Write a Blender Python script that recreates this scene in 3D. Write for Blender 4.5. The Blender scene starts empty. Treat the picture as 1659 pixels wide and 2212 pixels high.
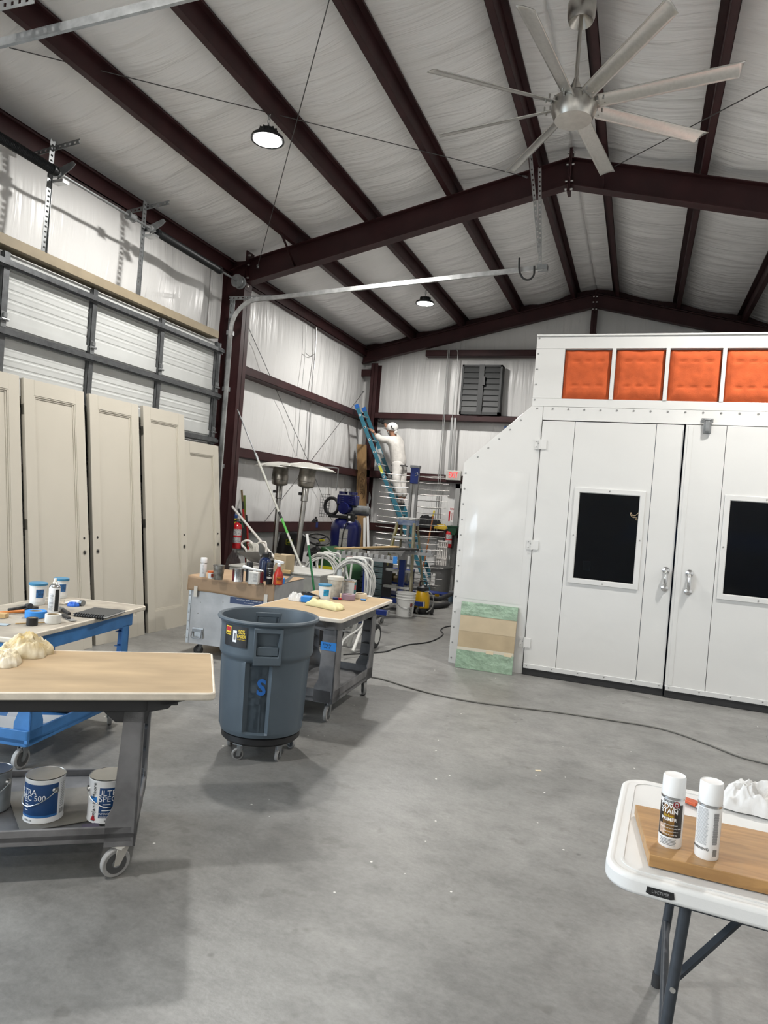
import bpy, bmesh, math, random
from mathutils import Vector, Matrix, noise
random.seed(7)
PI = math.pi
S = bpy.context.scene
COL = S.collection

# ------------------------------------------------------------------ camera
H = 1.75
FPX, YAW, PIT, ROL = 1500.0, -0.3504, -0.0129, -0.0775
_f = Vector((math.sin(YAW)*math.cos(PIT), math.cos(YAW)*math.cos(PIT), math.sin(PIT)))
_r = Vector((math.cos(YAW), -math.sin(YAW), 0.0))
_d = _f.cross(_r)
RX = math.cos(ROL)*_r + math.sin(ROL)*_d
RD = -math.sin(ROL)*_r + math.cos(ROL)*_d
cam = bpy.data.cameras.new('camera')
cam.sensor_fit = 'HORIZONTAL'; cam.sensor_width = 36.0
cam.lens = FPX*36.0/1659.0
cam.clip_start = 0.05; cam.clip_end = 200
camo = bpy.data.objects.new('camera', cam); COL.objects.link(camo)
m = Matrix.Identity(4)
for i in range(3):
    m[i][0] = RX[i]; m[i][1] = -RD[i]; m[i][2] = -_f[i]
m.translation = Vector((0, 0, H))
camo.matrix_world = m
S.camera = camo

# ------------------------------------------------------------------ exposure, sky, daylight
S.view_settings.view_transform = 'Standard'
S.view_settings.look = 'None'
S.view_settings.exposure = -0.3
S.view_settings.gamma = 1.0
S.view_settings.use_curve_mapping = False
S.cycles.max_bounces = 5; S.cycles.diffuse_bounces = 3; S.cycles.glossy_bounces = 3; S.cycles.transmission_bounces = 6
S.cycles.caustics_reflective = False; S.cycles.caustics_refractive = False
SKY = (0.72, 0.86, 1.0); SKY_STRENGTH = 10.0
LAMP_W = 215.0
w = bpy.data.worlds.new('overcast_sky'); S.world = w; w.use_nodes = True
bg = w.node_tree.nodes['Background']
bg.inputs[0].default_value = (*SKY, 1); bg.inputs[1].default_value = SKY_STRENGTH
def portal(name, loc, rot, sx, sy):
    l = bpy.data.lights.new(name, 'AREA'); l.shape = 'RECTANGLE'; l.size = sx; l.size_y = sy
    l.cycles.is_portal = True
    o = bpy.data.objects.new(name, l); COL.objects.link(o); o.location = loc; o.rotation_euler = rot
portal('roll_up_opening_portal', (-6.12, 0.2, 1.9), (0, -PI/2, 0), 3.8, 5.0)

# ------------------------------------------------------------------ pixel helpers: a point of the photograph at a known depth
def ray(px, py):
    return RX*(px-829.5) + RD*(py-1106.0) + _f*FPX
def AY(px, py, Y):
    d = ray(px, py); return Vector((0, 0, H)) + d*(Y/d.y)
def AX(px, py, X):
    d = ray(px, py); return Vector((0, 0, H)) + d*(X/d.x)
def AZ(px, py, z=0.0):
    d = ray(px, py); return Vector((0, 0, H)) + d*((z-H)/d.z)

# ------------------------------------------------------------------ materials
MATS = {}
def M(name, col, rough=0.5, metal=0.0, var=0.0, vs=6.0, bump=0.0, bs=60.0, spec=0.5, coat=0.0, emit=None, es=0.0, alpha=1.0, stretch=None, var2=None, trans=0.0, ior=1.45, bd=0.01, rvar=0.0):
    if name in MATS: return MATS[name]
    mt = bpy.data.materials.new(name); mt.use_nodes = True
    nt = mt.node_tree; N = nt.nodes; L = nt.links
    b = N['Principled BSDF']
    c = (*col, 1)
    b.inputs['Base Color'].default_value = c
    b.inputs['Roughness'].default_value = rough
    b.inputs['Metallic'].default_value = metal
    b.inputs['Specular IOR Level'].default_value = spec
    b.inputs['Coat Weight'].default_value = coat
    b.inputs['Alpha'].default_value = alpha
    b.inputs['Transmission Weight'].default_value = trans
    b.inputs['IOR'].default_value = ior
    if emit:
        b.inputs['Emission Color'].default_value = (*emit, 1); b.inputs['Emission Strength'].default_value = es
    tc = mp = None
    if var or bump or rvar:
        tc = N.new('ShaderNodeTexCoord'); mp = N.new('ShaderNodeMapping')
        L.new(tc.outputs['Object'], mp.inputs[0])
        if stretch: mp.inputs['Scale'].default_value = stretch
    if var:
        n = N.new('ShaderNodeTexNoise'); n.inputs['Scale'].default_value = vs; n.inputs['Detail'].default_value = 5
        L.new(mp.outputs[0], n.inputs['Vector'])
        r = N.new('ShaderNodeValToRGB'); r.color_ramp.elements[0].position = 0.3; r.color_ramp.elements[1].position = 0.7
        c2 = var2 if var2 else tuple(max(0, x*(1-var)) for x in col)
        c1 = col if var2 else tuple(min(1, x*(1+var*0.5)) for x in col)
        r.color_ramp.elements[0].color = (*c2, 1); r.color_ramp.elements[1].color = (*c1, 1)
        L.new(n.outputs['Fac'], r.inputs[0]); L.new(r.outputs[0], b.inputs['Base Color'])
        if rvar:
            mr = N.new('ShaderNodeMapRange'); mr.inputs['To Min'].default_value = rough-rvar; mr.inputs['To Max'].default_value = rough+rvar
            L.new(n.outputs['Fac'], mr.inputs[0]); L.new(mr.outputs[0], b.inputs['Roughness'])
    if bump:
        n = N.new('ShaderNodeTexNoise'); n.inputs['Scale'].default_value = bs; n.inputs['Detail'].default_value = 4
        L.new(mp.outputs[0], n.inputs['Vector'])
        bp = N.new('ShaderNodeBump'); bp.inputs['Strength'].default_value = bump; bp.inputs['Distance'].default_value = bd
        L.new(n.outputs['Fac'], bp.inputs['Height']); L.new(bp.outputs[0], b.inputs['Normal'])
    MATS[name] = mt
    return mt

def concrete():
    mt = bpy.data.materials.new('sealed_concrete'); mt.use_nodes = True
    nt = mt.node_tree; N = nt.nodes; L = nt.links; b = N['Principled BSDF']
    tc = N.new('ShaderNodeTexCoord')
    def nz(scale, detail, st=(1, 1, 1), rot=0, rough=0.55):
        mp = N.new('ShaderNodeMapping'); mp.inputs['Scale'].default_value = st; mp.inputs['Rotation'].default_value = (0, 0, rot)
        L.new(tc.outputs['Object'], mp.inputs[0])
        n = N.new('ShaderNodeTexNoise'); n.inputs['Scale'].default_value = scale; n.inputs['Detail'].default_value = detail
        n.inputs['Roughness'].default_value = rough
        L.new(mp.outputs[0], n.inputs['Vector']); return n
    def ramp(n, stops):
        r = N.new('ShaderNodeValToRGB'); e = r.color_ramp.elements
        while len(e) < len(stops): e.new(0.5)
        for k, (p, c) in enumerate(stops):
            e[k].position = p; e[k].color = (c[0], c[1], c[2], 1)
        L.new(n.outputs[0], r.inputs[0]); return r
    def mix(a, bb, fac, mode='MULTIPLY'):
        x = N.new('ShaderNodeMix'); x.data_type = 'RGBA'; x.blend_type = mode
        x.inputs[0].default_value = fac
        L.new(a, x.inputs[6]); L.new(bb, x.inputs[7]); return x.outputs[2]
    base = ramp(nz(0.9, 8, rough=0.65), [(0.30, (.15, .148, .14)), (0.5, (.212, .209, .199)), (0.70, (.275, .271, .258))])
    streak = ramp(nz(4.2, 7, (1.0, 1.5, 1), 0.35, 0.72), [(0.3, (.70, .70, .70)), (0.52, (1, 1, 1)), (0.75, (1.15, 1.15, 1.15))])
    fine = ramp(nz(30, 6, (1, 1.3, 1), 0.2, 0.75), [(0.3, (.76, .76, .76)), (0.6, (1.04, 1.04, 1.04))])
    spots = ramp(nz(7.5, 3, rough=0.4), [(0.68, (1, 1, 1)), (0.74, (.72, .71, .7))])
    c = mix(base.outputs[0], streak.outputs[0], 0.9)
    c = mix(c, fine.outputs[0], 0.75)
    c = mix(c, spots.outputs[0], 0.7)
    # dried white paint specks
    v = N.new('ShaderNodeTexVoronoi'); v.inputs['Scale'].default_value = 5.5; v.inputs['Randomness'].default_value = 1
    L.new(tc.outputs['Object'], v.inputs['Vector'])
    sp = ramp(v, [(0.03, (1, 1, 1)), (0.042, (0, 0, 0))])
    x = N.new('ShaderNodeMix'); x.data_type = 'RGBA'
    L.new(sp.outputs[0], x.inputs[0]); L.new(c, x.inputs[6]); x.inputs[7].default_value = (.68, .67, .64, 1)
    v2 = N.new('ShaderNodeTexVoronoi'); v2.inputs['Scale'].default_value = 3.1
    L.new(tc.outputs['Object'], v2.inputs['Vector'])
    sp2 = ramp(v2, [(0.03, (1, 1, 1)), (0.06, (0, 0, 0))])
    x2 = N.new('ShaderNodeMix'); x2.data_type = 'RGBA'
    L.new(sp2.outputs[0], x2.inputs[0]); L.new(x.outputs[2], x2.inputs[6]); x2.inputs[7].default_value = (.12, .115, .11, 1)
    L.new(x2.outputs[2], b.inputs['Base Color'])
    rr = N.new('ShaderNodeMapRange'); rr.inputs['To Min'].default_value = 0.26; rr.inputs['To Max'].default_value = 0.52
    L.new(nz(1.7, 5).outputs[0], rr.inputs[0]); L.new(rr.outputs[0], b.inputs['Roughness'])
    bp = N.new('ShaderNodeBump'); bp.inputs['Strength'].default_value = 0.12; bp.inputs['Distance'].default_value = 0.01
    L.new(nz(40, 6).outputs[0], bp.inputs['Height']); L.new(bp.outputs[0], b.inputs['Normal'])
    b.inputs['Specular IOR Level'].default_value = 0.45
    return mt

def vinyl(name, st, col=(.80, .795, .785), strength=0.6, rough=0.36):
    """white vinyl-faced insulation; fine folds stretched along one axis"""
    mt = bpy.data.materials.new(name); mt.use_nodes = True
    nt = mt.node_tree; N = nt.nodes; L = nt.links; b = N['Principled BSDF']
    tc = N.new('ShaderNodeTexCoord'); mp = N.new('ShaderNodeMapping'); mp.inputs['Scale'].default_value = st
    L.new(tc.outputs['Object'], mp.inputs[0])
    n = N.new('ShaderNodeTexNoise'); n.inputs['Scale'].default_value = 1.0; n.inputs['Detail'].default_value = 4; n.inputs['Distortion'].default_value = 0.5
    L.new(mp.outputs[0], n.inputs['Vector'])
    bp = N.new('ShaderNodeBump'); bp.inputs['Strength'].default_value = strength; bp.inputs['Distance'].default_value = 0.035
    L.new(n.outputs['Fac'], bp.inputs['Height']); L.new(bp.outputs[0], b.inputs['Normal'])
    b.inputs['Base Color'].default_value = (*col, 1); b.inputs['Roughness'].default_value = rough
    b.inputs['Specular IOR Level'].default_value = 0.5
    return mt

def wood(name, c1, c2, st=(1, 8, 8), rough=0.5, coat=0.0, sc=3.0):
    if name in MATS: return MATS[name]
    mt = bpy.data.materials.new(name); mt.use_nodes = True
    nt = mt.node_tree; N = nt.nodes; L = nt.links; b = N['Principled BSDF']
    tc = N.new('ShaderNodeTexCoord'); mp = N.new('ShaderNodeMapping'); mp.inputs['Scale'].default_value = st
    L.new(tc.outputs['Object'], mp.inputs[0])
    n = N.new('ShaderNodeTexNoise'); n.inputs['Scale'].default_value = sc; n.inputs['Detail'].default_value = 6; n.inputs['Distortion'].default_value = 0.6
    L.new(mp.outputs[0], n.inputs['Vector'])
    r = N.new('ShaderNodeValToRGB'); e = r.color_ramp.elements
    e[0].position = 0.32; e[0].color = (*c2, 1); e[1].position = 0.62; e[1].color = (*c1, 1)
    L.new(n.outputs['Fac'], r.inputs[0]); L.new(r.outputs[0], b.inputs['Base Color'])
    b.inputs['Roughness'].default_value = rough; b.inputs['Coat Weight'].default_value = coat
    MATS[name] = mt; return mt

# ------------------------------------------------------------------ mesh builder
MW = {}
class B:
    def __init__(s, mx=None):
        s.v = []; s.f = []; s.M = mx if mx is not None else Matrix.Identity(4)
    def add(s, vs, fs):
        o = len(s.v); s.v += [s.M @ Vector(p) for p in vs]
        s.f += [tuple(i+o for i in f) for f in fs]; return s
    def box(s, x0, y0, z0, x1, y1, z1):
        if x0 > x1: x0, x1 = x1, x0
        if y0 > y1: y0, y1 = y1, y0
        if z0 > z1: z0, z1 = z1, z0
        return s.add([(x0,y0,z0),(x1,y0,z0),(x1,y1,z0),(x0,y1,z0),(x0,y0,z1),(x1,y0,z1),(x1,y1,z1),(x0,y1,z1)],
                     [(0,3,2,1),(4,5,6,7),(0,1,5,4),(1,2,6,5),(2,3,7,6),(3,0,4,7)])
    def cbox(s, c, sx, sy, sz):
        return s.box(c[0]-sx/2, c[1]-sy/2, c[2]-sz/2, c[0]+sx/2, c[1]+sy/2, c[2]+sz/2)
    def bar(s, a, b, wd, th, up=(0, 0, 1)):
        """a rectangular bar from a to b, wd across, th along 'up'"""
        a = Vector(a); b = Vector(b); d = (b-a).normalized(); u = Vector(up)
        x = d.cross(u)
        if x.length < 1e-5: x = d.cross(Vector((1, 0, 0)))
        x.normalize(); u = x.cross(d).normalized()
        x = x*wd/2; u = u*th/2
        return s.add([a-x-u, a+x-u, a+x+u, a-x+u, b-x-u, b+x-u, b+x+u, b-x+u],
                     [(0,3,2,1),(4,5,6,7),(0,1,5,4),(1,2,6,5),(2,3,7,6),(3,0,4,7)])
    def cyl(s, a, b, r, r2=None, n=14, cap=True):
        a = Vector(a); b = Vector(b); r2 = r if r2 is None else r2
        d = (b-a).normalized(); x = d.orthogonal().normalized(); y = d.cross(x)
        vs = []
        for c, q in ((a, r), (b, r2)):
            for i in range(n):
                t = 2*PI*i/n; vs.append(c + (x*math.cos(t)+y*math.sin(t))*q)
        fs = [(i, (i+1) % n, n+(i+1) % n, n+i) for i in range(n)]
        if cap: fs += [tuple(range(n-1, -1, -1)), tuple(range(n, 2*n))]
        return s.add(vs, fs)
    def tube(s, pts, r, n=8, closed=False, cap=True):
        P = [Vector(p) for p in pts]; k = len(P); vs = []; x = None
        for i in range(k):
            if closed: d = P[(i+1) % k]-P[i-1]
            else: d = P[min(i+1, k-1)]-P[max(i-1, 0)]
            d.normalize()
            x = d.orthogonal() if x is None else x - d*x.dot(d)
            if x.length < 1e-6: x = d.orthogonal()
            x.normalize(); y = d.cross(x)
            q = r[i] if isinstance(r, (list, tuple)) else r
            for j in range(n):
                t = 2*PI*j/n; vs.append(P[i]+(x*math.cos(t)+y*math.sin(t))*q)
        fs = []
        for i in range(k if closed else k-1):
            a = i*n; b = ((i+1) % k)*n
            fs += [(a+j, a+(j+1) % n, b+(j+1) % n, b+j) for j in range(n)]
        if cap and not closed: fs += [tuple(range(n-1, -1, -1)), tuple(range((k-1)*n, k*n))]
        return s.add(vs, fs)
    def lathe(s, prof, c=(0, 0, 0), n=24, axis='z', mod=None):
        """prof: list of (r, h) from bottom to top"""
        vs = []; c = Vector(c)
        for r, h in prof:
            for i in range(n):
                t = 2*PI*i/n; q = max(r, 1e-5)
                if mod: q = mod(q, t, h)
                x, y = q*math.cos(t), q*math.sin(t)
                vs.append(c+Vector({'z': (x, y, h), 'x': (h, x, y), 'y': (y, h, x)}[axis]))
        fs = []
        for k in range(len(prof)-1):
            fs += [(k*n+i, k*n+(i+1) % n, (k+1)*n+(i+1) % n, (k+1)*n+i) for i in range(n)]
        if prof[0][0] > 1e-4: fs.append(tuple(range(n-1, -1, -1)))
        if prof[-1][0] > 1e-4: fs.append(tuple(range((len(prof)-1)*n, len(prof)*n)))
        return s.add(vs, fs)
    def prism(s, poly, h0, h1, pl='xy'):
        """polygon (counter-clockwise) extruded along the remaining axis"""
        def q(u, v, h): return {'xy': (u, v, h), 'xz': (u, h, v), 'yz': (h, u, v)}[pl]
        n = len(poly)
        vs = [q(u, v, h0) for u, v in poly]+[q(u, v, h1) for u, v in poly]
        fs = [tuple(range(n-1, -1, -1)), tuple(range(n, 2*n))]+[(i, (i+1) % n, n+(i+1) % n, n+i) for i in range(n)]
        return s.add(vs, fs)
    def ring(s, outer, inner, h0, h1, pl='xy'):
        """frame between two polygons of equal length"""
        def q(u, v, h): return {'xy': (u, v, h), 'xz': (u, h, v), 'yz': (h, u, v)}[pl]
        n = len(outer)
        vs = [q(*p, h0) for p in outer]+[q(*p, h0) for p in inner]+[q(*p, h1) for p in outer]+[q(*p, h1) for p in inner]
        fs = []
        for i in range(n):
            j = (i+1) % n
            fs += [(i, n+i, n+j, j), (2*n+i, 2*n+j, 3*n+j, 3*n+i), (i, j, 2*n+j, 2*n+i), (n+i, 3*n+i, 3*n+j, n+j)]
        return s.add(vs, fs)
    def grid(s, fn, nu, nv, thick=None):
        vs = [fn(i/nu, j/nv) for j in range(nv+1) for i in range(nu+1)]
        fs = [(j*(nu+1)+i, j*(nu+1)+i+1, (j+1)*(nu+1)+i+1, (j+1)*(nu+1)+i) for j in range(nv) for i in range(nu)]
        return s.add(vs, fs)
    def torus(s, c, R, r, ax=(0, 0, 1), n=24, k=8):
        ax = Vector(ax).normalized(); x = ax.orthogonal().normalized(); y = ax.cross(x); c = Vector(c)
        return s.tube([c+(x*math.cos(2*PI*i/n)+y*math.sin(2*PI*i/n))*R for i in range(n)], r, k, True)
    def o(s, name, mat, parent=None, bev=0.0, sm=True, local=False, seg=2, solid=0.0, sub=0, ang=40):
        me = bpy.data.meshes.new(name)
        vs = s.v
        loc = None
        if parent is not None:
            if not local:
                inv = MW[parent.name].inverted(); vs = [inv @ v for v in vs]
        else:
            xs = [v.x for v in vs]; ys = [v.y for v in vs]; zs = [v.z for v in vs]
            loc = Vector(((min(xs)+max(xs))/2, (min(ys)+max(ys))/2, min(zs)))
            vs = [v-loc for v in vs]
        me.from_pydata([tuple(v) for v in vs], [], s.f)
        bm = bmesh.new(); bm.from_mesh(me); bmesh.ops.recalc_face_normals(bm, faces=bm.faces); bm.to_mesh(me); bm.free()
        if sm:
            me.shade_smooth()
            me.set_sharp_from_angle(angle=math.radians(ang))
        me.materials.append(mat)
        ob = bpy.data.objects.new(name, me); COL.objects.link(ob)
        if parent is not None:
            ob.parent = parent; MW[ob.name] = MW[parent.name]
        else:
            ob.location = loc; MW[ob.name] = Matrix.Translation(loc)
        if solid:
            md = ob.modifiers.new('thickness', 'SOLIDIFY'); md.thickness = solid; md.offset = 0
        if bev:
            md = ob.modifiers.new('edges', 'BEVEL'); md.width = bev; md.segments = seg; md.limit_method = 'ANGLE'; md.angle_limit = math.radians(35)
        if sub:
            md = ob.modifiers.new('smooth', 'SUBSURF'); md.levels = sub; md.render_levels = sub
        return ob

def thing(name, label, cat, loc=(0, 0, 0), rz=0.0, group=None):
    o = bpy.data.objects.new(name, None); COL.objects.link(o)
    o.empty_display_size = 0.1
    o.location = loc; o.rotation_euler = (0, 0, rz)
    MW[o.name] = Matrix.Translation(Vector(loc)) @ Matrix.Rotation(rz, 4, 'Z')
    return tag(o, label, cat, group)
def tag(o, label, cat, group=None):
    o['label'] = label; o['category'] = cat
    if group: o['group'] = group
    return o
def lab(o, label): o['label'] = label; return o
def struct(o, label=None):
    o['kind'] = 'structure'
    if label: o['label'] = label
    return o
def dup(root, loc, rz=None, label=None, group=None, rot=None):
    def cp(o, par):
        c = o.copy(); COL.objects.link(c); c.parent = par
        for ch in o.children: cp(ch, c)
        return c
    r = cp(root, None); r.location = loc
    if rz is not None: r.rotation_euler = (0, 0, rz)
    if rot is not None: r.rotation_euler = rot
    if label: r['label'] = label
    if group: r['group'] = group
    MW[r.name] = Matrix.Translation(Vector(loc)) @ r.rotation_euler.to_matrix().to_4x4()
    for ch in r.children: MW[ch.name] = MW[r.name]
    return r
_fc = {}
def text(s, size, mat, mx, name, parent, ext=0.0006, wrap=None, align='CENTER', bold=0.0, local=False, sx=1.0):
    """flat lettering: x along the line, y up, facing +z of mx; wrap = radius of the can it is printed on"""
    cu = bpy.data.curves.new('t', 'FONT'); cu.body = s; cu.size = size; cu.align_x = align; cu.align_y = 'CENTER'
    cu.extrude = ext; cu.offset = bold*size; cu.resolution_u = 3
    ob = bpy.data.objects.new('t', cu); COL.objects.link(ob)
    me = bpy.data.meshes.new_from_object(ob)
    bpy.data.objects.remove(ob); bpy.data.curves.remove(cu)
    b = B()
    for v in me.vertices:
        x, y, z = v.co; x *= sx
        if wrap:
            t = x/wrap; q = wrap+z
            p = Vector((q*math.sin(t), y, q*math.cos(t)-wrap))
        else: p = Vector((x, y, z))
        b.v.append(mx @ p)
    b.f = [tuple(p.vertices) for p in me.polygons]
    bpy.data.meshes.remove(me)
    return b.o(name, mat, parent, sm=False, local=local)
def frame(o, x, y, z=None):
    """matrix with origin o, columns x, y, x×y"""
    x = Vector(x).normalized(); y = Vector(y); y = (y-x*y.dot(x)).normalized(); z = x.cross(y)
    m = Matrix.Identity(4)
    for i in range(3): m[i][0] = x[i]; m[i][1] = y[i]; m[i][2] = z[i]
    m.translation = Vector(o); return m
def T(x, y, z, rz=0, rx=0, ry=0):
    return Matrix.Translation((x, y, z)) @ Matrix.Rotation(rz, 4, 'Z') @ Matrix.Rotation(ry, 4, 'Y') @ Matrix.Rotation(rx, 4, 'X')
def rrect(x0, y0, x1, y1, r, n=4):
    P = []
    for cx, cy, a in ((x1-r, y1-r, 0), (x0+r, y1-r, PI/2), (x0+r, y0+r, PI), (x1-r, y0+r, 3*PI/2)):
        P += [(cx+r*math.cos(a+PI/2*i/n), cy+r*math.sin(a+PI/2*i/n)) for i in range(n+1)]
    return P
def bez(p0, p1, p2, p3, n=12):
    p0, p1, p2, p3 = map(Vector, (p0, p1, p2, p3))
    return [p0*(1-t)**3+p1*3*t*(1-t)**2+p2*3*t*t*(1-t)+p3*t**3 for t in [i/n for i in range(n+1)]]
def smooth(pts, n=6):
    P = [Vector(p) for p in pts]; out = []
    for i in range(len(P)-1):
        a = P[max(i-1, 0)]; b = P[i]; c = P[i+1]; d = P[min(i+2, len(P)-1)]
        for k in range(n):
            t = k/n
            out.append(0.5*((2*b)+(c-a)*t+(2*a-5*b+4*c-d)*t*t+(3*b-a-3*c+d)*t**3))
    out.append(P[-1]); return out

# shared materials
m_floor = concrete()
m_ceil = vinyl('vinyl_ceiling_insulation', (0.8, 8.0, 0.8), (.86, .85, .84), 1.0, .34)
m_wallL = vinyl('vinyl_side_wall_insulation', (1, 7.0, 0.55), (.74, .735, .725), 0.8, 0.30)
m_wallB = vinyl('vinyl_end_wall_insulation', (8.0, 1, 0.55), (.74, .735, .725), 0.9, 0.30)
m_steel = M('red_oxide_steel', (.042, .0135, .0145), .5, 0, .3, 3, spec=.4)
m_galv = M('galvanised_steel', (.52, .53, .53), .38, .9, .25, 14)
m_galvd = M('dull_galvanised_steel', (.27, .28, .285), .45, .8, .25, 14)
m_black = M('black_plastic', (.014, .014, .015), .45)
m_rubber = M('grey_rubber', (.30, .295, .285), .7, 0, .2, 20)
m_drub = M('dark_rubber', (.025, .025, .026), .75)
m_chrome = M('chrome', (.75, .75, .75), .12, 1)
m_steelb = M('brushed_steel', (.52, .51, .49), .28, 1, .15, 30)
m_white = M('white_plastic', (.78, .78, .77), .4)
m_tapeb = M('blue_tape', (.03, .22, .62), .6)

# ================================================================== THE BUILDING
XW, XR, YB, YF, Y1, Y2 = -6.13, 3.85, 14.78, -6.0, 9.0, 14.5
RIDGE = -1.14
def ztop(x): return 6.262 - 0.2325*abs(x-RIDGE)          # top of the rafters
def nz(a, b, c=0.0): return noise.noise(Vector((a, b, c)))

b = B(); b.box(XW-0.2, YF-0.2, -0.2, XR+0.2, YB+0.2, 0.0)
struct(b.o('floor', m_floor, sm=False), 'sealed grey concrete floor with paint specks')
b = B(); b.box(-60, -60, -0.26, 60, 60, -0.21)
struct(b.o('ground', M('outdoor_gravel', (.35, .34, .32), .9, 0, .3, 3), sm=False), 'pale ground outside the building')
# saw-cut joints in the slab
# steel plate set in the floor by the right edge of the view
m_plate = M('worn_steel_plate', (.33, .33, .325), .5, .5, .3, 12)

# --- ceiling: vinyl faced insulation sagging between the purlins
PURL = [-6.05, -4.93, -3.82, -2.66, -1.53, -0.75, 0.38, 1.54, 2.65, 3.80]
def ceiling_sheet(x0, x1, nu):
    def fn(u, v):
        x = x0+(x1-x0)*u; y = YF+(YB-YF)*v
        # position between neighbouring purlins
        k = 0
        for i in range(len(PURL)-1):
            if PURL[i] <= x <= PURL[i+1]: k = i
        a, c = PURL[k], PURL[k+1]
        t = max(0.0, min(1.0, (x-a-.085)/(c-a-.17))); s = math.sin(PI*t)
        yy = y+0.22*math.sin(PI*t)+0.10*nz(x*0.9, y*0.5, 3)
        q = yy*2.3
        ridge = 1-abs(nz(q, x*0.35, k*7.1))*2
        f2 = nz(yy*7, x*0.6, k*3.3+5)
        z = ztop(x)+0.208-s*(0.030+0.035*(0.5+0.5*nz(y*0.5, k*2.0, 9)))
        z -= s**0.5*(0.034*ridge*abs(ridge)+0.016*f2)*(0.4+0.6*s)
        return (x, y, z)
    return B().grid(fn, nu, 420)
struct(ceiling_sheet(-6.2, RIDGE, 96).o('ceiling', m_ceil, ang=180, solid=0.004), 'left roof slope of white vinyl faced insulation')
struct(ceiling_sheet(RIDGE, 3.9, 80).o('ceiling', m_ceil, ang=180, solid=0.004), 'right roof slope of white vinyl faced insulation')
b = B()
b.add([(-6.5, YF-.2, 5.42), (RIDGE, YF-.2, 6.66), (RIDGE, YB+.3, 6.66), (-6.5, YB+.3, 5.42), (4.2, YF-.2, 5.42), (4.2, YB+.3, 5.42)], [(0, 1, 2, 3), (1, 4, 5, 2)])
struct(b.o('roof_deck', M('roof_sheet', (.3, .3, .31), .5, .6), sm=False, solid=0.01), 'metal roof sheets above the insulation')

# --- walls
def sheet_yz(x, y0, y1, z0, z1, ny, nzz, amp=0.03, zs=()):
    def fn(u, v):
        y = y0+(y1-y0)*u; z = z0+(z1-z0)*v
        lv = [z0]+[q for q in zs if z0 < q < z1]+[z1]; s = 0
        for i in range(len(lv)-1):
            if lv[i] <= z <= lv[i+1]: s = math.sin(PI*(z-lv[i])/(lv[i+1]-lv[i]))
        e = min(1.0, (y-y0)/0.25, (y1-y)/0.25)
        f = 1-abs(nz(y*1.6, z*0.25, 2))*2
        return (x+max(0, e)*s*amp*(0.6+0.9*f)+max(0, e)*0.008*nz(y*6, z*0.5, 4), y, z)
    return B().grid(fn, ny, nzz)
b = sheet_yz(XW, 8.6, YB, 0.0, 5.3, 120, 70, 0.028, (1.2, 2.4, 3.66))
struct(b.o('wall_left', m_wallL, ang=180, solid=.004), 'left side wall of white vinyl insulation beyond the roll-up door')
b = sheet_yz(XW+0.02, 3.0, 8.6, 3.8, 5.2, 110, 26, 0.05)
struct(b.o('wall_left', m_wallL, ang=180, solid=.004), 'white vinyl insulation above the roll-up door')
b = sheet_yz(XW, YF, -2.4, 0, 5.3, 20, 20, 0.02); 
struct(b.o('wall_left', m_wallL, ang=180, solid=.004), 'left side wall nearest the front of the building')
b = sheet_yz(XW, -2.4, 3.0, 3.8, 5.3, 30, 12, 0.02)
struct(b.o('wall_left', m_wallL, ang=180, solid=.004), 'wall over the open doorway in the left side')
b = B(); b.box(XW-.05, 2.75, 0, XW+.3, 3.1, 3.9); b.box(XW-.05, -2.5, 0, XW+.3, -2.3, 3.9)
struct(b.o('wall_left', m_steel, sm=False), 'steel jambs of the open doorway')
def bw(u, v):
    x = XW-.1+(XR-XW+.2)*u; z = 6.5*v
    f = 1-abs(nz(x*2.2, z*0.22, 8))*2
    lv = [0, 1.2, 2.38, 3.7, 5.08, 6.5]; s = 0
    for i in range(5):
        if lv[i] <= z <= lv[i+1]: s = math.sin(PI*(z-lv[i])/(lv[i+1]-lv[i]))
    return (x, YB-s*0.03*(0.5+f)-0.010*nz(x*8, z*0.4, 6), z)
struct(B().grid(bw, 190, 60).o('wall_back', m_wallB, ang=180, solid=.004), 'gable end wall of white vinyl insulation')
b = B(); b.box(XR, YF, 0, XR+.06, YB, 5.3); struct(b.o('wall_right', m_wallL, sm=False), 'right side wall of white insulation')
b = B(); b.box(XW, YF-.06, 0, XR, YF, 6.5)
struct(b.o('wall_front', m_wallB, sm=False), 'front gable wall behind the photographer')

b = B(); b.box(XW-.2, YF-.2, -.2, XW-.12, -2.5, 5.6); b.box(XW-.2, -2.5, 3.85, XW-.12, 3.1, 5.6); b.box(XW-.2, 3.1, -.2, XW-.12, YB+.3, 5.6)  # outer skins, added to seal sky light leaks along the wall tops
struct(b.o('wall_left', M('outer_sheet', (.4, .4, .4), .5, .3), sm=False), 'unseen outer metal sheeting of the left side wall, added to block sky light')
b = B(); b.box(XR+.1, YF-.2, -.2, XR+.16, YB+.3, 5.6)
struct(b.o('wall_right', M('outer_sheet', (.4, .4, .4), .5, .3), sm=False), 'unseen outer metal sheeting of the right side wall, added to block sky light')
b = B(); b.box(XW-.2, YB+.12, -.2, XR+.16, YB+.18, 6.8)
struct(b.o('wall_back', M('outer_sheet', (.4, .4, .4), .5, .3), sm=False), 'unseen outer metal sheeting of the gable end wall, added to block sky light')

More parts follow.
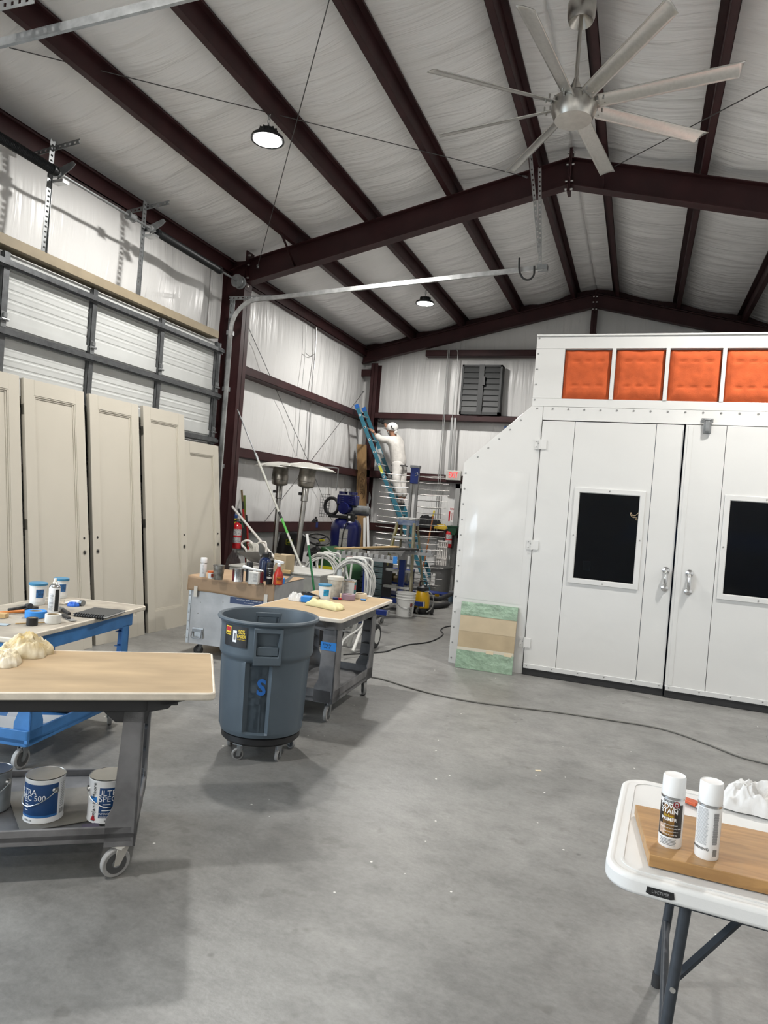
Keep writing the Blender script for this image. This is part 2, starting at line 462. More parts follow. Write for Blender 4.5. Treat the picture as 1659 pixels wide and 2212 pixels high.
# --- roof purlins (Z sections), one by one
def purlin(x, left, y0, y1, label):
    """x = web position"""
    zb = ztop(x)+0.0; s = -1 if left else 1; t = 0.005; hgt = 0.2; fl = 0.072
    b = B()
    b.box(x-t/2, y0, zb, x+t/2, y1, zb+hgt)
    b.box(x, y0, zb, x+s*fl, y1, zb+t); b.box(x+s*fl, y0, zb, x+s*(fl-t), y1, zb+0.022)
    b.box(x, y0, zb+hgt-t, x-s*fl, y1, zb+hgt); b.box(x-s*fl, y0, zb+hgt-.022, x-s*(fl-t), y1, zb+hgt)
    return tag(b.o('roof_purlin', m_steel, sm=False), label, 'beam', 'roof purlins')
names = [(-4.93, 1, 'leftmost dark red roof purlin, next to the eave'), (-3.82, 1, 'dark red roof purlin carrying the two hanging high bay lamps'),
         (-2.66, 1, 'dark red roof purlin midway up the left roof slope'), (-1.53, 1, 'dark red roof purlin just left of the ridge'),
         (-0.75, 0, 'dark red roof purlin just right of the ridge, carrying the ceiling fan'), (0.38, 0, 'rust-spotted dark red roof purlin right of the ceiling fan'),
         (1.54, 0, 'dark red roof purlin above the orange filters'), (2.65, 0, 'outermost dark red roof purlin over the right side of the booth')]
for x, l, s in names: purlin(x, l, YF, YB-.05, s)
b = B()   # eave strut
b.box(-6.13, 3.0, 5.00, -6.0, YB, 5.012); b.box(-6.006, 3.0, 5.0, -6.0, YB, 5.19); b.box(-6.1, 3.0, 5.18, -5.94, YB, 5.19); b.box(-5.945, 3.0, 5.16, -5.94, YB, 5.19)
tag(b.o('eave_strut', m_steel, sm=False), 'dark red eave beam along the top of the left wall', 'beam')
# dark closure angle where the ceiling meets the end wall
for s, (xa, xb), q in ((-1, (-6.1, RIDGE), 'left'), (1, (RIDGE, 3.8), 'right')):
    b = B(); b.add([(xa, YB-.09, ztop(xa)+.09), (xb, YB-.09, ztop(xb)+.09), (xb, YB-.09, ztop(xb)+.19), (xa, YB-.09, ztop(xa)+.19),
                    (xa, YB-.04, ztop(xa)+.09), (xb, YB-.04, ztop(xb)+.09), (xb, YB-.04, ztop(xb)+.19), (xa, YB-.04, ztop(xa)+.19)],
                   [(0, 1, 2, 3), (4, 7, 6, 5), (0, 4, 5, 1), (3, 2, 6, 7), (0, 3, 7, 4), (1, 5, 6, 2)])
    struct(b.o('trim_1' if s < 0 else 'trim_2', m_steel, sm=False), 'dark steel angle under the ceiling along the %s gable slope' % q)

# --- rafters
def rafter(Y, depth, fw, xa, xb, label, wt=0.01, plate=True):
    t = thing('rafter', label, 'beam', ((xa+xb)/2, Y, ztop(xa)-depth))
    q = lambda x0, x1, lo, hi, yo, w: B().prism([(x0, ztop(x0)-lo), (x1, ztop(x1)-lo), (x1, ztop(x1)-hi), (x0, ztop(x0)-hi)], yo-w/2, yo+w/2, 'xz')
    q(xa, xb, depth, 0, Y, wt).o('web', m_steel, t, sm=False)
    q(xa, xb, 0.012, 0, Y, fw).o('top_flange', m_steel, t, sm=False)
    q(xa, xb, depth, depth-0.012, Y, fw).o('bottom_flange', m_steel, t, sm=False)
    return t
m_bolt = M('zinc_bolt', (.55, .54, .52), .35, .9)
def bolts(t, pts, r=0.014, d=(0, -1, 0), l=0.03):
    for p in pts:
        B().cyl(p, Vector(p)+Vector(d)*l, r, n=6).o('bolt', m_bolt, t, sm=False)
ra = rafter(Y1, 0.345, 0.17, -5.74, RIDGE-.012, 'dark red main rafter rising from the left column to the ridge')
rb = rafter(Y1, 0.345, 0.17, XR, RIDGE+.012, 'dark red main rafter falling to the right behind the ceiling fan')
for t, s in ((ra, -1), (rb, 1)):
    B().box(RIDGE+s*.002, Y1-.09, 5.83, RIDGE+s*.018, Y1+.09, 6.375).o('splice_plate', m_steel, t, sm=False)
    bolts(t, [(RIDGE+s*.018, Y1-.05, z) for z in (5.87, 5.97, 6.18, 6.33)], d=(s, 0, 0))
B().box(-5.735, Y1-.1, 4.75, -5.715, Y1+.1, 5.32).o('end_plate', m_steel, ra, sm=False)
bolts(ra, [(-5.715, Y1-.06, z) for z in (4.80, 4.93, 5.12, 5.26)], d=(1, 0, 0))
# flange braces from purlins to the main rafter
for x in (-4.95, -1.6):
    B().bar((x, Y1-.55, ztop(x)+.05), (x, Y1-.02, ztop(x)-.3), .05, .006, (1, 0, 0)).o('flange_brace', m_steel, ra, sm=False)
B().bar((-.72, Y1-.5, ztop(-.72)+.05), (-.72, Y1-.02, ztop(-.72)-.3), .05, .006, (1, 0, 0)).o('flange_brace', m_steel, rb, sm=False)
rc = rafter(Y2, 0.27, 0.15, -6.08, RIDGE-.012, 'dark red gable rafter over the painter, left half')
rd = rafter(Y2, 0.27, 0.15, XR, RIDGE+.012, 'dark red gable rafter just above the white booth, right half')
for t, s in ((rc, -1), (rd, 1)):
    B().box(RIDGE+s*.002, Y2-.08, 5.90, RIDGE+s*.016, Y2+.08, 6.33).o('splice_plate', m_steel, t, sm=False)
    bolts(t, [(RIDGE+s*.016, Y2-.05, z) for z in (5.95, 6.09, 6.2)], d=(s, 0, 0), r=.012)
rafter(3.5, 0.345, 0.17, -5.74, RIDGE, 'main rafter over the photographer, left half')
rafter(3.5, 0.345, 0.17, XR, RIDGE, 'main rafter over the photographer, right half')

# --- columns
def icol(x0, x1, y, fw, z1, label, axis='x'):
    t = thing('steel_column', label, 'column', ((x0+x1)/2, y, 0))
    if axis == 'x':
        B().box(x0, y-.005, 0, x1, y+.005, z1).o('web', m_steel, t, sm=False)
        B().box(x1-.012, y-fw/2, 0, x1, y+fw/2, z1).o('inner_flange', m_steel, t, sm=False)
        B().box(x0, y-fw/2, 0, x0+.012, y+fw/2, z1).o('outer_flange', m_steel, t, sm=False)
    else:
        xc = (x0+x1)/2
        B().box(xc-.005, y, 0, xc+.005, y+.25, z1).o('web', m_steel, t, sm=False)
        B().box(x0, y, 0, x1, y+.012, z1).o('inner_flange', m_steel, t, sm=False)
        B().box(x0, y+.24, 0, x1, y+.25, z1).o('outer_flange', m_steel, t, sm=False)
    B().box((x0+x1)/2-.2, y-.15, 0, (x0+x1)/2+.2, y+.15, .016).o('base_plate', m_steel, t, sm=False)
    return t
c1 = icol(-6.11, -5.72, Y1, .2, 5.2, 'dark red steel column beside the garage door track')
B().bar((-6.0, Y1, 5.05), (-5.72, Y1, 5.15), .17, .012).o('cap_plate', m_steel, c1, sm=False)
icol(-6.11, -5.72, 3.5, .2, 5.2, 'dark red steel column at the near end of the roll-up door')
icol(-5.87, -5.71, Y2, .2, 4.86, 'dark red corner column behind the painter\'s ladder', 'y')
icol(-1.20, -1.08, Y2, .2, 5.98, 'dark red gable column under the ridge above the booth', 'y')

# --- wall girts
def girt(p0, p1, dep, hgt, label, ax):
    t = .006; b = B(); x0, y0, z0 = p0; x1, y1, _ = p1
    if ax == 'y':      # along y, opening downwards, face towards +x
        b.box(x0+dep-t, y0, z0, x0+dep, y1, z0+hgt); b.box(x0, y0, z0+hgt-t, x0+dep, y1, z0+hgt); b.box(x0, y0, z0, x0+dep, y1, z0+t)
    else:
        b.box(x0, y0, z0, x1, y0+t, z0+hgt); b.box(x0, y0, z0+hgt-t, x1, y0+dep, z0+hgt); b.box(x0, y0, z0, x1, y0+dep, z0+t)
    return tag(b.o('wall_girt', m_steel, sm=False), label, 'beam')
girt((-6.12, Y1+.1, 3.58), (0, Y2+.2, 0), .22, .13, 'upper dark red wall rail on the left side wall', 'y')
girt((-6.12, Y1+.1, 2.29), (0, Y2+.2, 0), .22, .15, 'middle dark red wall rail behind the patio heater tops', 'y')
girt((-6.12, Y1+.1, 1.10), (0, Y2+.2, 0), .22, .17, 'lowest dark red wall rail behind the patio heater poles', 'y')
girt((-4.62, Y2, 5.02), (XR, 0, 0), .22, .13, 'short dark red end wall rail under the gable rafter', 'x')
girt((-5.7, Y2, 3.63), (XR, 0, 0), .22, .13, 'dark red end wall rail the painter is working on', 'x')
girt((-6.1, Y2, 2.30), (XR, 0, 0), .22, .16, 'dark red end wall rail at the height of the exit sign', 'x')
girt((-6.1, Y2, 1.12), (XR, 0, 0), .22, .17, 'lowest dark red end wall rail behind the drying rack', 'x')
b = B(); b.box(-6.1, Y2, 4.56, -5.86, Y2+.012, 4.72)
tag(b.o('bracing_plate', m_steel, sm=False), 'short dark red stub between corner column and left wall', 'beam')

# --- brace cables
m_cable = M('steel_cable', (.10, .10, .10), .5, .6)
def cable(a, c, label, r=0.005, eye=True):
    t = thing('brace_cable', label, 'cable', c)
    B().cyl(a, c, r, n=6).o('wire_rope', m_cable, t)
    d = (Vector(a)-Vector(c)).normalized(); c = Vector(c)
    B().cyl(c, c+d*.09, r*2.2, n=6).o('eye_bolt', m_galv, t)
    B().torus(c+d*.03, .022, .006, d.orthogonal(), 12, 6).o('eye_ring', m_galv, t)
cable(AZ(20, 103, 5.42), AY(1140, 383, Y1-.02), 'long roof brace cable crossing behind the nearer lamp')
cable(AZ(712, -3, 5.9), AY(556, 578, Y1-.06), 'roof brace cable ending in an eye bolt on the left rafter')
cable(AZ(1700, 165, 5.3), AY(1300, 374, Y1-.02), 'roof brace cable at the right behind the fan')
cable(AX(668, 1002, -6.0), AX(521, 672, -6.05), 'wall brace cable falling from the left column to the heaters')
cable(AX(560, 1142, -6.0), AX(786, 845, -5.98), 'wall brace cable rising to the corner column')
cable(AX(725, 1145, -6.0), AX(668, 1000, -6.02), 'wall brace cable continuing down behind the compressor')

# --- electrical conduits and wires
m_cond = M('conduit_steel', (.40, .40, .395), .4, .8)
def conduit(pts, label, r=0.011):
    return tag(B().tube(smooth(pts, 4), r, 8).o('conduit', m_cond), label, 'pipe')
yc = Y2-.03
def C(px, py, y=None): return AY(px, py, y if y else yc)
conduit([C(968, 757), C(967, 770), C(958, 895), C(947, 1035), C(938, 1150)], 'leftmost thin steel conduit on the end wall')
conduit([C(971, 757), C(970, 770), C(961, 895), C(951, 1035), C(943, 1150)], 'second thin steel conduit on the end wall, left pair')
conduit([C(985, 753), C(989, 760), C(988, 780), C(978, 895), C(972, 1015)], 'right steel conduit bending away under the gable rafter')
b = B(); b.M = Matrix.Identity(4)
pa = C(975, 903); pb = C(968, 1016)
b.bar(pa+Vector((.03, -.02, 0)), pb+Vector((.03, -.02, 0)), .05, .05, (0, 1, 0)); b.bar(pa+Vector((.10, -.02, 0)), pb+Vector((.10, -.02, 0)), .045, .05, (0, 1, 0))
tag(b.o('wire_channel', m_cond, sm=False), 'twin grey steel channel above the exit sign', 'pipe')
xl = XW+.09
conduit([AX(662, 681, xl), AX(676, 680, xl), AX(683, 692, xl), AX(681, 760, xl), AX(672, 860, xl), AX(665, 998, xl)], 'hooked steel conduit on the left wall', .013)
conduit([AX(661, 700, xl), AX(659, 765, xl), AX(651, 850, xl), AX(641, 985, xl)], 'thin loose cable hanging beside the hooked conduit', .006)
conduit([AX(660, 762, xl), AX(670, 770, xl), AX(679, 765, xl)], 'short wire tie between cable and conduit on the left wall', .006)
conduit([AX(695, 1010, -5.86), AX(727, 1011, -5.85), AX(730, 1020, -5.85), AX(726, 1060, -5.9)], 'white air pipe dropping from the middle rail to the compressor', .016)

# --- louvred shutter of the exhaust fan in the end wall
m_louv = M('dark_grey_louvre', (.035, .037, .038), .5)
p0 = AY(992, 897, Y2); p1 = AY(1090, 789, Y2)
x0, x1, z0, z1 = p0.x, p1.x-.03, p0.z+.02, p1.z
t = thing('louvred_shutter', 'dark grey louvred exhaust shutter high on the end wall', 'vent', ((x0+x1)/2, Y2, z0))
b = B(); xm = (x0+x1)/2
b.box(x0, Y2-.04, z0, x1, Y2+.2, z0+.06); b.box(x0, Y2-.04, z1-.04, x1, Y2+.2, z1); b.box(x0, Y2-.04, z0, x0+.04, Y2+.2, z1); b.box(x1-.04, Y2-.04, z0, x1, Y2+.2, z1); b.box(xm-.055, Y2-.06, z0, xm+.055, Y2, z1)
b.o('frame', m_louv, t, sm=False)
for i in range(8):
    for xa, xb in ((x0+.04, xm-.05), (xm+.05, x1-.04)):
        z = z0+.06+(z1-z0-.1)*(i+.5)/8; hh = (z1-z0-.1)/8
        B().add([(xa, Y2-.03, z-hh*.5), (xb, Y2-.03, z-hh*.5), (xb, Y2+.0, z+hh*.55), (xa, Y2+.0, z+hh*.55)], [(0, 1, 2, 3)]).o('slat', m_louv, t, sm=False, solid=.006)
B().box(xm+.03, Y2-.09, z0+.62, xm+.09, Y2-.05, z0+.8).o('motor_arm', m_black, t, sm=False)

# --- exit sign and exit door jamb
p = AY(979.5, 1027, Y2-.06)
t = thing('exit_sign', 'lit red exit sign on the end wall above the doorway', 'sign', (p.x, p.y, p.z-.105))
B().box(p.x-.165, p.y-.02, p.z-.105, p.x+.165, p.y+.05, p.z+.105).o('housing', M('sign_grey_plastic', (.55, .54, .50), .5), t, bev=.012)
B().box(p.x-.135, p.y-.023, p.z-.08, p.x+.135, p.y-.018, p.z+.08).o('face', M('exit_face', (.50, .46, .43), .4), t, sm=False)
text('EXIT', .16, M('exit_red', (.9, .05, .04), .4, emit=(1, .02, .03), es=1.3), frame((p.x, p.y-.026, p.z), (1, 0, 0), (0, 0, 1)), 'lettering', t, bold=.012, sx=.62)
b = B(); b.box(-3.70, Y2-.05, 0, -3.60, Y2+.1, 2.28); b.box(-3.70, Y2-.05, 2.18, -2.5, Y2+.1, 2.28); b.box(-2.6, Y2-.05, 0, -2.5, Y2+.1, 2.28); b.box(-3.6, Y2+.02, 0, -2.6, Y2+.06, 2.18)
struct(b.o('door_2', M('grey_door_paint', (.30, .30, .295), .5), sm=False), 'grey exit door and frame half hidden by the booth')
p = AY(976, 1111, Y2-.02)
t = thing('fire_sign', 'red and white fire extinguisher sign beside the exit doorway', 'sign', (p.x, p.y, p.z-.16))
B().box(p.x-.075, p.y, p.z-.16, p.x+.075, p.y+.006, p.z+.16).o('plate', M('sign_white', (.75, .73, .72), .4), t, sm=False)
m_red = M('safety_red', (.45, .02, .03), .35)
B().box(p.x-.068, p.y-.002, p.z-.15, p.x-.035, p.y, p.z+.06).o('red_band', m_red, t, sm=False)
B().box(p.x+.035, p.y-.002, p.z-.15, p.x+.068, p.y, p.z+.06).o('red_band', m_red, t, sm=False)
text('FIRE', .055, m_red, frame((p.x, p.y-.002, p.z+.11), (1, 0, 0), (0, 0, 1)), 'lettering', t, bold=.01)
text('EXTINGUISHER', .033, m_red, frame((p.x, p.y-.002, p.z-.045), (0, 0, -1), (1, 0, 0)), 'lettering', t, sx=.72)

# ================================================================== LAMPS AND FAN
m_lampb = M('lamp_black_aluminium', (.02, .021, .022), .4, .3)
m_lamp = M('lamp_lens', (.9, .9, .9), .3, emit=(1, .985, .95), es=40.0)
def high_bay(x, y, z, label, chain=.16, seen=True):
    t = thing('high_bay_lamp', label, 'lamp', (x, y, z), 0, 'high bay lamps')
    B().lathe([(.150, .0), (.170, -.006), (.172, .004), (.165, .03), (.10, .05), (.09, .06), (.09, .10), (.07, .115), (.02, .12)], n=28).o('housing', m_lampb, t, local=True)
    for k in range(12):
        a = PI*2*k/12
        B().bar((.088*math.cos(a), .088*math.sin(a), .055), (.088*math.cos(a), .088*math.sin(a), .11), .012, .02, (math.cos(a), math.sin(a), 0)).o('cooling_fin', m_lampb, t, sm=False, local=True)
    B().lathe([(.001, -.012), (.12, -.012), (.148, -.002)], n=28).o('lens', m_lamp, t, local=True)
    k = 0; zz = .125
    while zz < chain:
        B().tube([(.014*math.cos(q)*(k % 2), .014*math.cos(q)*((k+1) % 2), zz+.026+.026*math.sin(q)) for q in [2*PI*i/10 for i in range(10)]], .004, 5, True).o('chain_link', m_galv, t, local=True)
        zz += .042; k += 1
    l = bpy.data.lights.new('lamp_light', 'AREA'); l.shape = 'DISK'; l.size = .27; l.energy = LAMP_W; l.color = (1, .975, .93); l.spread = math.radians(170)
    lo = bpy.data.objects.new('lamp_light', l); COL.objects.link(lo); lo.parent = t; lo.location = (0, 0, -.02)
    return t
p = AY(578, 303, 6.24); pc = ztop(-3.86)
high_bay(p.x, 6.24, p.z, 'nearer high bay lamp hanging on a chain from the purlin', pc-p.z)
p = AY(918, 656, 11.98)
high_bay(p.x, 11.98, p.z, 'farther high bay lamp hanging above the painter\'s corner', pc-p.z)
high_bay(-3.86, 0.5, pc-.28, 'high bay lamp behind the photographer on the left', .28)
for y, q in ((6.24, 'high bay lamp in front of the booth'),):
    high_bay(1.58, y, pc-.28, q, .28)
high_bay(-3.86, -4.5, pc-.28, 'high bay lamp at the front gable on the left', .28)
high_bay(1.58, -4.5, pc-.28, 'high bay lamp at the front gable on the right', .28)

# --- eight-bladed ceiling fan
fy = 6.05; hub = AY(1240, 232, fy); top = AY(1259, 15, fy)
fx = -.775; m_nick = M('brushed_nickel', (.55, .53, .49), .3, 1, .1, 20); m_blade = M('brushed_aluminium_blade', (.62, .61, .58), .33, .85, .08, 40)
hx, hz = hub.x, hub.z
t = thing('ceiling_fan', 'large eight-bladed brushed metal ceiling fan on a long rod', 'fan', (hx, fy, hz-.09))
B().lathe([(.02, -.07), (.10, -.16), (.115, -.12), (.12, -.05), (.118, .0), (.09, .035), (.03, .05)], (hx, fy, top.z+.03), 28).o('canopy', m_nick, t)
b = B(); b.box(hx-.05, fy-.05, top.z+.05, hx+.05, fy+.05, ztop(hx)+.01); b.o('mounting_bracket', m_steel, t, sm=False)
B().cyl((hx, fy, hz+.1), (hx, fy, top.z-.06), .016, n=12).o('down_rod', m_nick, t)
B().lathe([(.06, .10), (.05, .16), (.03, .21), (.018, .25)], (hx, fy, hz), 20).o('rod_collar', m_nick, t)
B().lathe([(.001, -.115), (.155, -.113), (.165, -.095), (.19, -.03), (.19, .05), (.15, .085), (.06, .10)], (hx, fy, hz), 40).o('motor_housing', m_nick, t)
for k in range(8):
    a = math.radians(80-45*k)      # measured from +x
    d = Vector((math.cos(a), math.sin(a), 0)); e = Vector((-math.sin(a), math.cos(a), 0))
    def bl(u, v, d=d, e=e):
        r = .17+1.13*u; w = .062+.006*u
        pitch = math.radians(24-6*u)
        s = (v-.5)*2; cam_ = .012*(1-s*s)
        c = 0.0 if u < .985 else .012
        q = d*(r-(.05*(s*.5+.5) if u > .99 else 0)) + e*(s*w*math.cos(pitch)) + Vector((0, 0, -s*w*math.sin(pitch)+cam_*.8))
        return Vector((hx, fy, hz+.01))+q
    bl_ = B().grid(bl, 24, 8).o('blade', m_blade, t, solid=.006, ang=180)
    for rr in (.2, .25):
        for s in (-.5, .5):
            pp = Vector((hx, fy, hz+.01))+d*rr+e*(s*.06)
            B().cyl(pp+Vector((0, 0, -.012)), pp+Vector((0, 0, .03)), .008, n=6).o('blade_screw', m_bolt, bl_, sm=False)

# ================================================================== ROLL-UP DOOR IN THE LEFT WALL
m_door = M('ribbed_white_steel', (.50, .51, .50), .42, .0, .06, 4)
m_gz = M('weathered_zinc', (.13, .135, .14), .45, .7, .3, 18)
XD = -5.77; DY0, DY1 = 3.32, 8.47; SEC = .632
d1 = bpy.data.objects.new('door_1', None); COL.objects.link(d1); d1.location = (XD, (DY0+DY1)/2, 0); MW[d1.name] = Matrix.Translation(d1.location)
struct(d1, 'closed sectional roll-up door with zinc stiffeners behind the leaning doors')
stiles = (3.72, 4.87, 6.0, 7.15, 8.38)
for k in range(6):
    z0 = .04+SEC*k; z1 = z0+SEC-.006
    prof = [(XD-.05, z0), (XD, z0)]
    for i in range(5):
        za = z0+.09+(SEC-.16)*i/5; zb = za+(SEC-.16)/5
        prof += [(XD, za), (XD-.007, za+.010), (XD-.007, za+.022), (XD-.002, za+.032), (XD-.002, zb-.02), (XD, zb-.008)]
    prof += [(XD, z1), (XD-.05, z1)]
    sec = B().prism(prof, DY0, DY1, 'xz').o('door_section', m_door, d1, sm=False)
    for y in stiles:
        w = .035 if y < 8.3 else .05
        b = B(); b.box(XD+.001, y-w, z0, XD+.006, y+w, z1); b.box(XD+.001, y-w, z0, XD+.045, y-w+.004, z1); b.box(XD+.041, y-w, z0, XD+.045, y+w, z1)
        b.o('stile', m_gz, sec, sm=False)
    zz = z1-.11 if k < 5 else z1-.1
    b = B(); b.box(XD+.046, DY0, zz-.028, XD+.085, DY1, zz+.018); b.box(XD+.046, DY0, zz+.018, XD+.053, DY1, zz+.036); b.box(XD+.046, DY0, zz-.046, XD+.053, DY1, zz-.028)
    b.o('stiffener', m_gz, sec, sm=False)
    if k < 5:
        b = B(); b.box(XD+.002, DY0, z1-.045, XD+.014, DY1, z1+.02); b.o('seam_rail', m_door, sec, sm=False)
        for y in stiles:
            b = B(); b.box(XD+.046, y-.03, z1-.07, XD+.052, y+.03, z1+.075)
            b.cyl((XD+.065, y-.04, z1), (XD+.065, y+.04, z1), .014, n=8); b.box(XD+.05, y-.018, z1+.02, XD+.075, y+.018, z1+.06)
            b.o('hinge', m_galvd, sec, sm=False)
def perf(b, a, c, wd, side, n, th=.004, hole=.4):
    """perforated strip from a to c: two rails and the bridges between the holes"""
    a = Vector(a); c = Vector(c); s = Vector(side).normalized(); d = (c-a)/n
    nrm = (c-a).normalized().cross(s)
    b.bar(a+s*wd*.36, c+s*wd*.36, wd*.28, th, nrm); b.bar(a-s*wd*.36, c-s*wd*.36, wd*.28, th, nrm)
    for i in range(n):
        b.bar(a+d*(i+hole/2), a+d*(i+1-hole/2), wd*.46, th, nrm)
    return b
# header board over the door
b = B(); b.box(-5.86, 3.0, 3.865, -5.69, 8.3, 3.965)
tag(b.o('header_board', M('tan_painted_wood', (.27, .222, .15), .6, 0, .15, 6), bev=.004), 'tan header board along the top of the roll-up door', 'board')
# door tracks
def sweep(path, prof, ydir=(0, 1, 0)):
    b = B(); P = [Vector(p) for p in path]; k = len(prof); yv = Vector(ydir)
    vs = []
    for i, p in enumerate(P):
        d = (P[min(i+1, len(P)-1)]-P[max(i-1, 0)]).normalized(); n = yv.cross(d).normalized()
        vs += [p+n*u+yv*v for u, v in prof]
    fs = [(i*k+j, i*k+(j+1) % k, (i+1)*k+(j+1) % k, (i+1)*k+j) for i in range(len(P)-1) for j in range(k)]
    fs += [tuple(range(k)), tuple(range((len(P)-1)*k, len(P)*k))]
    return b.add(vs, fs)
cprof = [(-.028, -.02), (.028, -.02), (.034, -.004), (.028, .0), (.024, -.014), (-.024, -.014), (-.024, .028), (-.03, .028)]
def track(y, xe, ze, label):
    t = thing('door_track', label, 'track', (-5.6, y, 0))
    R = .42; zt = 4.46
    path = [(-5.64, y, .05), (-5.63, y, zt-R-.02)]
    path += [(-5.63+R-R*math.cos(a), y, zt-R+R*math.sin(a)) for a in [PI/2*i/10 for i in range(1, 11)]]
    path += [(xe, y, ze)]
    sweep(path, cprof).o('curved_rail', m_galv, t, ang=30)
    b = B(); perf(b, (-5.70, y+.06, .2), (-5.70, y+.06, 4.5), .07, (0, 1, 0), 44); b.box(-5.72, y+.09, .2, -5.66, y+.094, 4.5); b.o('wall_angle', m_galvd, t, sm=False)
    for z in (1.0, 2.1, 3.2, 4.0):
        B().box(-5.70, y-.01, z-.03, -5.62, y+.07, z+.03).o('track_bracket', m_galvd, t, sm=False)
    b = B(); perf(b, (-5.72, y+.03, 4.5), (-5.05, y+.03, 4.5), .05, (0, 0, 1), 9); b.o('flag_bracket', m_galvd, t, sm=False)
    return t
e1 = AY(1172, 578, 8.5)
t = track(8.5, e1.x, e1.z, 'galvanised track curving from the roll-up door out over the room')
b = B(); perf(b, AY(1143, 300, 8.52), AY(1165, 545, 8.52), .04, (1, 0, 0), 22); b.o('hanger_strap', m_galv, t, sm=False)
b = B(); perf(b, AY(1166, 362, 8.54), AY(1167, 585, 8.54), .04, (1, 0, 0), 22); b.o('hanger_strap', m_galv, t, sm=False)
b = B(); b.box(e1.x-.06, 8.46, e1.z-.03, e1.x+.06, 8.56, e1.z+.03); b.o('end_bracket', m_galvd, t, sm=False)
hk = [AY(px, py, 8.45) for px, py in ((1122, 557), (1122, 585), (1130, 601), (1143, 604), (1153, 594), (1154, 575))]
B().tube(smooth(hk, 4), .012, 8).o('bumper_spring', m_drub, t)
ea = AY(478, -2, 3.3)
t2 = track(3.3, ea.x+2.0, ea.z+.12, 'nearer galvanised door track crossing the top left of the view')
b = B(); perf(b, AY(-20, 18, 3.1), AY(75, -4, 3.1), .06, (0, 0, 1), 6); b.o('hanger_strap', m_galv, t2, sm=False)
# torsion shaft with springs
t = thing('torsion_shaft', 'torsion shaft with black springs above the roll-up door', 'shaft', (-5.62, 6.0, 4.7))
XS, ZS = -5.62, 4.75
B().cyl((XS, 3.25, ZS), (XS, 8.62, ZS), .016, n=10).o('shaft', m_galvd, t)
m_spr = M('black_spring_steel', (.012, .013, .014), .4, .4)
for ya, yb in ((3.85, 5.24), (6.80, 8.10)):
    pr = []; n = 90
    for i in range(n):
        h = ya+(yb-ya)*i/n; pr += [(.040, h), (.048, h+(yb-ya)/n*.5)]
    sp = B().lathe([(.02, ya-.001)]+pr+[(.02, yb)], (XS, 0, ZS), 14, 'y').o('spring', m_spr, t, ang=20)
    for yy, s in ((ya, -1), (yb, 1)):
        B().lathe([(.02, yy-.05), (.052, yy-.04), (.052, yy+.01), (.03, yy+.03)], (XS, 0, ZS), 14, 'y').o('winding_cone', m_spr, sp)
for y in (6.33, 8.58):
    r = .05 if y < 7 else .095
    dr = B().lathe([(.02, y-.05), (r, y-.05), (r, y-.04), (r*.8, y-.035), (r*.8, y+.035), (r, y+.04), (r, y+.05), (.02, y+.05)], (XS, 0, ZS), 24, 'y').o('cable_drum', m_galvd, t)
for y in (5.30, 6.68):
    b = B(); b.box(XS-.1, y-.02, ZS-.03, XS+.01, y+.02, ZS+.03); b.prism([(XS-.02, ZS-.06), (XS+.16, ZS+.035), (XS+.2, ZS+.075), (XS+.16, ZS+.11), (XS-.02, ZS+.05)], y-.004, y+.004, 'xz')
    b.o('bearing_plate', m_galvd, t, bev=.003)
    b = B(); b.cyl((XS, y-.03, ZS), (XS, y+.03, ZS), .04, n=14); b.box(XS-.06, y-.03, ZS-.1, XS+.08, y+.05, ZS-.07); b.o('bearing', m_galv, t, sm=False)
for y, q in ((5.25, 'left'), (6.62, 'right')):
    b = B(); perf(b, (-5.70, y, 3.96), (-5.68, y, 5.06), .06, (0, 1, 0), 22); b.box(-5.74, y+.026, 3.96, -5.68, y+.03, 5.06)
    perf(b, (-5.95, y+.01, 4.95), (-5.35, y+.01, 5.02), .05, (0, 0, 1), 10)
    tag(b.o('perforated_upright', m_galvd, sm=False), 'perforated zinc upright on the wall above the roll-up door, %s one' % q, 'bracket')

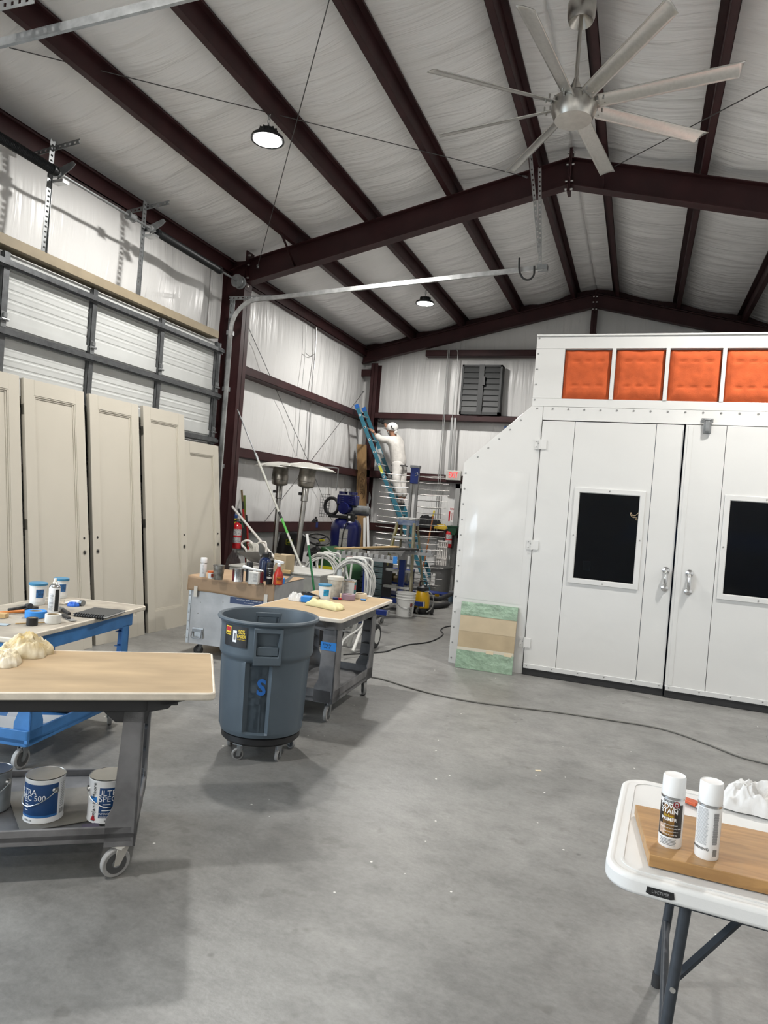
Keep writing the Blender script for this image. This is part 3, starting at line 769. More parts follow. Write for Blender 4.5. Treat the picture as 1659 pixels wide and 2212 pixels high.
# ================================================================== FIVE PANEL DOORS LEANING ON THE ROLL-UP DOOR
m_beige = M('beige_door_lacquer', (.52, .485, .415), .33, 0, .03, 2)
m_hole = M('dark_bore', (.02, .018, .016), .8)
m_brass = M('nickel_plate', (.5, .48, .42), .3, .9)
def panel_door(y0, y1, hgt, xb, xt, label, bore, tilt=0.0, extra=0):
    wd = y1-y0; Lh = math.hypot(hgt, xb-xt); an = math.atan2(xt-xb, hgt)      # lean towards -x
    t = bpy.data.objects.new('panel_door', None); COL.objects.link(t); t.empty_display_size = .1
    mx = Matrix.Translation((xb, y0, 0.0)) @ Matrix.Rotation(an, 4, 'Y') @ Matrix.Rotation(tilt, 4, 'X')
    t.matrix_world = mx; MW[t.name] = mx
    tag(t, label, 'door', 'panel doors leaning in a row')
    th = .045; st = .125; tr = .15; br = .24
    # local frame: y across the width, z along the door, front face at x = 0
    B().box(-th, 0, 0, 0, st, Lh).o('stile', m_beige, t, sm=False, local=True, bev=.003)
    B().box(-th, wd-st, 0, 0, wd, Lh).o('stile', m_beige, t, sm=False, local=True, bev=.003)
    B().box(-th, st, 0, -.0002, wd-st, br).o('rail', m_beige, t, sm=False, local=True)
    B().box(-th, st, Lh-tr, -.0002, wd-st, Lh).o('rail', m_beige, t, sm=False, local=True)
    B().box(-.036, st-.001, br-.001, -.021, wd-st+.001, Lh-tr+.001).o('panel', m_beige, t, sm=False, local=True)
    o_ = [(st, br), (wd-st, br), (wd-st, Lh-tr), (st, Lh-tr)]
    def off(q): return [(st+q, br+q), (wd-st-q, br+q), (wd-st-q, Lh-tr-q), (st+q, Lh-tr-q)]
    b = B()
    b.ring(off(0), off(.012), -.024, -.0045, 'yz'); b.ring(off(.012), off(.028), -.024, -.0135, 'yz')
    b.o('moulding', m_beige, t, sm=False, local=True)
    if bore is not None:
        yb = wd-.065 if bore else .065
        B().cyl((-.004, yb, 1.0), (.001, yb, 1.0), .027, n=18).o('bore_hole', m_brass, t, local=True)
        B().cyl((-.004, yb, 1.0), (.0025, yb, 1.0), .016, n=14).o('bore_hole', m_hole, t, local=True)
        B().cyl((-.004, yb, 1.15), (.002, yb, 1.15), .013, n=12).o('bore_hole', m_hole, t, local=True)
    ye = -.001 if bore or bore is None else wd+.001
    for z in (.3, 1.3, Lh-.3):
        B().box(-.04, ye-.0015, z-.05, -.006, ye+.0015, z+.05).o('hinge_leaf', m_brass, t, sm=False, local=True)
    return t
ye = AX(50, 822, -5.61).y; yf = AX(181, 848, -5.61).y
panel_door(ye-.06-.79, ye-.04, 2.69, -5.28, -5.62, 'beige panel door cut off by the left edge of the photo', None)
panel_door(ye, yf, 2.68, -5.25, -5.61, 'second beige panel door from the left, right of the cut-off one', 1)
panel_door(5.90, 6.68, 2.68, -5.29, -5.62, 'beige panel door in the middle of the leaning row, lock holes on its left edge', 0)
panel_door(6.775, 7.57, 2.69, -5.31, -5.63, 'fourth beige panel door, lowest corner resting on open floor', 1)
panel_door(7.60, 8.40, 2.37, -5.36, -5.63, 'shortest beige panel door at the right end of the row', 1)

# ================================================================== WHITE SPRAY BOOTH
YBO = 7.69
m_booth = M('white_booth_enamel', (.68, .675, .655), .20, 0, .02, 1.5, bump=.22, bs=1.8, bd=.05, coat=.3)
m_boothd = M('unlit_booth_navy', (.015, .04, .11), .6)  # shade of the closed booth put into the colour
m_riv = M('grey_rivet', (.33, .33, .32), .4, .6)
m_filt = M('orange_filter_fleece', (.56, .105, .03), .95, 0, .18, 9, bump=.35, bs=160, bd=.006)
m_alu = M('white_aluminium', (.72, .72, .71), .35, .3)
XL, XC, XH, XE = AY(968, 1431, YBO).x, AY(1149, 875, YBO).x, AY(1127, 1457, YBO).x, 2.75
ZC0 = AY(1004, 1000, YBO).z; ZC1 = AY(1149, 875, YBO).z; ZT = AY(1165, 723, YBO).z
XG = AY(1432, 1500, YBO).x; ZD = AY(1183, 907, YBO).z
bo = thing('spray_booth', 'large white sheet metal spray booth with orange filters and double doors', 'booth', ((XL+XE)/2, YBO, 0))
fr = YBO+.05
# left front panel with its slanted corner
lp = B().prism([(XL, .0), (XH, .0), (XH, ZC1-.012), (XC, ZC1-.01), (XL, ZC0)], YBO, fr, 'xz').o('front_panel', m_booth, bo, sm=False, bev=.003)
def dent(u, v):
    x = XL+.07+(XH-XL-.16)*u; z = .75+1.45*v; e = min(1, min(u, 1-u)/.2)*math.sin(PI*v)
    return (x, YBO-.0012-.045*e*(.5+.5*nz(x*4.2, z*3.4, 4))*max(0, .6+nz(x*1.6, z*1.5, 9)), z)
B().grid(dent, 40, 50).o('dented_sheet', m_booth, lp, ang=180)
hd = B().box(XH+.003, YBO+.001, ZD, XE, fr, ZC1-.012).o('front_panel', m_booth, bo, sm=False, bev=.003)
FX0 = AY(1221, 754, YBO).x; FZ0 = AY(1210.4, 861, YBO).z; FZ1 = AY(1221, 753, YBO).z; FP = AY(1332, 756, YBO).x-FX0
B().box(XC, YBO+.0005, ZC1-.01, XE, fr, FZ0).o('front_panel', m_booth, bo, sm=False, bev=.002)
B().box(XC, YBO+.0005, FZ0+.002, FX0, fr, FZ1-.002).o('front_panel', m_booth, bo, sm=False, bev=.002)
B().box(XC, YBO+.0005, FZ1, XE, fr, ZT-.02).o('front_panel', m_booth, bo, sm=False, bev=.002)
B().box(XC-.004, YBO-.012, ZT-.019, XE, fr+.02, ZT).o('top_trim', m_booth, bo, sm=False, bev=.002)
xr_ = XE+.0
# filters, each a quilted pad
x = FX0; nf = 0
while x < XE-.3:
    xa, xb = x+.004, min(x+FP-.042, XE-.05)
    def ff(u, v, xa=xa, xb=xb, k=nf):
        X = xa+(xb-xa)*u; Z = FZ0+.004+(FZ1-FZ0-.012)*v
        e = min(u, 1-u, v, 1-v); d = .035*min(1, e/.13)**.6
        for vv in (.27, .76):
            for c in (.25, .5, .77):
                d -= .016*math.exp(-((v-vv-.01*nz(u*4, k, 1))/.018)**2)*math.exp(-((u-c)/.075)**4)
        d += .008*nz(u*3+k*5, v*3, 2)+.004*nz(u*9+k, v*8, 5)
        return (X, YBO+.045-d, Z)
    B().grid(ff, 34, 34).o('filter_pad', m_filt, bo, ang=180, solid=.006)
    xb2 = x+FP-.040
    if xb2 < XE-.1: B().box(xb2, YBO-.006, FZ0, xb2+.038, fr, FZ1).o('filter_bar', m_booth, bo, sm=False, bev=.002)
    x += FP; nf += 1
B().box(xb2, YBO, FZ0, XE, fr, FZ1).o('front_panel', m_booth, bo, sm=False)
B().box(FX0, YBO+.05, FZ0, XE, YBO+.055, FZ1).o('filter_grid', m_galv, bo, sm=False)
B().box(AY(1740, 1500, YBO).x+.5, YBO+.001, 0, XE, fr, ZD).o('front_panel', m_booth, bo, sm=False)
# body behind the front
yb_ = 12.4
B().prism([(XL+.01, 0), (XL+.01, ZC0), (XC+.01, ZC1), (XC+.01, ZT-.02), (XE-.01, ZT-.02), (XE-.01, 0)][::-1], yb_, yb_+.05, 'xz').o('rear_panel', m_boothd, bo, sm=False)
for pa, pb in (((XL, 0), (XL, ZC0)), ((XL, ZC0), (XC, ZC1)), ((XC, ZC1), (XC, ZT-.02)), ((XC, ZT-.04), (XE, ZT-.04)), ((XE-.03, ZT), (XE-.03, 0))):
    B().add([(pa[0]+.015, fr, pa[1]), (pb[0]+.015, fr, pb[1]), (pb[0]+.015, yb_, pb[1]), (pa[0]+.015, yb_, pa[1])], [(0, 1, 2, 3)]).o('side_panel', m_booth, bo, sm=False, solid=.02)
# added navy backdrop and floor, coloured dark for the unlit interior
B().box(XL+.3, fr+.6, .01, XE-.3, fr+.62, ZD).o('unlit_backdrop', m_boothd, bo, sm=False)
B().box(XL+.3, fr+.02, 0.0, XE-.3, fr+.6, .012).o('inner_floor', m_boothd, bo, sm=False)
pw = AY(1267, 1222, YBO+.07)
B().box(pw.x-.038, YBO+.07, pw.z-.05, pw.x+.038, YBO+.076, pw.z+.05).o('socket_plate', M('socket_white', (.9, .9, .9), .4, emit=(1, 1, 1), es=.0), bo, sm=False)
# rivets
def riv(par, pts, r=.011):
    for p in pts:
        B().lathe([(.001, -.006), (r*.7, -.005), (r, 0)], (p[0], p[1] if len(p) > 2 else YBO, p[-1]), 8, 'y').o('rivet', m_riv, par)
n = 13
riv(lp, [(XL+.03, YBO, ZC0*(i+.35)/n) for i in range(n)])
riv(lp, [(XL+.04+(XC-XL)*i/6.3, YBO, ZC0-.03+(ZC1-ZC0)*i/6.3) for i in range(1, 6)])
riv(hd, [(XC+.06+.166*i, YBO, ZC1-.035) for i in range(23)])
riv(bo, [(XC+.025, YBO, ZC1+.06+(ZT-ZC1-.1)*i/4) for i in range(5)], .01)
# doors
m_glass = M('smoked_glass', (.10, .15, .22), .03, 0, trans=1.0, spec=.5, ior=1.22)
def booth_door(x0, x1, yo, seams, wx0, wx1, wz0, wz1, hand, hx, label):
    yd = YBO-.012-yo
    z0, z1 = .105, ZD-.012
    d = B().box(x0, yd+.04, z0, x0+.02, yd+.045, z1).o('booth_door', m_booth, bo, sm=False); lab(d, label)
    xs = [x0]+seams+[x1]
    for i in range(len(xs)-1):
        a, c = xs[i]+.0025, xs[i+1]-.0025
        if wx0 > a-.2 and wx1 < c+.2 and wx0 < c and wx1 > a:
            B().ring([(a, z0), (c, z0), (c, z1), (a, z1)], [(wx0, wz0), (wx1, wz0), (wx1, wz1), (wx0, wz1)], yd, yd+.04, 'xz').o('door_panel', m_booth, d, sm=False)
        else:
            B().box(a, yd, z0, c, yd+.04, z1).o('door_panel', m_booth, d, sm=False, bev=.0015)
    g = .055
    B().ring([(wx0-g, wz0-g), (wx1+g, wz0-g), (wx1+g, wz1+g), (wx0-g, wz1+g)], [(wx0-.004, wz0-.004), (wx1+.004, wz0-.004), (wx1+.004, wz1+.004), (wx0-.004, wz1+.004)], yd-.014, yd-.0005, 'xz').o('window_frame', m_booth, d, sm=False, bev=.003)
    B().box(wx0-.004, yd+.02, wz0-.004, wx1+.004, yd+.026, wz1+.004).o('window_pane', m_glass, d, sm=False)
    for px_, pz_ in ((.5, -1), (.5, 2), (-1, .5), (2, .5)):
        X = wx0+(wx1-wx0)*px_ if 0 <= px_ <= 1 else (wx0-g*.6 if px_ < 0 else wx1+g*.6)
        Z = wz0+(wz1-wz0)*pz_ if 0 <= pz_ <= 1 else (wz0-g*.6 if pz_ < 0 else wz1+g*.6)
        riv(d, [(X, yd-.014, Z)], .008)
    # bottom strip, rubber sweep
    B().box(x0+.005, yd-.014, .075, x1-.005, yd-.001, .125).o('kick_strip', m_alu, d, sm=False, bev=.003)
    B().box(x0, yd-.006, .004, x1, yd+.03, .1).o('rubber_sweep', m_drub, d, sm=False)
    riv(d, [(x0+.04+(x1-x0-.08)*i/5, yd-.014, .105) for i in range(6)], .008)
    # chrome pull
    zh0, zh1 = hand
    hb = B().tube(smooth([(hx, yd-.015, zh0), (hx, yd-.05, zh0+.02), (hx, yd-.055, (zh0+zh1)/2), (hx, yd-.05, zh1-.02), (hx, yd-.015, zh1)], 5), [.010]*4+[.011, .012, .014, .016, .018, .019, .02, .02, .019, .018, .016, .014, .012]+[.01]*4, 10).o('pull_handle', m_chrome, d)
    for z in (zh0, zh1): B().lathe([(.012, -.02), (.035, -.008), (.037, 0)], (hx, yd, z), 14, 'y').o('handle_rose', m_chrome, hb)
    return d, yd
q = lambda px, py: AY(px, py, YBO)
wA, wB_ = q(1253, 1064), q(1367, 1257)
d, yd = booth_door(XH+.006, XG-.006, 0.0, [q(1236, 1000).x, q(1412, 1000).x], q(1253, 1065).x, wB_.x, q(1240, 1248).z, wA.z, (q(1435, 1270).z, q(1440, 1232).z), q(1437, 1250).x, 'left booth door with dark window')
for zc in (2.52, 1.42, .35):
    b = B(); b.box(XH-.055, YBO-.008, zc-.055, XH-.004, YBO, zc+.055); b.cyl((XH, YBO-.012, zc-.055), (XH, YBO-.012, zc+.055), .012, n=10); b.box(XH+.004, yd-.01, zc-.05, XH+.07, yd-.001, zc+.05)
    hh = b.o('hinge', m_booth, d, sm=False)
    riv(hh, [(XH-.04, YBO-.008, zc+.03), (XH-.02, YBO-.008, zc+.01), (XH-.04, YBO-.008, zc-.03)], .006)
wx = q(1577, 1082).x
d, yd = booth_door(XG+.006, XG+1.50, .035, [q(1563, 1000).x, q(1563, 1000).x+.85], wx, wx+.63, q(1563, 1282).z, q(1577, 1082).z, (q(1485, 1277).z, q(1490, 1238).z), q(1487, 1257).x, 'right booth door, standing slightly proud')
B().box(XG+.03, yd-.004, .13, XG+.075, yd, ZD-.02).o('astragal', m_booth, d, sm=False, bev=.002)
# latch over the door gap
lx, lz = q(1527, 920).x, q(1527, 920).z
b = B(); b.box(lx-.035, yd-.03, lz-.085, lx+.035, yd-.005, lz+.03); b.box(lx-.055, YBO-.014, lz+.03, lx+.055, YBO-.002, lz+.075); b.cyl((lx-.03, yd-.03, lz+.05), (lx+.03, yd-.03, lz+.05), .016, n=10); b.box(lx-.02, yd-.045, lz-.07, lx+.02, yd-.03, lz+.04)
lt = b.o('latch', m_galvd, bo, bev=.004)
riv(lt, [(lx-.045, YBO-.014, lz+.06), (lx+.045, YBO-.014, lz+.06)], .007)
# outline sticker on the left window
yp = YBO-.012+.018
st = [AY(a, c, yp) for a, c in ((1363, 1107), (1366, 1113), (1371, 1114), (1376, 1111), (1381, 1106), (1382, 1104))]
st2 = [AY(a, c, yp) for a, c in ((1363, 1107), (1362, 1112), (1368, 1118), (1374, 1117), (1374, 1123), (1378, 1123))]
b = B(); b.tube(smooth(st, 4), .003, 5); b.tube(smooth(st2, 4), .003, 5); b.o('sticker', M('tan_line', (.55, .42, .28), .6), bo)

# --- flat cardboard package wrapped in green film, leaning on the booth
bl, br_ = AZ(983, 1441), AZ(1105, 1459)
tl = AY(1000, 1300, YBO-.06)
wdt = (br_-bl).length; ux = (br_-bl).normalized(); up = (Vector((tl.x, YBO-.065, tl.z))-bl); Lp = up.length
mx = frame(bl+Vector((0, 0, .004)), ux, up)
t = bpy.data.objects.new('wrapped_package', None); COL.objects.link(t); t.matrix_world = mx; MW[t.name] = mx
tag(t, 'flat cardboard package with green film at both ends leaning on the booth', 'package')
m_card = M('cardboard', (.42, .335, .215), .8, 0, .12, 5); m_film = M('green_stretch_film', (.27, .39, .28), .18, 0, .25, 8, bump=.5, bs=22, bd=.02, coat=.6)
b = B(); b.box(0, 0, -.035, wdt, Lp, 0); b.o('cardboard', m_card, t, sm=False, local=True, bev=.004)
for y0, y1 in ((-.002, Lp*.27), (Lp*.80, Lp+.003)):
    def gf(u, v, y0=y0, y1=y1): return (wdt*u, y0+(y1-y0)*v, .004+.003*nz(u*5, v*9, y0))
    b = B(); b.grid(gf, 20, 12); b.box(-.003, y0, -.038, wdt+.003, y1, .001); b.o('green_film', m_film, t, local=True)
B().box(.0, Lp*.27, .0005, wdt, Lp*.315, .002).o('clear_film_edge', M('pale_film', (.55, .52, .43), .3), t, sm=False, local=True)
for xx in (wdt*.52, wdt*.84): B().box(xx, Lp*.255, .004, xx+wdt*.13, Lp*.305, .0065).o('masking_tape', M('masking_tape', (.62, .53, .37), .7), t, sm=False, local=True)
B().box(.001, Lp*.56, .0004, wdt-.001, Lp*.80, .0012).o('upper_flap', M('cardboard_light', (.50, .41, .28), .8, 0, .1, 5), t, sm=False, local=True)

# ================================================================== SMALL GOODS: makers
def arc(c, r, a0, a1, z0, z1, n=10, thick=.0004):
    """thin printed label wrapped on a can; angles are measured from the side that faces the photographer"""
    ca = math.atan2(-c[1], -c[0]); b = B(); vs = []
    for i in range(n+1):
        t = ca+a0+(a1-a0)*i/n
        for z in (z0, z1): vs.append((c[0]+(r+thick)*math.cos(t), c[1]+(r+thick)*math.sin(t), c[2]+z))
    return b.add(vs, [(2*i, 2*i+2, 2*i+3, 2*i+1) for i in range(n)])
def onfront(c, r, z, ang=0.0, vert=False):
    t = math.atan2(-c[1], -c[0])+ang; out = Vector((math.cos(t), math.sin(t), 0)); up = Vector((0, 0, 1))
    o = Vector((c[0], c[1], c[2]+z))+out*(r+.0006); x = up.cross(out)
    return frame(o, x, up) if not vert else frame(o, up, -x)
m_ink = M('black_ink', (.02, .02, .02), .5); m_inkw = M('white_ink', (.8, .8, .8), .5); m_inkg = M('grey_ink', (.25, .25, .25), .5)
m_tin = M('tinplate', (.60, .60, .59), .25, 1, .1, 20); m_paperw = M('paper_white', (.74, .73, .71), .6)
def spray_can(label, c, r, h, body, cap, caph, group=None, nozzle=False):
    t = thing('spray_can', label, 'can', c, 0, group)
    hb = h-caph
    B().lathe([(r*.8, .004), (r*.96, .0), (r, .004), (r, hb-.012), (r*.93, hb)], c, 28).o('body', body, t)
    B().lathe([(r*1.02, hb-.004), (r*1.02, hb+.002), (r*.96, hb+.004)], c, 28).o('rim', m_tin, t)
    if nozzle:
        B().lathe([(r*.95, hb), (r*.8, hb+.012), (r*.45, hb+.02), (r*.3, hb+.024)], c, 24).o('dome', m_tin, t)
        B().lathe([(r*.42, hb+.022), (r*.42, hb+.03), (r*.3, hb+.034), (r*.3, hb+.05), (r*.22, hb+.056)], c, 16).o('spray_tip', cap, t)
    else:
        B().lathe([(r*.97, hb+.002), (r*1.0, hb+.008), (r*.97, h-.006), (r*.90, h-.001), (r*.86, h-.003), (r*.5, h-.006)], c, 28).o('cap', cap, t)
    return t
def tin(label, c, r, h, body, lidc=None, bail=None, group=None, name='paint_can', cat='can'):
    t = thing(name, label, cat, c, 0, group)
    B().lathe([(r*.97, 0), (r*1.02, .002), (r*1.02, .006), (r, .009), (r, h-.008), (r*1.02, h-.006), (r*1.02, h)], c, 32).o('body', body, t)
    B().lathe([(r*.86, h-.012), (r*.88, h-.002), (r*.95, h-.002), (r*.97, h+.003), (r*1.02, h+.002)], c, 32).o('lid_rim', m_tin, t)
    B().lathe([(.001, h-.010), (r*.86, h-.010)], c, 32).o('lid', lidc or m_tin, t)
    if bail is not None:
        ca = math.atan2(-c[1], -c[0])+bail
        for k, s in enumerate((0, PI)):
            a = ca+s; p = Vector((c[0]+r*math.cos(a), c[1]+r*math.sin(a), c[2]+h*.74)); d = Vector((math.cos(a), math.sin(a), 0))
            B().cyl(p-d*.004, p+d*.008, .016, .012, n=14).o('ear', m_tin, t)
        a1 = Vector((math.cos(ca), math.sin(ca), 0)); a2 = Vector((-a1.y, a1.x, 0)); o = Vector((c[0], c[1], c[2]+h*.74)); R = r+.008
        if a2.dot(Vector((-c[0], -c[1], 0))) < 0: a2 = -a2
        pts = [o+a1*(R*math.cos(q))+a2*(R*1.0*math.sin(q))+Vector((0, 0, -h*.34*math.sin(q))) for q in [PI*i/16 for i in range(17)]]
        B().tube(pts, .0022, 6).o('bail', m_tin, t)
    return t
def tape_roll(label, c, R, r, h, mat, group=None, core=None):
    t = thing('tape_roll', label, 'tape', c, 0, group)
    b = B(); n = 32
    b.ring([(R*math.cos(2*PI*i/n), R*math.sin(2*PI*i/n)) for i in range(n)], [(r*math.cos(2*PI*i/n), r*math.sin(2*PI*i/n)) for i in range(n)], 0, h)
    b.v = [v+Vector(c) for v in b.v]; b.o('tape', mat, t, bev=.0015)
    b = B(); b.ring([(r*math.cos(2*PI*i/n), r*math.sin(2*PI*i/n)) for i in range(n)], [((r-.003)*math.cos(2*PI*i/n), (r-.003)*math.sin(2*PI*i/n)) for i in range(n)], .001, h-.001)
    b.v = [v+Vector(c) for v in b.v]; b.o('core', core or m_card, t)
    return t
def rag(label, c, sx, sy, sz, mat, seed=0.0, rz=0.0, name='rag', cat='cloth', rough=1.0, n=84):
    b = B(); vs = []; nu, nv = n*2, n//2
    sd = Vector((seed*3.1, seed*1.7, seed))
    def rdg(v): return 1-2.4*abs(noise.noise(v))
    def P(i, j):
        a = 2*PI*i/nu; r = j/nv; e = Vector((math.cos(a), math.sin(a), 0))
        R = .86+.30*noise.noise(e*1.3+sd)+.10*noise.noise(e*4+sd)
        p = e*r*R; w = Vector((noise.noise(p*2.2+sd), noise.noise(p*2.2+sd*2), 0))*.35
        q = p+w; h = max(0.0, 1-r**3.2)**.5
        f = .46+.24*noise.noise(q*1.9+sd*.5)+rough*(.17*rdg(q*2.2+sd)+.13*rdg(q*4.2+sd*1.3)+.05*rdg(q*9+sd))
        p = p+w*.5*h
        return Vector((p.x*sx, p.y*sy, max(.001, h*f*sz*1.15)))
    mx = T(c[0], c[1], c[2], rz)
    for j in range(nv+1):
        for i in range(nu): vs.append(mx @ P(i, j))
    fs = [(j*nu+i, j*nu+(i+1) % nu, (j+1)*nu+(i+1) % nu, (j+1)*nu+i) for j in range(nv) for i in range(nu)]
    o_ = [mx @ Vector(((mx.inverted() @ v).x, (mx.inverted() @ v).y, 0)) for v in vs[nv*nu:(nv+1)*nu]]
    k0 = len(vs); vs += o_; fs += [(nv*nu+i, nv*nu+(i+1) % nu, k0+(i+1) % nu, k0+i) for i in range(nu)]+[tuple(range(k0, k0+nu))]
    b.add(vs, fs)
    return tag(b.o(name, mat, ang=70), label, cat)
def tub(label, c, r, h, lidmat, labmat, body=None, group=None):
    t = thing('compound_tub', label, 'tub', c, 0, group)
    B().lathe([(r*.86, 0), (r*.88, .003), (r, h*.84), (r*1.06, h*.85), (r*1.06, h*.88), (r*1.02, h*.89)], c, 28).o('tub', body or M('tub_plastic', (.72, .73, .71), .35), t)
    B().lathe([(r*1.10, h*.89), (r*1.12, h*.9), (r*1.12, h*.98), (r*1.06, h), (.001, h*.985)], c, 28).o('lid', lidmat, t)
    n = 10; b = B(); ca = math.atan2(-c[1], -c[0]); vs = []
    for i in range(n+1):
        q = ca-1.2+2.0*i/n
        for f in (.14, .76):
            rr = r*(.88+.12*f/.84)+.0008
            vs.append((c[0]+rr*math.cos(q), c[1]+rr*math.sin(q), c[2]+h*f))
    b.add(vs, [(2*i, 2*i+2, 2*i+3, 2*i+1) for i in range(n)]); lb = b.o('label', m_paperw, t)
    vs = []; b = B()
    for i in range(n+1):
        q = ca-.2+.95*i/n
        for f in (.34, .72):
            rr = r*(.88+.12*f/.84)+.0016
            vs.append((c[0]+rr*math.cos(q), c[1]+rr*math.sin(q), c[2]+h*f))
    b.add(vs, [(2*i, 2*i+2, 2*i+3, 2*i+1) for i in range(n)]); b.o('label_print', labmat, lb)
    return t
def lines(t, c, r, z0, z1, n, w, ang=0.0, size=.006, mat=None):
    """rows of fine print"""
    for i in range(n):
        z = z0+(z1-z0)*i/max(1, n-1)
        ww = w*(.75+.25*random.random())
        arc(c, r, ang-ww/2, ang+ww/2, z-size*.28, z+size*.28, 6, .0009).o('fine_print', mat or m_inkg, t)

# ================================================================== FOLDING TABLE (right foreground)
m_hdpe = M('white_blow_moulded_plastic', (.68, .675, .655), .45, 0, .05, 5, bump=.15, bs=300, bd=.002)
m_leg = M('charcoal_powder_coat', (.045, .052, .062), .42, .2, .15, 30)
ft = thing('folding_table', 'white plastic folding table with dark grey legs at the right edge', 'table', (.93, 2.5, 0), -.05)
ZT_ = .74
def ftx(x, y, z): return (x, y, z)
# local frame: table centre, long side along x
Wd, Dp = 1.83, .80
B().prism(rrect(-Wd/2, -Dp/2, Wd/2, Dp/2, .085, 8), ZT_-.022, ZT_-.004, 'xy').o('top_slab', m_hdpe, ft, local=True, bev=.006, seg=3)
b = B(); b.ring(rrect(-Wd/2-.012, -Dp/2-.012, Wd/2+.012, Dp/2+.012, .095, 8), rrect(-Wd/2+.018, -Dp/2+.018, Wd/2-.018, Dp/2-.018, .07, 8), ZT_-.055, ZT_-.002); b.o('rounded_edge', m_hdpe, ft, local=True, bev=.012, seg=4)
b = B(); b.ring(rrect(-Wd/2+.03, -Dp/2+.03, Wd/2-.03, Dp/2-.03, .06, 8), rrect(-Wd/2+.037, -Dp/2+.037, Wd/2-.037, Dp/2-.037, .055, 8), ZT_-.006, ZT_-.001); b.o('top_groove', m_hdpe, ft, local=True)
b = B(); b.box(-Wd/2+.16, -Dp/2+.03, ZT_-.075, Wd/2-.16, -Dp/2+.055, ZT_-.03); b.box(-Wd/2+.16, Dp/2-.055, ZT_-.075, Wd/2-.16, Dp/2-.03, ZT_-.03); b.o('side_rail', m_leg, ft, sm=False, local=True)
tg = B().prism([(-.808, .704), (-.798, .700), (-.742, .700), (-.732, .704), (-.735, .721), (-.805, .721)], -Dp/2-.014, -Dp/2-.0115, 'xz').o('name_badge', m_black, ft, sm=False, local=True)
text('LIFETIME', .012, m_inkg, frame((-.77, -Dp/2-.0148, .711), (1, 0, 0), (0, 0, 1)), 'lettering', tg, local=True, sx=1.0)
xl_ = -Wd/2+.22
for sgn, xx in ((1, xl_), (-1, Wd/2-.16)):
    for y in (-Dp/2+.075, Dp/2-.075):
        lg = B().cyl((xx, y, ZT_-.05), (xx-.05*sgn, y, .02), .0165, n=14).o('leg', m_leg, ft, local=True)
        B().cyl((xx-.047*sgn, y, .05), (xx-.05*sgn, y, 0), .02, n=14).o('foot_cap', m_drub, lg, local=True)
        B().cyl((xx-.02*sgn, y-.017, ZT_-.33), (xx-.02*sgn, y-.021, ZT_-.33), .008, n=10).o('rivet', m_bolt, lg, local=True)
    B().cyl((xx-.035*sgn, -Dp/2+.075, .25), (xx-.035*sgn, Dp/2-.075, .25), .013, n=10).o('crossbar', m_leg, ft, local=True); B().cyl((xx, -Dp/2+.06, ZT_-.06), (xx, Dp/2-.06, ZT_-.06), .0165, n=10).o('pivot_bar', m_leg, ft, local=True)
    b = B()
    for y in (-.10, .10):
        pass
    b.bar((xx-.022*sgn, -Dp/2+.10, ZT_-.33), (xx+.20*sgn, -.12, ZT_-.13), .022, .012); b.bar((xx-.022*sgn, Dp/2-.10, ZT_-.33), (xx+.20*sgn, .12, ZT_-.13), .022, .012)
    b.bar((xx+.19*sgn, -.14, ZT_-.125), (xx+.44*sgn, -.02, ZT_-.07), .03, .02); b.bar((xx+.19*sgn, .14, ZT_-.125), (xx+.44*sgn, .02, ZT_-.07), .03, .02)
    br2 = b.o('folding_brace', m_leg, ft, sm=False, local=True)
    B().torus((xx+.215*sgn, -.12, ZT_-.125), .032, .004, (.8, .5, .2), 16, 6).o('lock_ring', m_galvd, br2, local=True)
# board on the table
zb = ZT_+.036
A0, A1, A2 = AZ(1372, 1737, zb), AZ(1403, 1845, zb), AZ(1680, 1910, zb)
ux = (A2-A1).normalized(); uy = Vector((-ux.y, ux.x, 0)); dpt = (A0-A1).dot(uy)
mx = frame((A1.x, A1.y, ZT_), ux, uy)
bd = B(mx); sk = (A0-A1).dot(ux)
bd.prism([(0, 0), (1.25, 0), (1.25, dpt), (sk, dpt)], .0, .036)
tag(bd.o('wood_board', wood('oiled_board', (.42, .235, .085), (.29, .155, .055), (1.5, 14, 14), .42, .1), bev=.002), 'brown wooden board lying on the white folding table', 'board')
b = B(mx); b.box(.0, -.0015, .001, 1.25, -.0002, .035)
# spray cans on the board
c = AZ(1446, 1823, zb); hh = AY(1456, 1672, c.y).z-zb
m_capw = M('glossy_white_cap', (.82, .82, .81), .3, coat=.3)
m_canw = M('white_lacquered_can', (.80, .80, .79), .3, coat=.3)
t = spray_can('white capped spray can with a brown primer label', c, .034, hh, m_canw, m_capw, hh*.30)
lb = arc(c, .034, -1.35, 1.0, hh*.16, hh*.62, 16).o('label', M('brown_label', (.032, .024, .018), .35), t)
arc(c, .034, -.75, .25, hh*.17, hh*.61, 10, .0007).o('label_glow', M('amber_label', (.22, .105, .02), .4, 0, .7, 40), lb)
for s, z, sz, a, bo_ in (('ZINSSER', .652, .010, -.35, .01), ('COVER', .585, .0185, -.22, .02), ('STAIN', .515, .0185, -.22, .02), ('PRIMER', .405, .0145, -.22, .015)):
    text(s, sz, m_ink if z > .63 else m_inkw, onfront(c, .0345, hh*z, a), 'lettering', lb, wrap=.0345, bold=bo_, ext=.0002)
text('Oil-Base', .009, M('yellow_ink', (.7, .5, .03), .5), onfront(c, .0345, hh*.455, -.28), 'lettering', lb, wrap=.0345, ext=.0002)
for q, rr in ((0, .010), (1, .0068), (2, .0036)):
    f = onfront(c, .0345, hh*.625, .33)
    b = B(f); b.lathe([(.0001, .0003+q*.0002), (rr, .0003+q*.0002)], n=18); b.o('target_mark', m_red if q != 1 else m_inkw, lb)
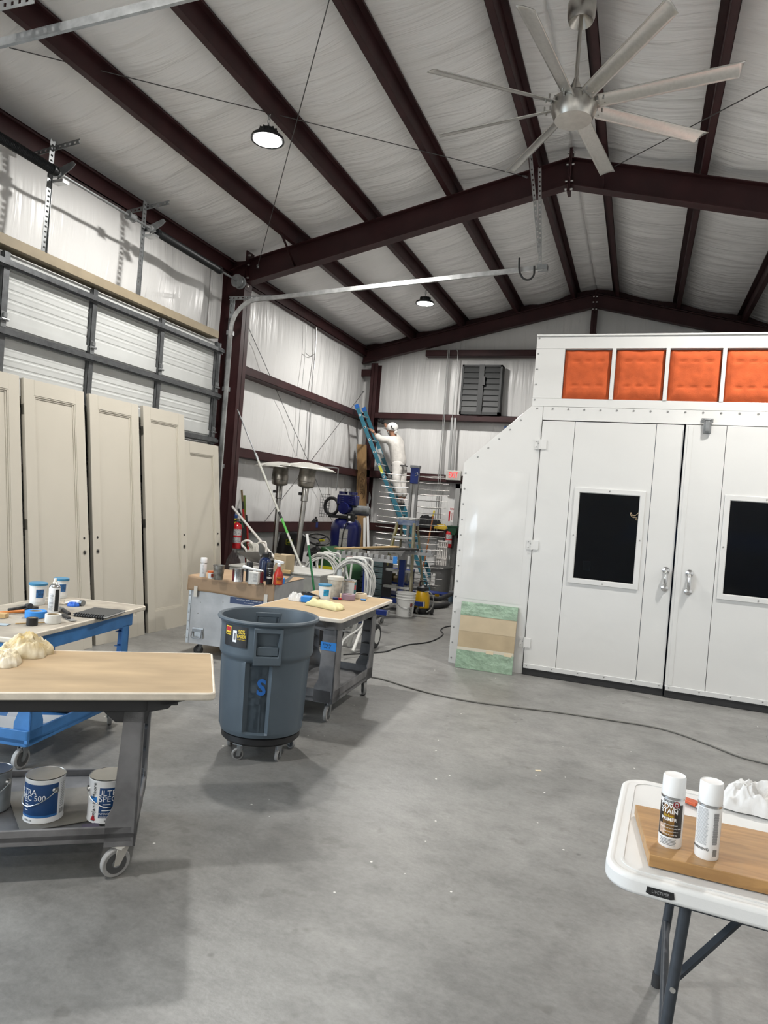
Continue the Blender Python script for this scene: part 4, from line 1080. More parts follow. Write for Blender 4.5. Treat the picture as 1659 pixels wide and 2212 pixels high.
for i, s in enumerate(('All Purpose Primer', 'Seals Water and Smoke Stains', 'Seals Porous Surfaces', 'Dries Fast and Flat')):
    text(s, .0052, m_inkw, onfront(c, .0345, hh*(.33-.045*i), .0), 'lettering', lb, wrap=.0345, ext=.0002)
lines(t, c, .034, hh*.05, hh*.13, 5, 1.6, -.2, .004)
arc(c, .034, -1.05, -.5, hh*.19, hh*.33, 6, .0009).o('label_picture', M('picture_tan', (.5, .36, .27), .5, 0, .5, 60), lb)
c2 = AZ(1525, 1848, zb); h2 = AY(1533, 1685, c2.y).z-zb
t = spray_can('white capped spray can turned to its printed back, right of the primer can', c2, .034, h2, m_canw, m_capw, h2*.30)
lines(t, c2, .034, h2*.2, h2*.66, 30, 1.15, -.55, .0035, M('pale_print', (.42, .42, .42), .5)); lines(t, c2, .034, h2*.22, h2*.62, 30, .5, .62, .0045, m_inkg)
text('WARNING', .011, m_ink, onfront(c2, .0345, h2*.14, -.6), 'lettering', t, wrap=.0345, ext=.0002)
for i in range(9): arc(c2, .034, .5+.045*i, .515+.045*i+.012*(i % 2), h2*.06, h2*.15, 2, .0009).o('barcode_bar', m_ink, t)
# crumpled white cloth and a red-handled scraper behind the board
m_cloth = M('white_cotton', (.74, .73, .71), .85, 0, .12, 7, bump=.3, bs=30, bd=.01)
cr = AZ(1640, 1745, ZT_+.002)
rag('crumpled white cloth on the folding table', cr, .16, .11, .10, m_cloth, 3.1, .2)
p = AZ(1508, 1742, ZT_+.003)
t = thing('scraper', 'red and white scraper lying behind the two spray cans', 'scraper', p, 0)
mx = T(p.x, p.y, p.z, -.5)
B(mx).prism([(-.07, -.012), (.0, -.02), (.0, .02), (-.07, .012)], 0, .014).o('handle', M('orange_red_plastic', (.5, .09, .03), .4), t, bev=.004)
B(mx).prism([(0, -.022), (.055, -.035), (.055, .035), (0, .022)], .003, .006).o('blade', m_alu, t, sm=False)

# ================================================================== TRASH CAN ON ITS DOLLY
m_bin = M('slate_blue_plastic', (.075, .098, .118), .45, 0, .12, 3, bump=.08, bs=120, bd=.003)
cc = AZ(582, 1328, .93); bx, by = cc.x, cc.y
RT, RB, Z0, Z1 = .343, .278, .165, .93
t = thing('trash_can', 'large round slate blue trash can standing on a wheeled dolly', 'trash can', (bx, by, Z0))
ca = math.atan2(-by, -bx)
def rad(z): return RB+(RT-.035-RB)*(z-Z0)/(Z1-Z0)
def modr(q, th, h):
    # vertical channels pressed into the wall
    d = 0
    a = (th-ca+.12) % (PI/2)
    a = min(a, PI/2-a)
    if .715 < h < .863 and q > rad(.70)+.005:
        a0 = (th-ca-.02+PI) % (2*PI)-PI
        return q-.03 if abs(a0) < .235 or abs(abs(a0)-PI) < .235 else q
    if Z0+.03 < h < Z0+.495 and q > .2:
        d = -.022 if a < .30 else 0
        if abs(a-.30) < .035: d = .006
    return q+d
prof = [(RB-.03, Z0), (RB-.006, Z0+.006), (rad(Z0+.03), Z0+.03)]
for i in range(13): 
    z = Z0+.04+.45*i/12; prof.append((rad(z), z))
prof += [(rad(Z0+.50), Z0+.50), (rad(Z0+.515)+.008, Z0+.512), (rad(Z0+.53)+.016, Z0+.53)]
prof += [(rad(.70)+.014, zz_) for zz_ in (.712, .716, .72, .80, .858, .862, .866)]
prof += [(rad(Z1-.04)+.010, Z1-.045), (RT-.02, Z1-.03), (RT-.004, Z1-.02), (RT, Z1-.010), (RT-.006, Z1), (RT-.02, Z1+.002), (RT-.03, Z1-.006), (rad(Z1-.05)-.004, Z1-.06), (rad(Z0+.5)-.022, Z0+.5), (rad(Z0+.03)-.022, Z0+.03), (.001, Z0+.02)]
B().lathe([(r, z) for r, z in prof], (bx, by, 0), 96, 'z', lambda q, th, h: modr(q, th, h)).o('bin_body', m_bin, t, ang=35)
# handle pocket on the front and the far side
for a in (.02, PI+.02):
    f = frame(Vector((bx, by, 0))+Vector((math.cos(ca+a), math.sin(ca+a), 0))*(rad(.77)+.006), Vector((0, 0, 1)).cross(Vector((math.cos(ca+a), math.sin(ca+a), 0))), (0, 0, 1))
    b = B(f); b.ring([(-.088, .655), (.088, .655), (.093, .895), (-.093, .895)], [(-.070, .715), (.070, .715), (.074, .862), (-.074, .862)], -.022, .016); hp = b.o('handle_pocket', m_bin, t, bev=.006)
    b = B(f); b.box(-.068, .718, -.012, .068, .775, .004); b.o('handle_grip', m_bin, hp, bev=.004)
# stencilled letter and sticker
cz = (bx, by, 0)
text('S', .14, M('blue_stencil', (.012, .10, .34), .6), onfront(cz, rad(.50)-.0205, .50, -.06), 'stencil_letter', t, ext=.0012, bold=.035, sx=.9)
rs = rad(.84)+.0155
sk = arc(cz, rs, -1.02, -.42, .755, .89, 8, .001).o('sticker', M('sticker_black', (.018, .017, .017), .4), t)
arc(cz, rs, -.98, -.82, .825, .882, 4, .002).o('sticker_patch', M('sticker_yellow', (.75, .55, .05), .5), sk)
arc(cz, rs, -.96, -.84, .85, .876, 4, .003).o('sticker_patch', m_red, sk)
arc(cz, rs, -.76, -.66, .785, .86, 4, .002).o('sticker_patch', m_inkw, sk); arc(cz, rs, -.735, -.685, .80, .845, 4, .003).o('sticker_patch', M('sticker_grey', (.15, .15, .15), .5), sk)
m_yel = M('sticker_yellow', (.75, .55, .05), .5)
text('50%', .036, m_yel, onfront(cz, rs+.001, .855, -.545), 'lettering', sk, wrap=rs, bold=.02, ext=.0004, sx=.85)
text('EASIER', .028, m_yel, onfront(cz, rs+.001, .826, -.545), 'lettering', sk, wrap=rs, bold=.02, ext=.0004, sx=.8)
text('TO LIFT LINERS', .009, m_yel, onfront(cz, rs+.001, .806, -.545), 'lettering', sk, wrap=rs, ext=.0004)
text('BRUTE', .014, m_ink, onfront(cz, rs+.002, .835, -.90), 'lettering', sk, wrap=rs, bold=.02, ext=.0004)
# dolly
t = thing('can_dolly', 'round black dolly with five grey casters under the trash can', 'dolly', (bx, by, 0))
B().lathe([(.10, .108), (.235, .105), (.25, .11), (.265, .125), (.265, .16), (.255, .166), (.25, .16), (.001, .155)], (bx, by, 0), 40).o('deck', m_black, t)
def caster(t, x, y, r, w, top, ang, rub=None, forkm=None, parent=None):
    """wheel, tyre, fork and stem"""
    d = Vector((math.cos(ang), math.sin(ang), 0)); s = Vector((-d.y, d.x, 0)); c = Vector((x, y, r))-d*r*.35
    n = 24
    b = B(); b.cyl(c-s*w/2, c+s*w/2, r, n=n); tyre = b.o('caster', rub or m_rubber, t, bev=w*.18)
    b = B(); b.cyl(c-s*(w/2+.002), c+s*(w/2+.002), r*.72, n=20); b.o('hub', M('caster_hub', (.06, .06, .06), .5), tyre)
    b = B(); b.cyl(c-s*(w/2+.004), c+s*(w/2+.004), r*.3, n=14); b.o('axle', m_galvd, tyre)
    b = B()
    for q in (-1, 1):
        o = s*q*(w/2+.006)
        b.add([c+o-d*.012-Vector((0, 0, .01)), c+o+d*.012-Vector((0, 0, .01)), Vector((x, y, top-.012))+o+d*r*.45, Vector((x, y, top-.012))+o-d*r*.4], [(0, 1, 2, 3)])
    f = b.o('fork', forkm or m_galvd, tyre, sm=False, solid=.004)
    b = B(); b.cyl((x, y, r*1.9 if r*1.9 < top-.01 else top-.012), (x, y, top), .022, n=12); b.box(x-.035, y-.035, top-.008, x+.035, y+.035, top); b.o('swivel_plate', forkm or m_galvd, tyre, sm=False)
    return tyre
for k in range(5):
    a = ca-.62+2*PI*k/5
    caster(t, bx+.215*math.cos(a), by+.215*math.sin(a), .038, .022, .112, .6+k*1.1)

# ================================================================== UTILITY CARTS
m_cartg = M('dusty_grey_plastic', (.155, .153, .155), .6, 0, .5, 6, bump=.1, bs=100, bd=.003)
m_cartd = M('black_cart_plastic', (.018, .018, .019), .55)
m_cartb = M('bright_blue_plastic', (.055, .20, .47), .5, 0, .25, 7, bump=.08, bs=100, bd=.003)
m_ptop = M('brown_paper_top', (.40, .29, .17), .75, 0, .22, 2.2, stretch=(1, 3, 1), bump=.12, bs=6, bd=.01)
m_edge = M('cream_tape_edge', (.66, .60, .50), .6, 0, .15, 12, bump=.3, bs=20, bd=.005)
m_gtop = M('stained_paper_top', (.36, .32, .26), .75, 0, .35, 5, bump=.1, bs=8, bd=.01)
def top_board(t, x0, y0, x1, y1, z, th, mtop, medge):
    """local: plywood top with papered face and taped edge"""
    B().prism(rrect(x0+.012, y0+.012, x1-.012, y1-.012, .02, 3), z-th+.002, z).o('top_board', mtop, t, local=True)
    B().ring(rrect(x0, y0, x1, y1, .03, 3), rrect(x0+.014, y0+.014, x1-.014, y1-.014, .02, 3), z-th, z+.001).o('taped_edge', medge, t, local=True, bev=.006)
def cart_leg(t, x, y, sx, sy, z0, z1, w, mat, taper=.8, ribs=True):
    """open-backed moulded corner post: outer faces on the sx, sy sides"""
    b = B(); tk = .010
    def q(z): return w*(1 if z < z0+.18 else taper+(1-taper)*0)
    prof = [(z0, w*1.25), (z0+.12, w*1.25), (z0+.18, w), (z1, w*taper)]
    for i in range(3):
        za, wa = prof[i]; zb, wb = prof[i+1]
        for (ux, uy) in ((1, 0), (0, 1)):
            if ux:   # face at outer x
                vs = [(x, y, za), (x, y-sy*wa, za), (x, y-sy*wb, zb), (x, y, zb)]; off = (-sx*tk, 0, 0)
            else:
                vs = [(x, y, za), (x-sx*wa, y, za), (x-sx*wb, y, zb), (x, y, zb)]; off = (0, -sy*tk, 0)
            v2 = [tuple(p[k]+off[k] for k in range(3)) for p in vs]
            b.add(vs+v2, [(0, 1, 2, 3), (4, 7, 6, 5), (0, 4, 5, 1), (1, 5, 6, 2), (2, 6, 7, 3), (3, 7, 4, 0)])
    lg = b.o('leg', mat, t, sm=False, local=True)
    if ribs:
        for k in range(4):
            z = z0+.2+(z1-z0-.25)*k/3
            b = B(); xx0, xx1 = sorted((x-sx*tk, x-sx*w*.75)); yy0, yy1 = sorted((y-sy*tk, y-sy*w*.75)); b.box(xx0, yy0, z, xx1, yy1, z+.006); b.o('rib', mat, lg, sm=False, local=True)
    return lg
def shelf(t, x0, y0, x1, y1, z0, lip, mat, th=.02):
    b = B(); b.box(x0, y0, z0, x1, y1, z0+th); b.o('shelf_floor', mat, t, sm=False, local=True)
    b = B(); b.ring(rrect(x0, y0, x1, y1, .02, 2), rrect(x0+.014, y0+.014, x1-.014, y1-.014, .012, 2), z0-.02, z0+lip); b.o('shelf_rim', mat, t, local=True, bev=.003)
# --- near grey cart (left foreground)
ZC = .84
P0 = AZ(466, 1498, ZC); P1 = AZ(456, 1411, ZC); P2 = AZ(0, 1496, ZC)
ux = (P0-P2); ux.z = 0; an = math.atan2(ux.y, ux.x); ux.normalize(); uy = Vector((-ux.y, ux.x, 0))
dp = (P1-P0).dot(uy); LEN = 1.45
org = P0-ux*LEN; org.z = 0
g1 = thing('utility_cart', 'grey plastic cart with brown papered top in the left foreground', 'cart', org, an)
top_board(g1, 0, 0, LEN, dp, ZC, .034, m_ptop, m_edge)
x0, x1, y0, y1 = .10, LEN-.30, .05, dp-.06
b = B(); b.ring(rrect(x0-.02, y0-.01, x1+.02, y1+.01, .03, 3), rrect(x0+.03, y0+.03, x1-.03, y1-.03, .02, 3), ZC-.095, ZC-.035); b.box(x0, y0, ZC-.05, x1, y1, ZC-.036)
b.o('upper_tray', m_cartd, g1, local=True, bev=.004)
b = B()
for y in (y0, y1): b.prism([(x1-.18, ZC-.09), (x1-.12, ZC-.145), (x1+.01, ZC-.15), (x1+.02, ZC-.10), (x1+.10, ZC-.085), (x1+.12, ZC-.06), (x1+.17, ZC-.05), (x1+.17, ZC-.036), (x1-.18, ZC-.036)], y, y+(.03 if y == y0 else -.03), 'xz')
b.box(x1+.06, y0, ZC-.07, x1+.14, y1, ZC-.036)
b.o('handle_end', m_cartd, g1, sm=False, local=True, bev=.004)
ZS1 = .20
shelf(g1, x0, y0, x1, y1, ZS1-.02, .05, m_cartg)
for x, sx in ((x0, -1), (x1, 1)):
    for y, sy in ((y0, -1), (y1, 1)): cart_leg(g1, x, y, sx, sy, ZS1-.06, ZC-.09, .105, m_cartg)
mi = MW[g1.name]
for k, (x, y) in enumerate(((x0+.05, y0+.05), (x1-.06, y0+.03), (x0+.05, y1-.05), (x1-.05, y1-.04))):
    p = mi @ Vector((x, y, 0)); caster(g1, p.x, p.y, .064, .03, ZS1-.06, an+.15+(.35 if k == 1 else 0), forkm=M('dusty_caster_fork', (.42, .40, .36), .6, .2))
# things on its top
r1 = AZ(62, 1412, ZC); m_rag1 = M('yellow_stained_cotton', (.66, .60, .46), .85, 0, .5, 13, var2=(.42, .29, .085), bump=.3, bs=25, bd=.01)
rag('larger yellow stained rag bunched on the near cart', r1+Vector((0, 0, .001)), .155, .12, .105, m_rag1, 1.3, .3)
r2 = AZ(5, 1432, ZC)
rag('smaller cream rag at the left edge of the near cart', r2+Vector((0, 0, .001)), .12, .09, .07, M('cream_stained_cotton', (.70, .65, .54), .85, 0, .3, 16, var2=(.55, .45, .25), bump=.3, bs=25, bd=.01), 6.6, -.4)
# on its lower shelf
m_navy = M('navy_label', (.012, .05, .15), .35)
zs = ZS1+.006
def ultra(label, px, py, rr, back):
    c = AZ(px, py, zs); c.z = zs
    h = rr*2*1.17
    t = tin(label, c, rr, h, m_canw, m_tin, .55 if back else -1.35)
    return t, c, h
ca1, c1_, h1_ = ultra('blue and white gallon paint can on the lower shelf, second from the right', 93, 1764, .083, True)
lb = arc(c1_, .083, -1.5, .72, h1_*.14, h1_*.90, 18).o('label', m_navy, ca1)
text('ULTRA', .034, m_inkw, onfront(c1_, .0838, h1_*.72, -1.02), 'lettering', lb, wrap=.084, ext=.0003)
text('SPEC 500', .034, m_inkw, onfront(c1_, .0838, h1_*.585, -.72), 'lettering', lb, wrap=.084, ext=.0003)
lines(lb, c1_, .0832, h1_*.30, h1_*.50, 4, .3, -1.0, .006, m_inkw); lines(ca1, c1_, .083, h1_*.32, h1_*.86, 14, .4, 1.05, .004)
text('T530 1X', .012, m_ink, onfront(c1_, .0838, h1_*.07, -.85), 'lettering', ca1, wrap=.084, ext=.0003)
arc(c1_, .083, -1.5, .72, h1_*.14, h1_*.19, 18, .0008).o('label_stripe', M('mid_blue_stripe', (.03, .14, .38), .4), lb)
for i in range(8): arc(c1_, .083, .85+.045*i, .865+.045*i+.01*(i % 2), h1_*.15, h1_*.26, 2, .0009).o('barcode_bar', m_ink, ca1)
ca2, c2_, h2_ = ultra('white gallon paint can with navy label, partly behind the cart leg', 229, 1764, .083, False)
lb = arc(c2_, .083, -.42, 1.25, h2_*.14, h2_*.84, 16).o('label', m_navy, ca2)
text('ULTRA', .036, m_inkw, onfront(c2_, .0838, h2_*.72, .12), 'lettering', lb, wrap=.084, ext=.0003)
text('SPEC', .036, m_inkw, onfront(c2_, .0838, h2_*.58, .03), 'lettering', lb, wrap=.084, ext=.0003)
lines(lb, c2_, .0832, h2_*.32, h2_*.46, 3, .5, -.02, .008, m_inkw)
text('INTERIOR', .012, m_inkw, onfront(c2_, .0838, h2_*.24, -.1), 'lettering', lb, wrap=.084, ext=.0003); text('EGGSHELL', .012, m_inkw, onfront(c2_, .0838, h2_*.165, -.05), 'lettering', lb, wrap=.084, ext=.0003)
text('Benjamin Moore', .026, m_ink, onfront(c2_, .0838, h2_*.5, -.72, True), 'lettering', ca2, ext=.0003)
b = B(onfront(c2_, .0838, h2_*.14, -.72)); b.prism([(-.013, -.012), (.013, -.012), (0, .014)], 0, .0006); b.o('triangle_mark', m_red, ca2, sm=False)
arc(c2_, .083, -.95, -.55, h2_*.50, h2_*.62, 4, .0012).o('blue_tape_patch', m_tapeb, ca2)
text('BASE 1', .011, m_ink, onfront(c2_, .0838, h2_*.07, .1), 'lettering', ca2, wrap=.084, ext=.0003)
c = AZ(-18, 1745, zs); c.z = zs
tin('dented grey metal can cut off by the left edge under the near cart', c, .075, .18, m_galvd, m_galvd, 0.9)
# cardboard sheet, sanding sponge and stir stick on the shelf
q0, q1, q2, q3 = [AZ(a, c_, zs) for a, c_ in ((45, 1800), (14, 1712), (200, 1700), (196, 1772))]
b = B(); b.add([q0, q3, q2, q1]+[p+Vector((0, 0, .003)) for p in (q0, q3, q2, q1)], [(0, 3, 2, 1), (4, 5, 6, 7), (0, 1, 5, 4), (1, 2, 6, 5), (2, 3, 7, 6), (3, 0, 4, 7)])
for o_ in (ca1, ca2): o_.location.z += .0032
tag(b.o('cardboard_sheet', M('dusty_cardboard', (.22, .205, .18), .8, 0, .3, 6), sm=False), 'dusty cardboard sheet under the paint cans', 'cardboard')
p = AZ(196, 1785, zs+.004); b = B(T(p.x, p.y, zs+.004, an+.2)); b.box(-.035, -.022, 0, .035, .022, .004)
tag(b.o('sandpaper', M('mauve_sandpaper', (.14, .12, .17), .85), sm=False), 'small mauve piece of sandpaper on the cart shelf', 'sandpaper')

# --- blue cart
ZK = .84
P0 = AZ(318, 1309, ZK); P1 = AZ(30, 1380, ZK); P2 = AZ(125, 1290, ZK)
uy = (P0-P1); uy.z = 0; LB = uy.length; uy.normalize(); ux = Vector((uy.y, -uy.x, 0)); an2 = math.atan2(ux.y, ux.x)
wb = .78; org = P1-ux*wb; org.z = 0
g2 = thing('utility_cart', 'bright blue plastic cart with stained papered top', 'cart', org, an2)
top_board(g2, 0, 0, wb, LB, ZK, .03, m_gtop, m_edge)
x0, x1, y0, y1 = .06, wb-.04, .16, LB-.10
b = B(); b.ring(rrect(x0, y0, x1, y1, .03, 3), rrect(x0+.02, y0+.02, x1-.02, y1-.02, .02, 3), ZK-.13, ZK-.031); b.box(x0, y0, ZK-.045, x1, y1, ZK-.032); b.prism(rrect(x0, .02, x1, y0+.05, .04, 3), ZK-.075, ZK-.031)
b.o('upper_tray', m_cartb, g2, local=True, bev=.004)
yl0, yl1 = .22, LB-.14
shelf(g2, x0, yl0, x1, yl1, .17, .075, m_cartb)
for x, sx in ((x0, -1), (x1, 1)):
    for y, sy in ((yl0+.02, -1), (yl1-.02, 1)): cart_leg(g2, x, y, sx, sy, .16, ZK-.12, .09, m_cartb, .85)
mi = MW[g2.name]
for k, (x, y) in enumerate(((x0+.07, yl0+.07), (x1-.07, yl0+.07), (x0+.07, yl1-.07), (x1-.07, yl1-.07))):
    p = mi @ Vector((x, y, 0)); caster(g2, p.x, p.y, .062, .03, .15, an2+1.2+k*.3)
z = ZK+.002
m_lidb = M('teal_blue_lid', (.05, .21, .36), .4); m_lab = M('blue_label_print', (.03, .12, .30), .4, 0, .6, 60)
c = AZ(80, 1305, z); tub('white tub with a blue lid on the blue cart, in front', c, .056, .155, m_lidb, m_lab, None, 'blue-lidded tubs on the blue cart')
c = AZ(96, 1296, z); c = c+Vector((-.01, .16, 0)); tub('white tub with a blue lid on the blue cart, behind the spray can', c, .05, .15, m_lidb, m_lab, None, 'blue-lidded tubs on the blue cart')
c = AZ(115, 1322, z); hh = AY(117, 1262, c.y).z-z
t = spray_can('tall capless white spray can with black stripe on the blue cart', c, .036, hh+.03, m_canw, M('cream_tip', (.75, .71, .62), .4), .045, None, True)
arc(c, .036, .12, .9, .01, hh-.03, 8).o('black_stripe', m_ink, t); lines(t, c, .036, .02, hh-.06, 14, .9, -.55, .005)
tape_roll('roll of blue painter\'s tape lying on the blue cart', AZ(77, 1333, z), .065, .038, .042, m_tapeb)
tape_roll('small roll of black electrical tape on the blue cart', AZ(69, 1350, z), .033, .018, .045, M('black_tape', (.015, .015, .016), .3))
tape_roll('roll of clear packing tape on the blue cart', AZ(114, 1345, z), .048, .036, .055, M('clear_tape', (.66, .65, .61), .2))
# notebook
p0, p1, p2, p3 = [AZ(a, c_, z+.018) for a, c_ in ((147, 1325), (222, 1332), (284, 1320), (205, 1309))]
ctr = (p0+p1+p2+p3)/4; xa = (p1-p0).normalized(); mx = frame((ctr.x, ctr.y, z), xa, Vector((-xa.y, xa.x, 0)))
nw, nh = (p1-p0).length*.95, ((p3-p0).length+(p2-p1).length)/2*.95
t = thing('notebook', 'black comb-bound notebook near the front edge of the blue cart', 'notebook', (ctr.x, ctr.y, z))
B(mx).box(-nw/2, -nh/2+.012, 0, nw/2, nh/2, .003).o('back_cover', m_black, t, sm=False)
B(mx).box(-nw/2+.003, -nh/2+.015, .003, nw/2-.003, nh/2-.003, .014).o('pages', m_paperw, t, sm=False)
B(mx).box(-nw/2, -nh/2+.012, .014, nw/2, nh/2, .017).o('front_cover', M('charcoal_cover', (.045, .048, .05), .45), t, sm=False, bev=.001)
for i in range(12):
    xx = -nw/2+.02+(nw-.04)*i/11
    b = B(mx); b.tube([(xx, -nh/2+.014+.013*math.cos(q), .009+.013*math.sin(q)) for q in [2*PI*k/12 for k in range(12)]], .005, 6, True); b.o('binding_ring', m_black, t)
# pencil, brush, rag, tubes, knife, stir stick, wood block
def stick(name, label, cat, a, c, r, mat, n=8):
    return tag(B().cyl(a, c, r, n=n).o(name, mat), label, cat)
t = thing('paint_brush', 'paint brush with an orange handle lying on the blue cart', 'brush', AZ(25, 1321, z))
a_, c_ = AZ(-8, 1324, z+.012), AZ(52, 1320, z+.012)
B().cyl(a_, c_, .008, .011, 10).o('handle', M('orange_wood', (.60, .20, .04), .45), t)
e_ = AZ(76, 1312, z+.012); b = B(); b.bar(c_, c_+(e_-c_)*.4, .035, .02); b.o('ferrule', m_black, t, sm=False); b = B(); b.bar(c_+(e_-c_)*.4, e_, .045, .018); b.o('bristles', m_drub, t, sm=False)
t = thing('wire_brush', 'black handled wire brush behind the tape on the blue cart', 'brush', AZ(40, 1316, z))
B().tube(smooth([AZ(18, 1317, z+.012), AZ(35, 1315, z+.02), AZ(52, 1312, z+.016), AZ(62, 1311, z+.02)], 4), [.010]*6+[.012]*6+[.02], 8).o('handle', m_black, t)
B().cyl(AZ(58, 1309, z+.005), AZ(66, 1309, z+.05), .018, n=8).o('bristles', m_drub, t)
b = B(T(*AZ(4, 1334, z), an2+.3)); b.box(-.06, -.03, 0, .03, .03, .028)
tag(b.o('wood_block', wood('pale_pine', (.52, .36, .17), (.42, .27, .11), (2, 10, 10), .6), bev=.002), 'small wooden block at the left edge of the blue cart', 'block')
rag('crumpled blue glove beside the notebook', AZ(158, 1309, z), .05, .035, .035, M('blue_nitrile', (.025, .13, .55), .4), 4.4, .2, 'disposable_glove', 'glove')
t = thing('caulk_tube', 'squeezed white caulk tube behind the notebook', 'tube', AZ(165, 1302, z))
B().tube([AZ(140, 1302, z+.015), AZ(160, 1301, z+.018), AZ(174, 1302, z+.02)], [.004, .02, .02], 10).o('body', M('tube_white', (.7, .7, .68), .4), t)
B().cyl(AZ(174, 1302, z+.02), AZ(180, 1303, z+.02), .022, n=12).o('end_cap', m_galvd, t)
rag('scrap of stained paper beside the spray can on the blue cart', AZ(138, 1304, z), .06, .04, .03, M('paper_scrap', (.55, .5, .42), .8, 0, .5, 20), 8.8, .1, 'paper_scrap', 'paper')
t = thing('caulking_gun', 'small black and steel clamp lying against the notebook', 'clamp', AZ(140, 1322, z))
B().bar(AZ(132, 1315, z+.015), AZ(150, 1326, z+.015), .02, .016).o('frame', m_black, t, sm=False); B().cyl(AZ(131, 1314, z+.016), AZ(136, 1317, z+.016), .014, n=10).o('knob', m_galv, t)
t = thing('putty_knife', 'putty knife with black grip in front of the notebook', 'putty knife', AZ(148, 1334, z))
B().bar(AZ(136, 1328, z+.01), AZ(149, 1336, z+.008), .022, .014).o('grip', m_black, t, sm=False); B().bar(AZ(149, 1336, z+.004), AZ(160, 1341, z+.003), .04, .002).o('blade', m_galv, t, sm=False)
stick('stir_stick', 'thin wooden stir stick in front of the tape rolls', 'stick', AZ(33, 1347, z+.004), AZ(110, 1344, z+.004), .004, wood('pale_pine', (.5, .3, .15), (.4, .25, .1)))
b = B(T(*AZ(4, 1349, z), .4)); b.box(-.05, -.03, 0, .04, .03, .002)
tag(b.o('sandpaper', M('blue_grey_sandpaper', (.30, .36, .40), .8), sm=False), 'blue grey sandpaper sheet at the left edge of the blue cart', 'sandpaper')
# lower shelf of the blue cart
zq = .192
def slab(name, label, cat, px, py, w_, d_, h_, rz, mat):
    p = AZ(px, py, zq); b = B(T(p.x, p.y, zq, rz)); b.box(-w_/2, -d_/2, 0, w_/2, d_/2, h_); return tag(b.o(name, mat, bev=.002), label, cat)
slab('booklet', 'white booklet on the lower shelf of the blue cart, behind its front leg', 'booklet', 95, 1556, .2, .15, .012, .5, m_paperw)
slab('paper_stack', 'stack of printed papers at the left end of the blue shelf', 'paper', 22, 1563, .3, .2, .01, .3, m_paperw)
slab('paper_stack', 'thin white sheets lying behind the printed papers', 'paper', 45, 1543, .16, .12, .004, .7, M('paper_dim', (.62, .62, .63), .6))
p = AZ(142, 1533, zq)
t = thing('tool_case', 'black and red tool case on the blue cart\'s lower shelf', 'tool case', (p.x, p.y, zq))
mx = T(p.x, p.y, zq, .25)
B(mx).box(-.13, -.08, 0, .07, .08, .06).o('body', m_black, t, bev=.01); B(mx).box(.07, -.08, 0, .12, .08, .062).o('red_end', M('dark_red_plastic', (.28, .02, .04), .4), t, bev=.008)
B(mx).cyl((-.06, -.082, .03), (-.06, -.076, .03), .009, n=10).o('button', m_galv, t)

# --- second grey cart, behind the trash can
ZG = .84
PN = AZ(738, 1339, ZG); PR = AZ(850, 1295, ZG)
uy = PR-PN; uy.z = 0; LG = uy.length; uy.normalize(); ux = Vector((uy.y, -uy.x, 0)); an3 = math.atan2(ux.y, ux.x)
wg = .80; org = PN-ux*wg; org.z = 0
g3 = thing('utility_cart', 'grey plastic cart with brown top between trash can and hoses', 'cart', org, an3)
top_board(g3, 0, 0, wg, LG, ZG, .03, M('clean_brown_paper', (.43, .315, .185), .75, 0, .12, 3, bump=.1, bs=6, bd=.01), M('cream_tape_bright', (.72, .66, .57), .55, 0, .12, 12, bump=.3, bs=20, bd=.005))
x0, x1, y0, y1 = .06, wg-.07, .12, LG-.28
b = B(); b.ring(rrect(x0, y0, x1, y1, .03, 3), rrect(x0+.02, y0+.02, x1-.02, y1-.02, .02, 3), ZG-.12, ZG-.031); b.box(x0, y0, ZG-.05, x1, y1, ZG-.032); b.o('upper_tray', m_cartg, g3, local=True, bev=.004)
b = B(); b.prism([(y0, ZG-.10), (y0-.06, ZG-.07), (y0-.1, ZG-.032), (y0, ZG-.032)], x0+.1, x1-.1, 'yz'); b.o('handle_end', m_cartg, g3, sm=False, local=True)
shelf(g3, x0, y0, x1, y1, .17, .08, m_cartg)
for x, sx in ((x0, -1), (x1, 1)):
    for y, sy in ((y0, -1), (y1, 1)): lg = cart_leg(g3, x, y, sx, sy, .15, ZG-.11, .13, m_cartg, .9)
mi = MW[g3.name]
for k, (x, y) in enumerate(((x0+.07, y0+.07), (x1-.05, y0+.06), (x0+.07, y1-.07), (x1-.05, y1-.07))):
    p = mi @ Vector((x, y, 0)); caster(g3, p.x, p.y, .062, .03, .15, an3+1.35+k*.25)
p = mi @ Vector((x1-.075, y0-.002, .60)); f = frame(p, ux, (0, 0, 1))
b = B(f); b.box(-.055, -.035, 0, .075, .03, .0015); tp = b.o('blue_tape_label', m_tapeb, g3, sm=False)
text('Empty', .028, m_ink, f @ T(.0, .012, .002), 'lettering', tp, ext=.0002); text('04.17', .024, m_ink, f @ T(.0, -.015, .002), 'lettering', tp, ext=.0002)
z = ZG+.002
# things on its top
def yc_(u, v):
    x = -.17+.34*u; y = -.07+.14*v+.03*math.sin(3*u+1)
    e = min(u, 1-u, v, 1-v); h = .035*min(1, e/.15)**.5+.022*nz(u*3, v*3, 4)+.012*(1-2*abs(nz(u*5+2, v*6, 8)))*min(1, e/.1)
    if e <= 0: h = 0
    return (x*(1+.06*nz(v*4, 1, 2)), y*(1+.2*nz(u*3, 5, 2)), max(0, h)+.001)
p = AZ(701, 1312, z); b = B(T(p.x, p.y, z, -.12)); b.grid(yc_, 40, 24)
tag(b.o('dust_cloth', M('pale_yellow_cloth', (.70, .64, .36), .85, 0, .12, 9, bump=.25, bs=40, bd=.006), ang=180, solid=.004), 'folded pale yellow dust cloth on the cart behind the trash can', 'cloth')
t = thing('wipes_pack', 'open blue pack with white wipes on the middle cart', 'wipes', AZ(655, 1299, z))
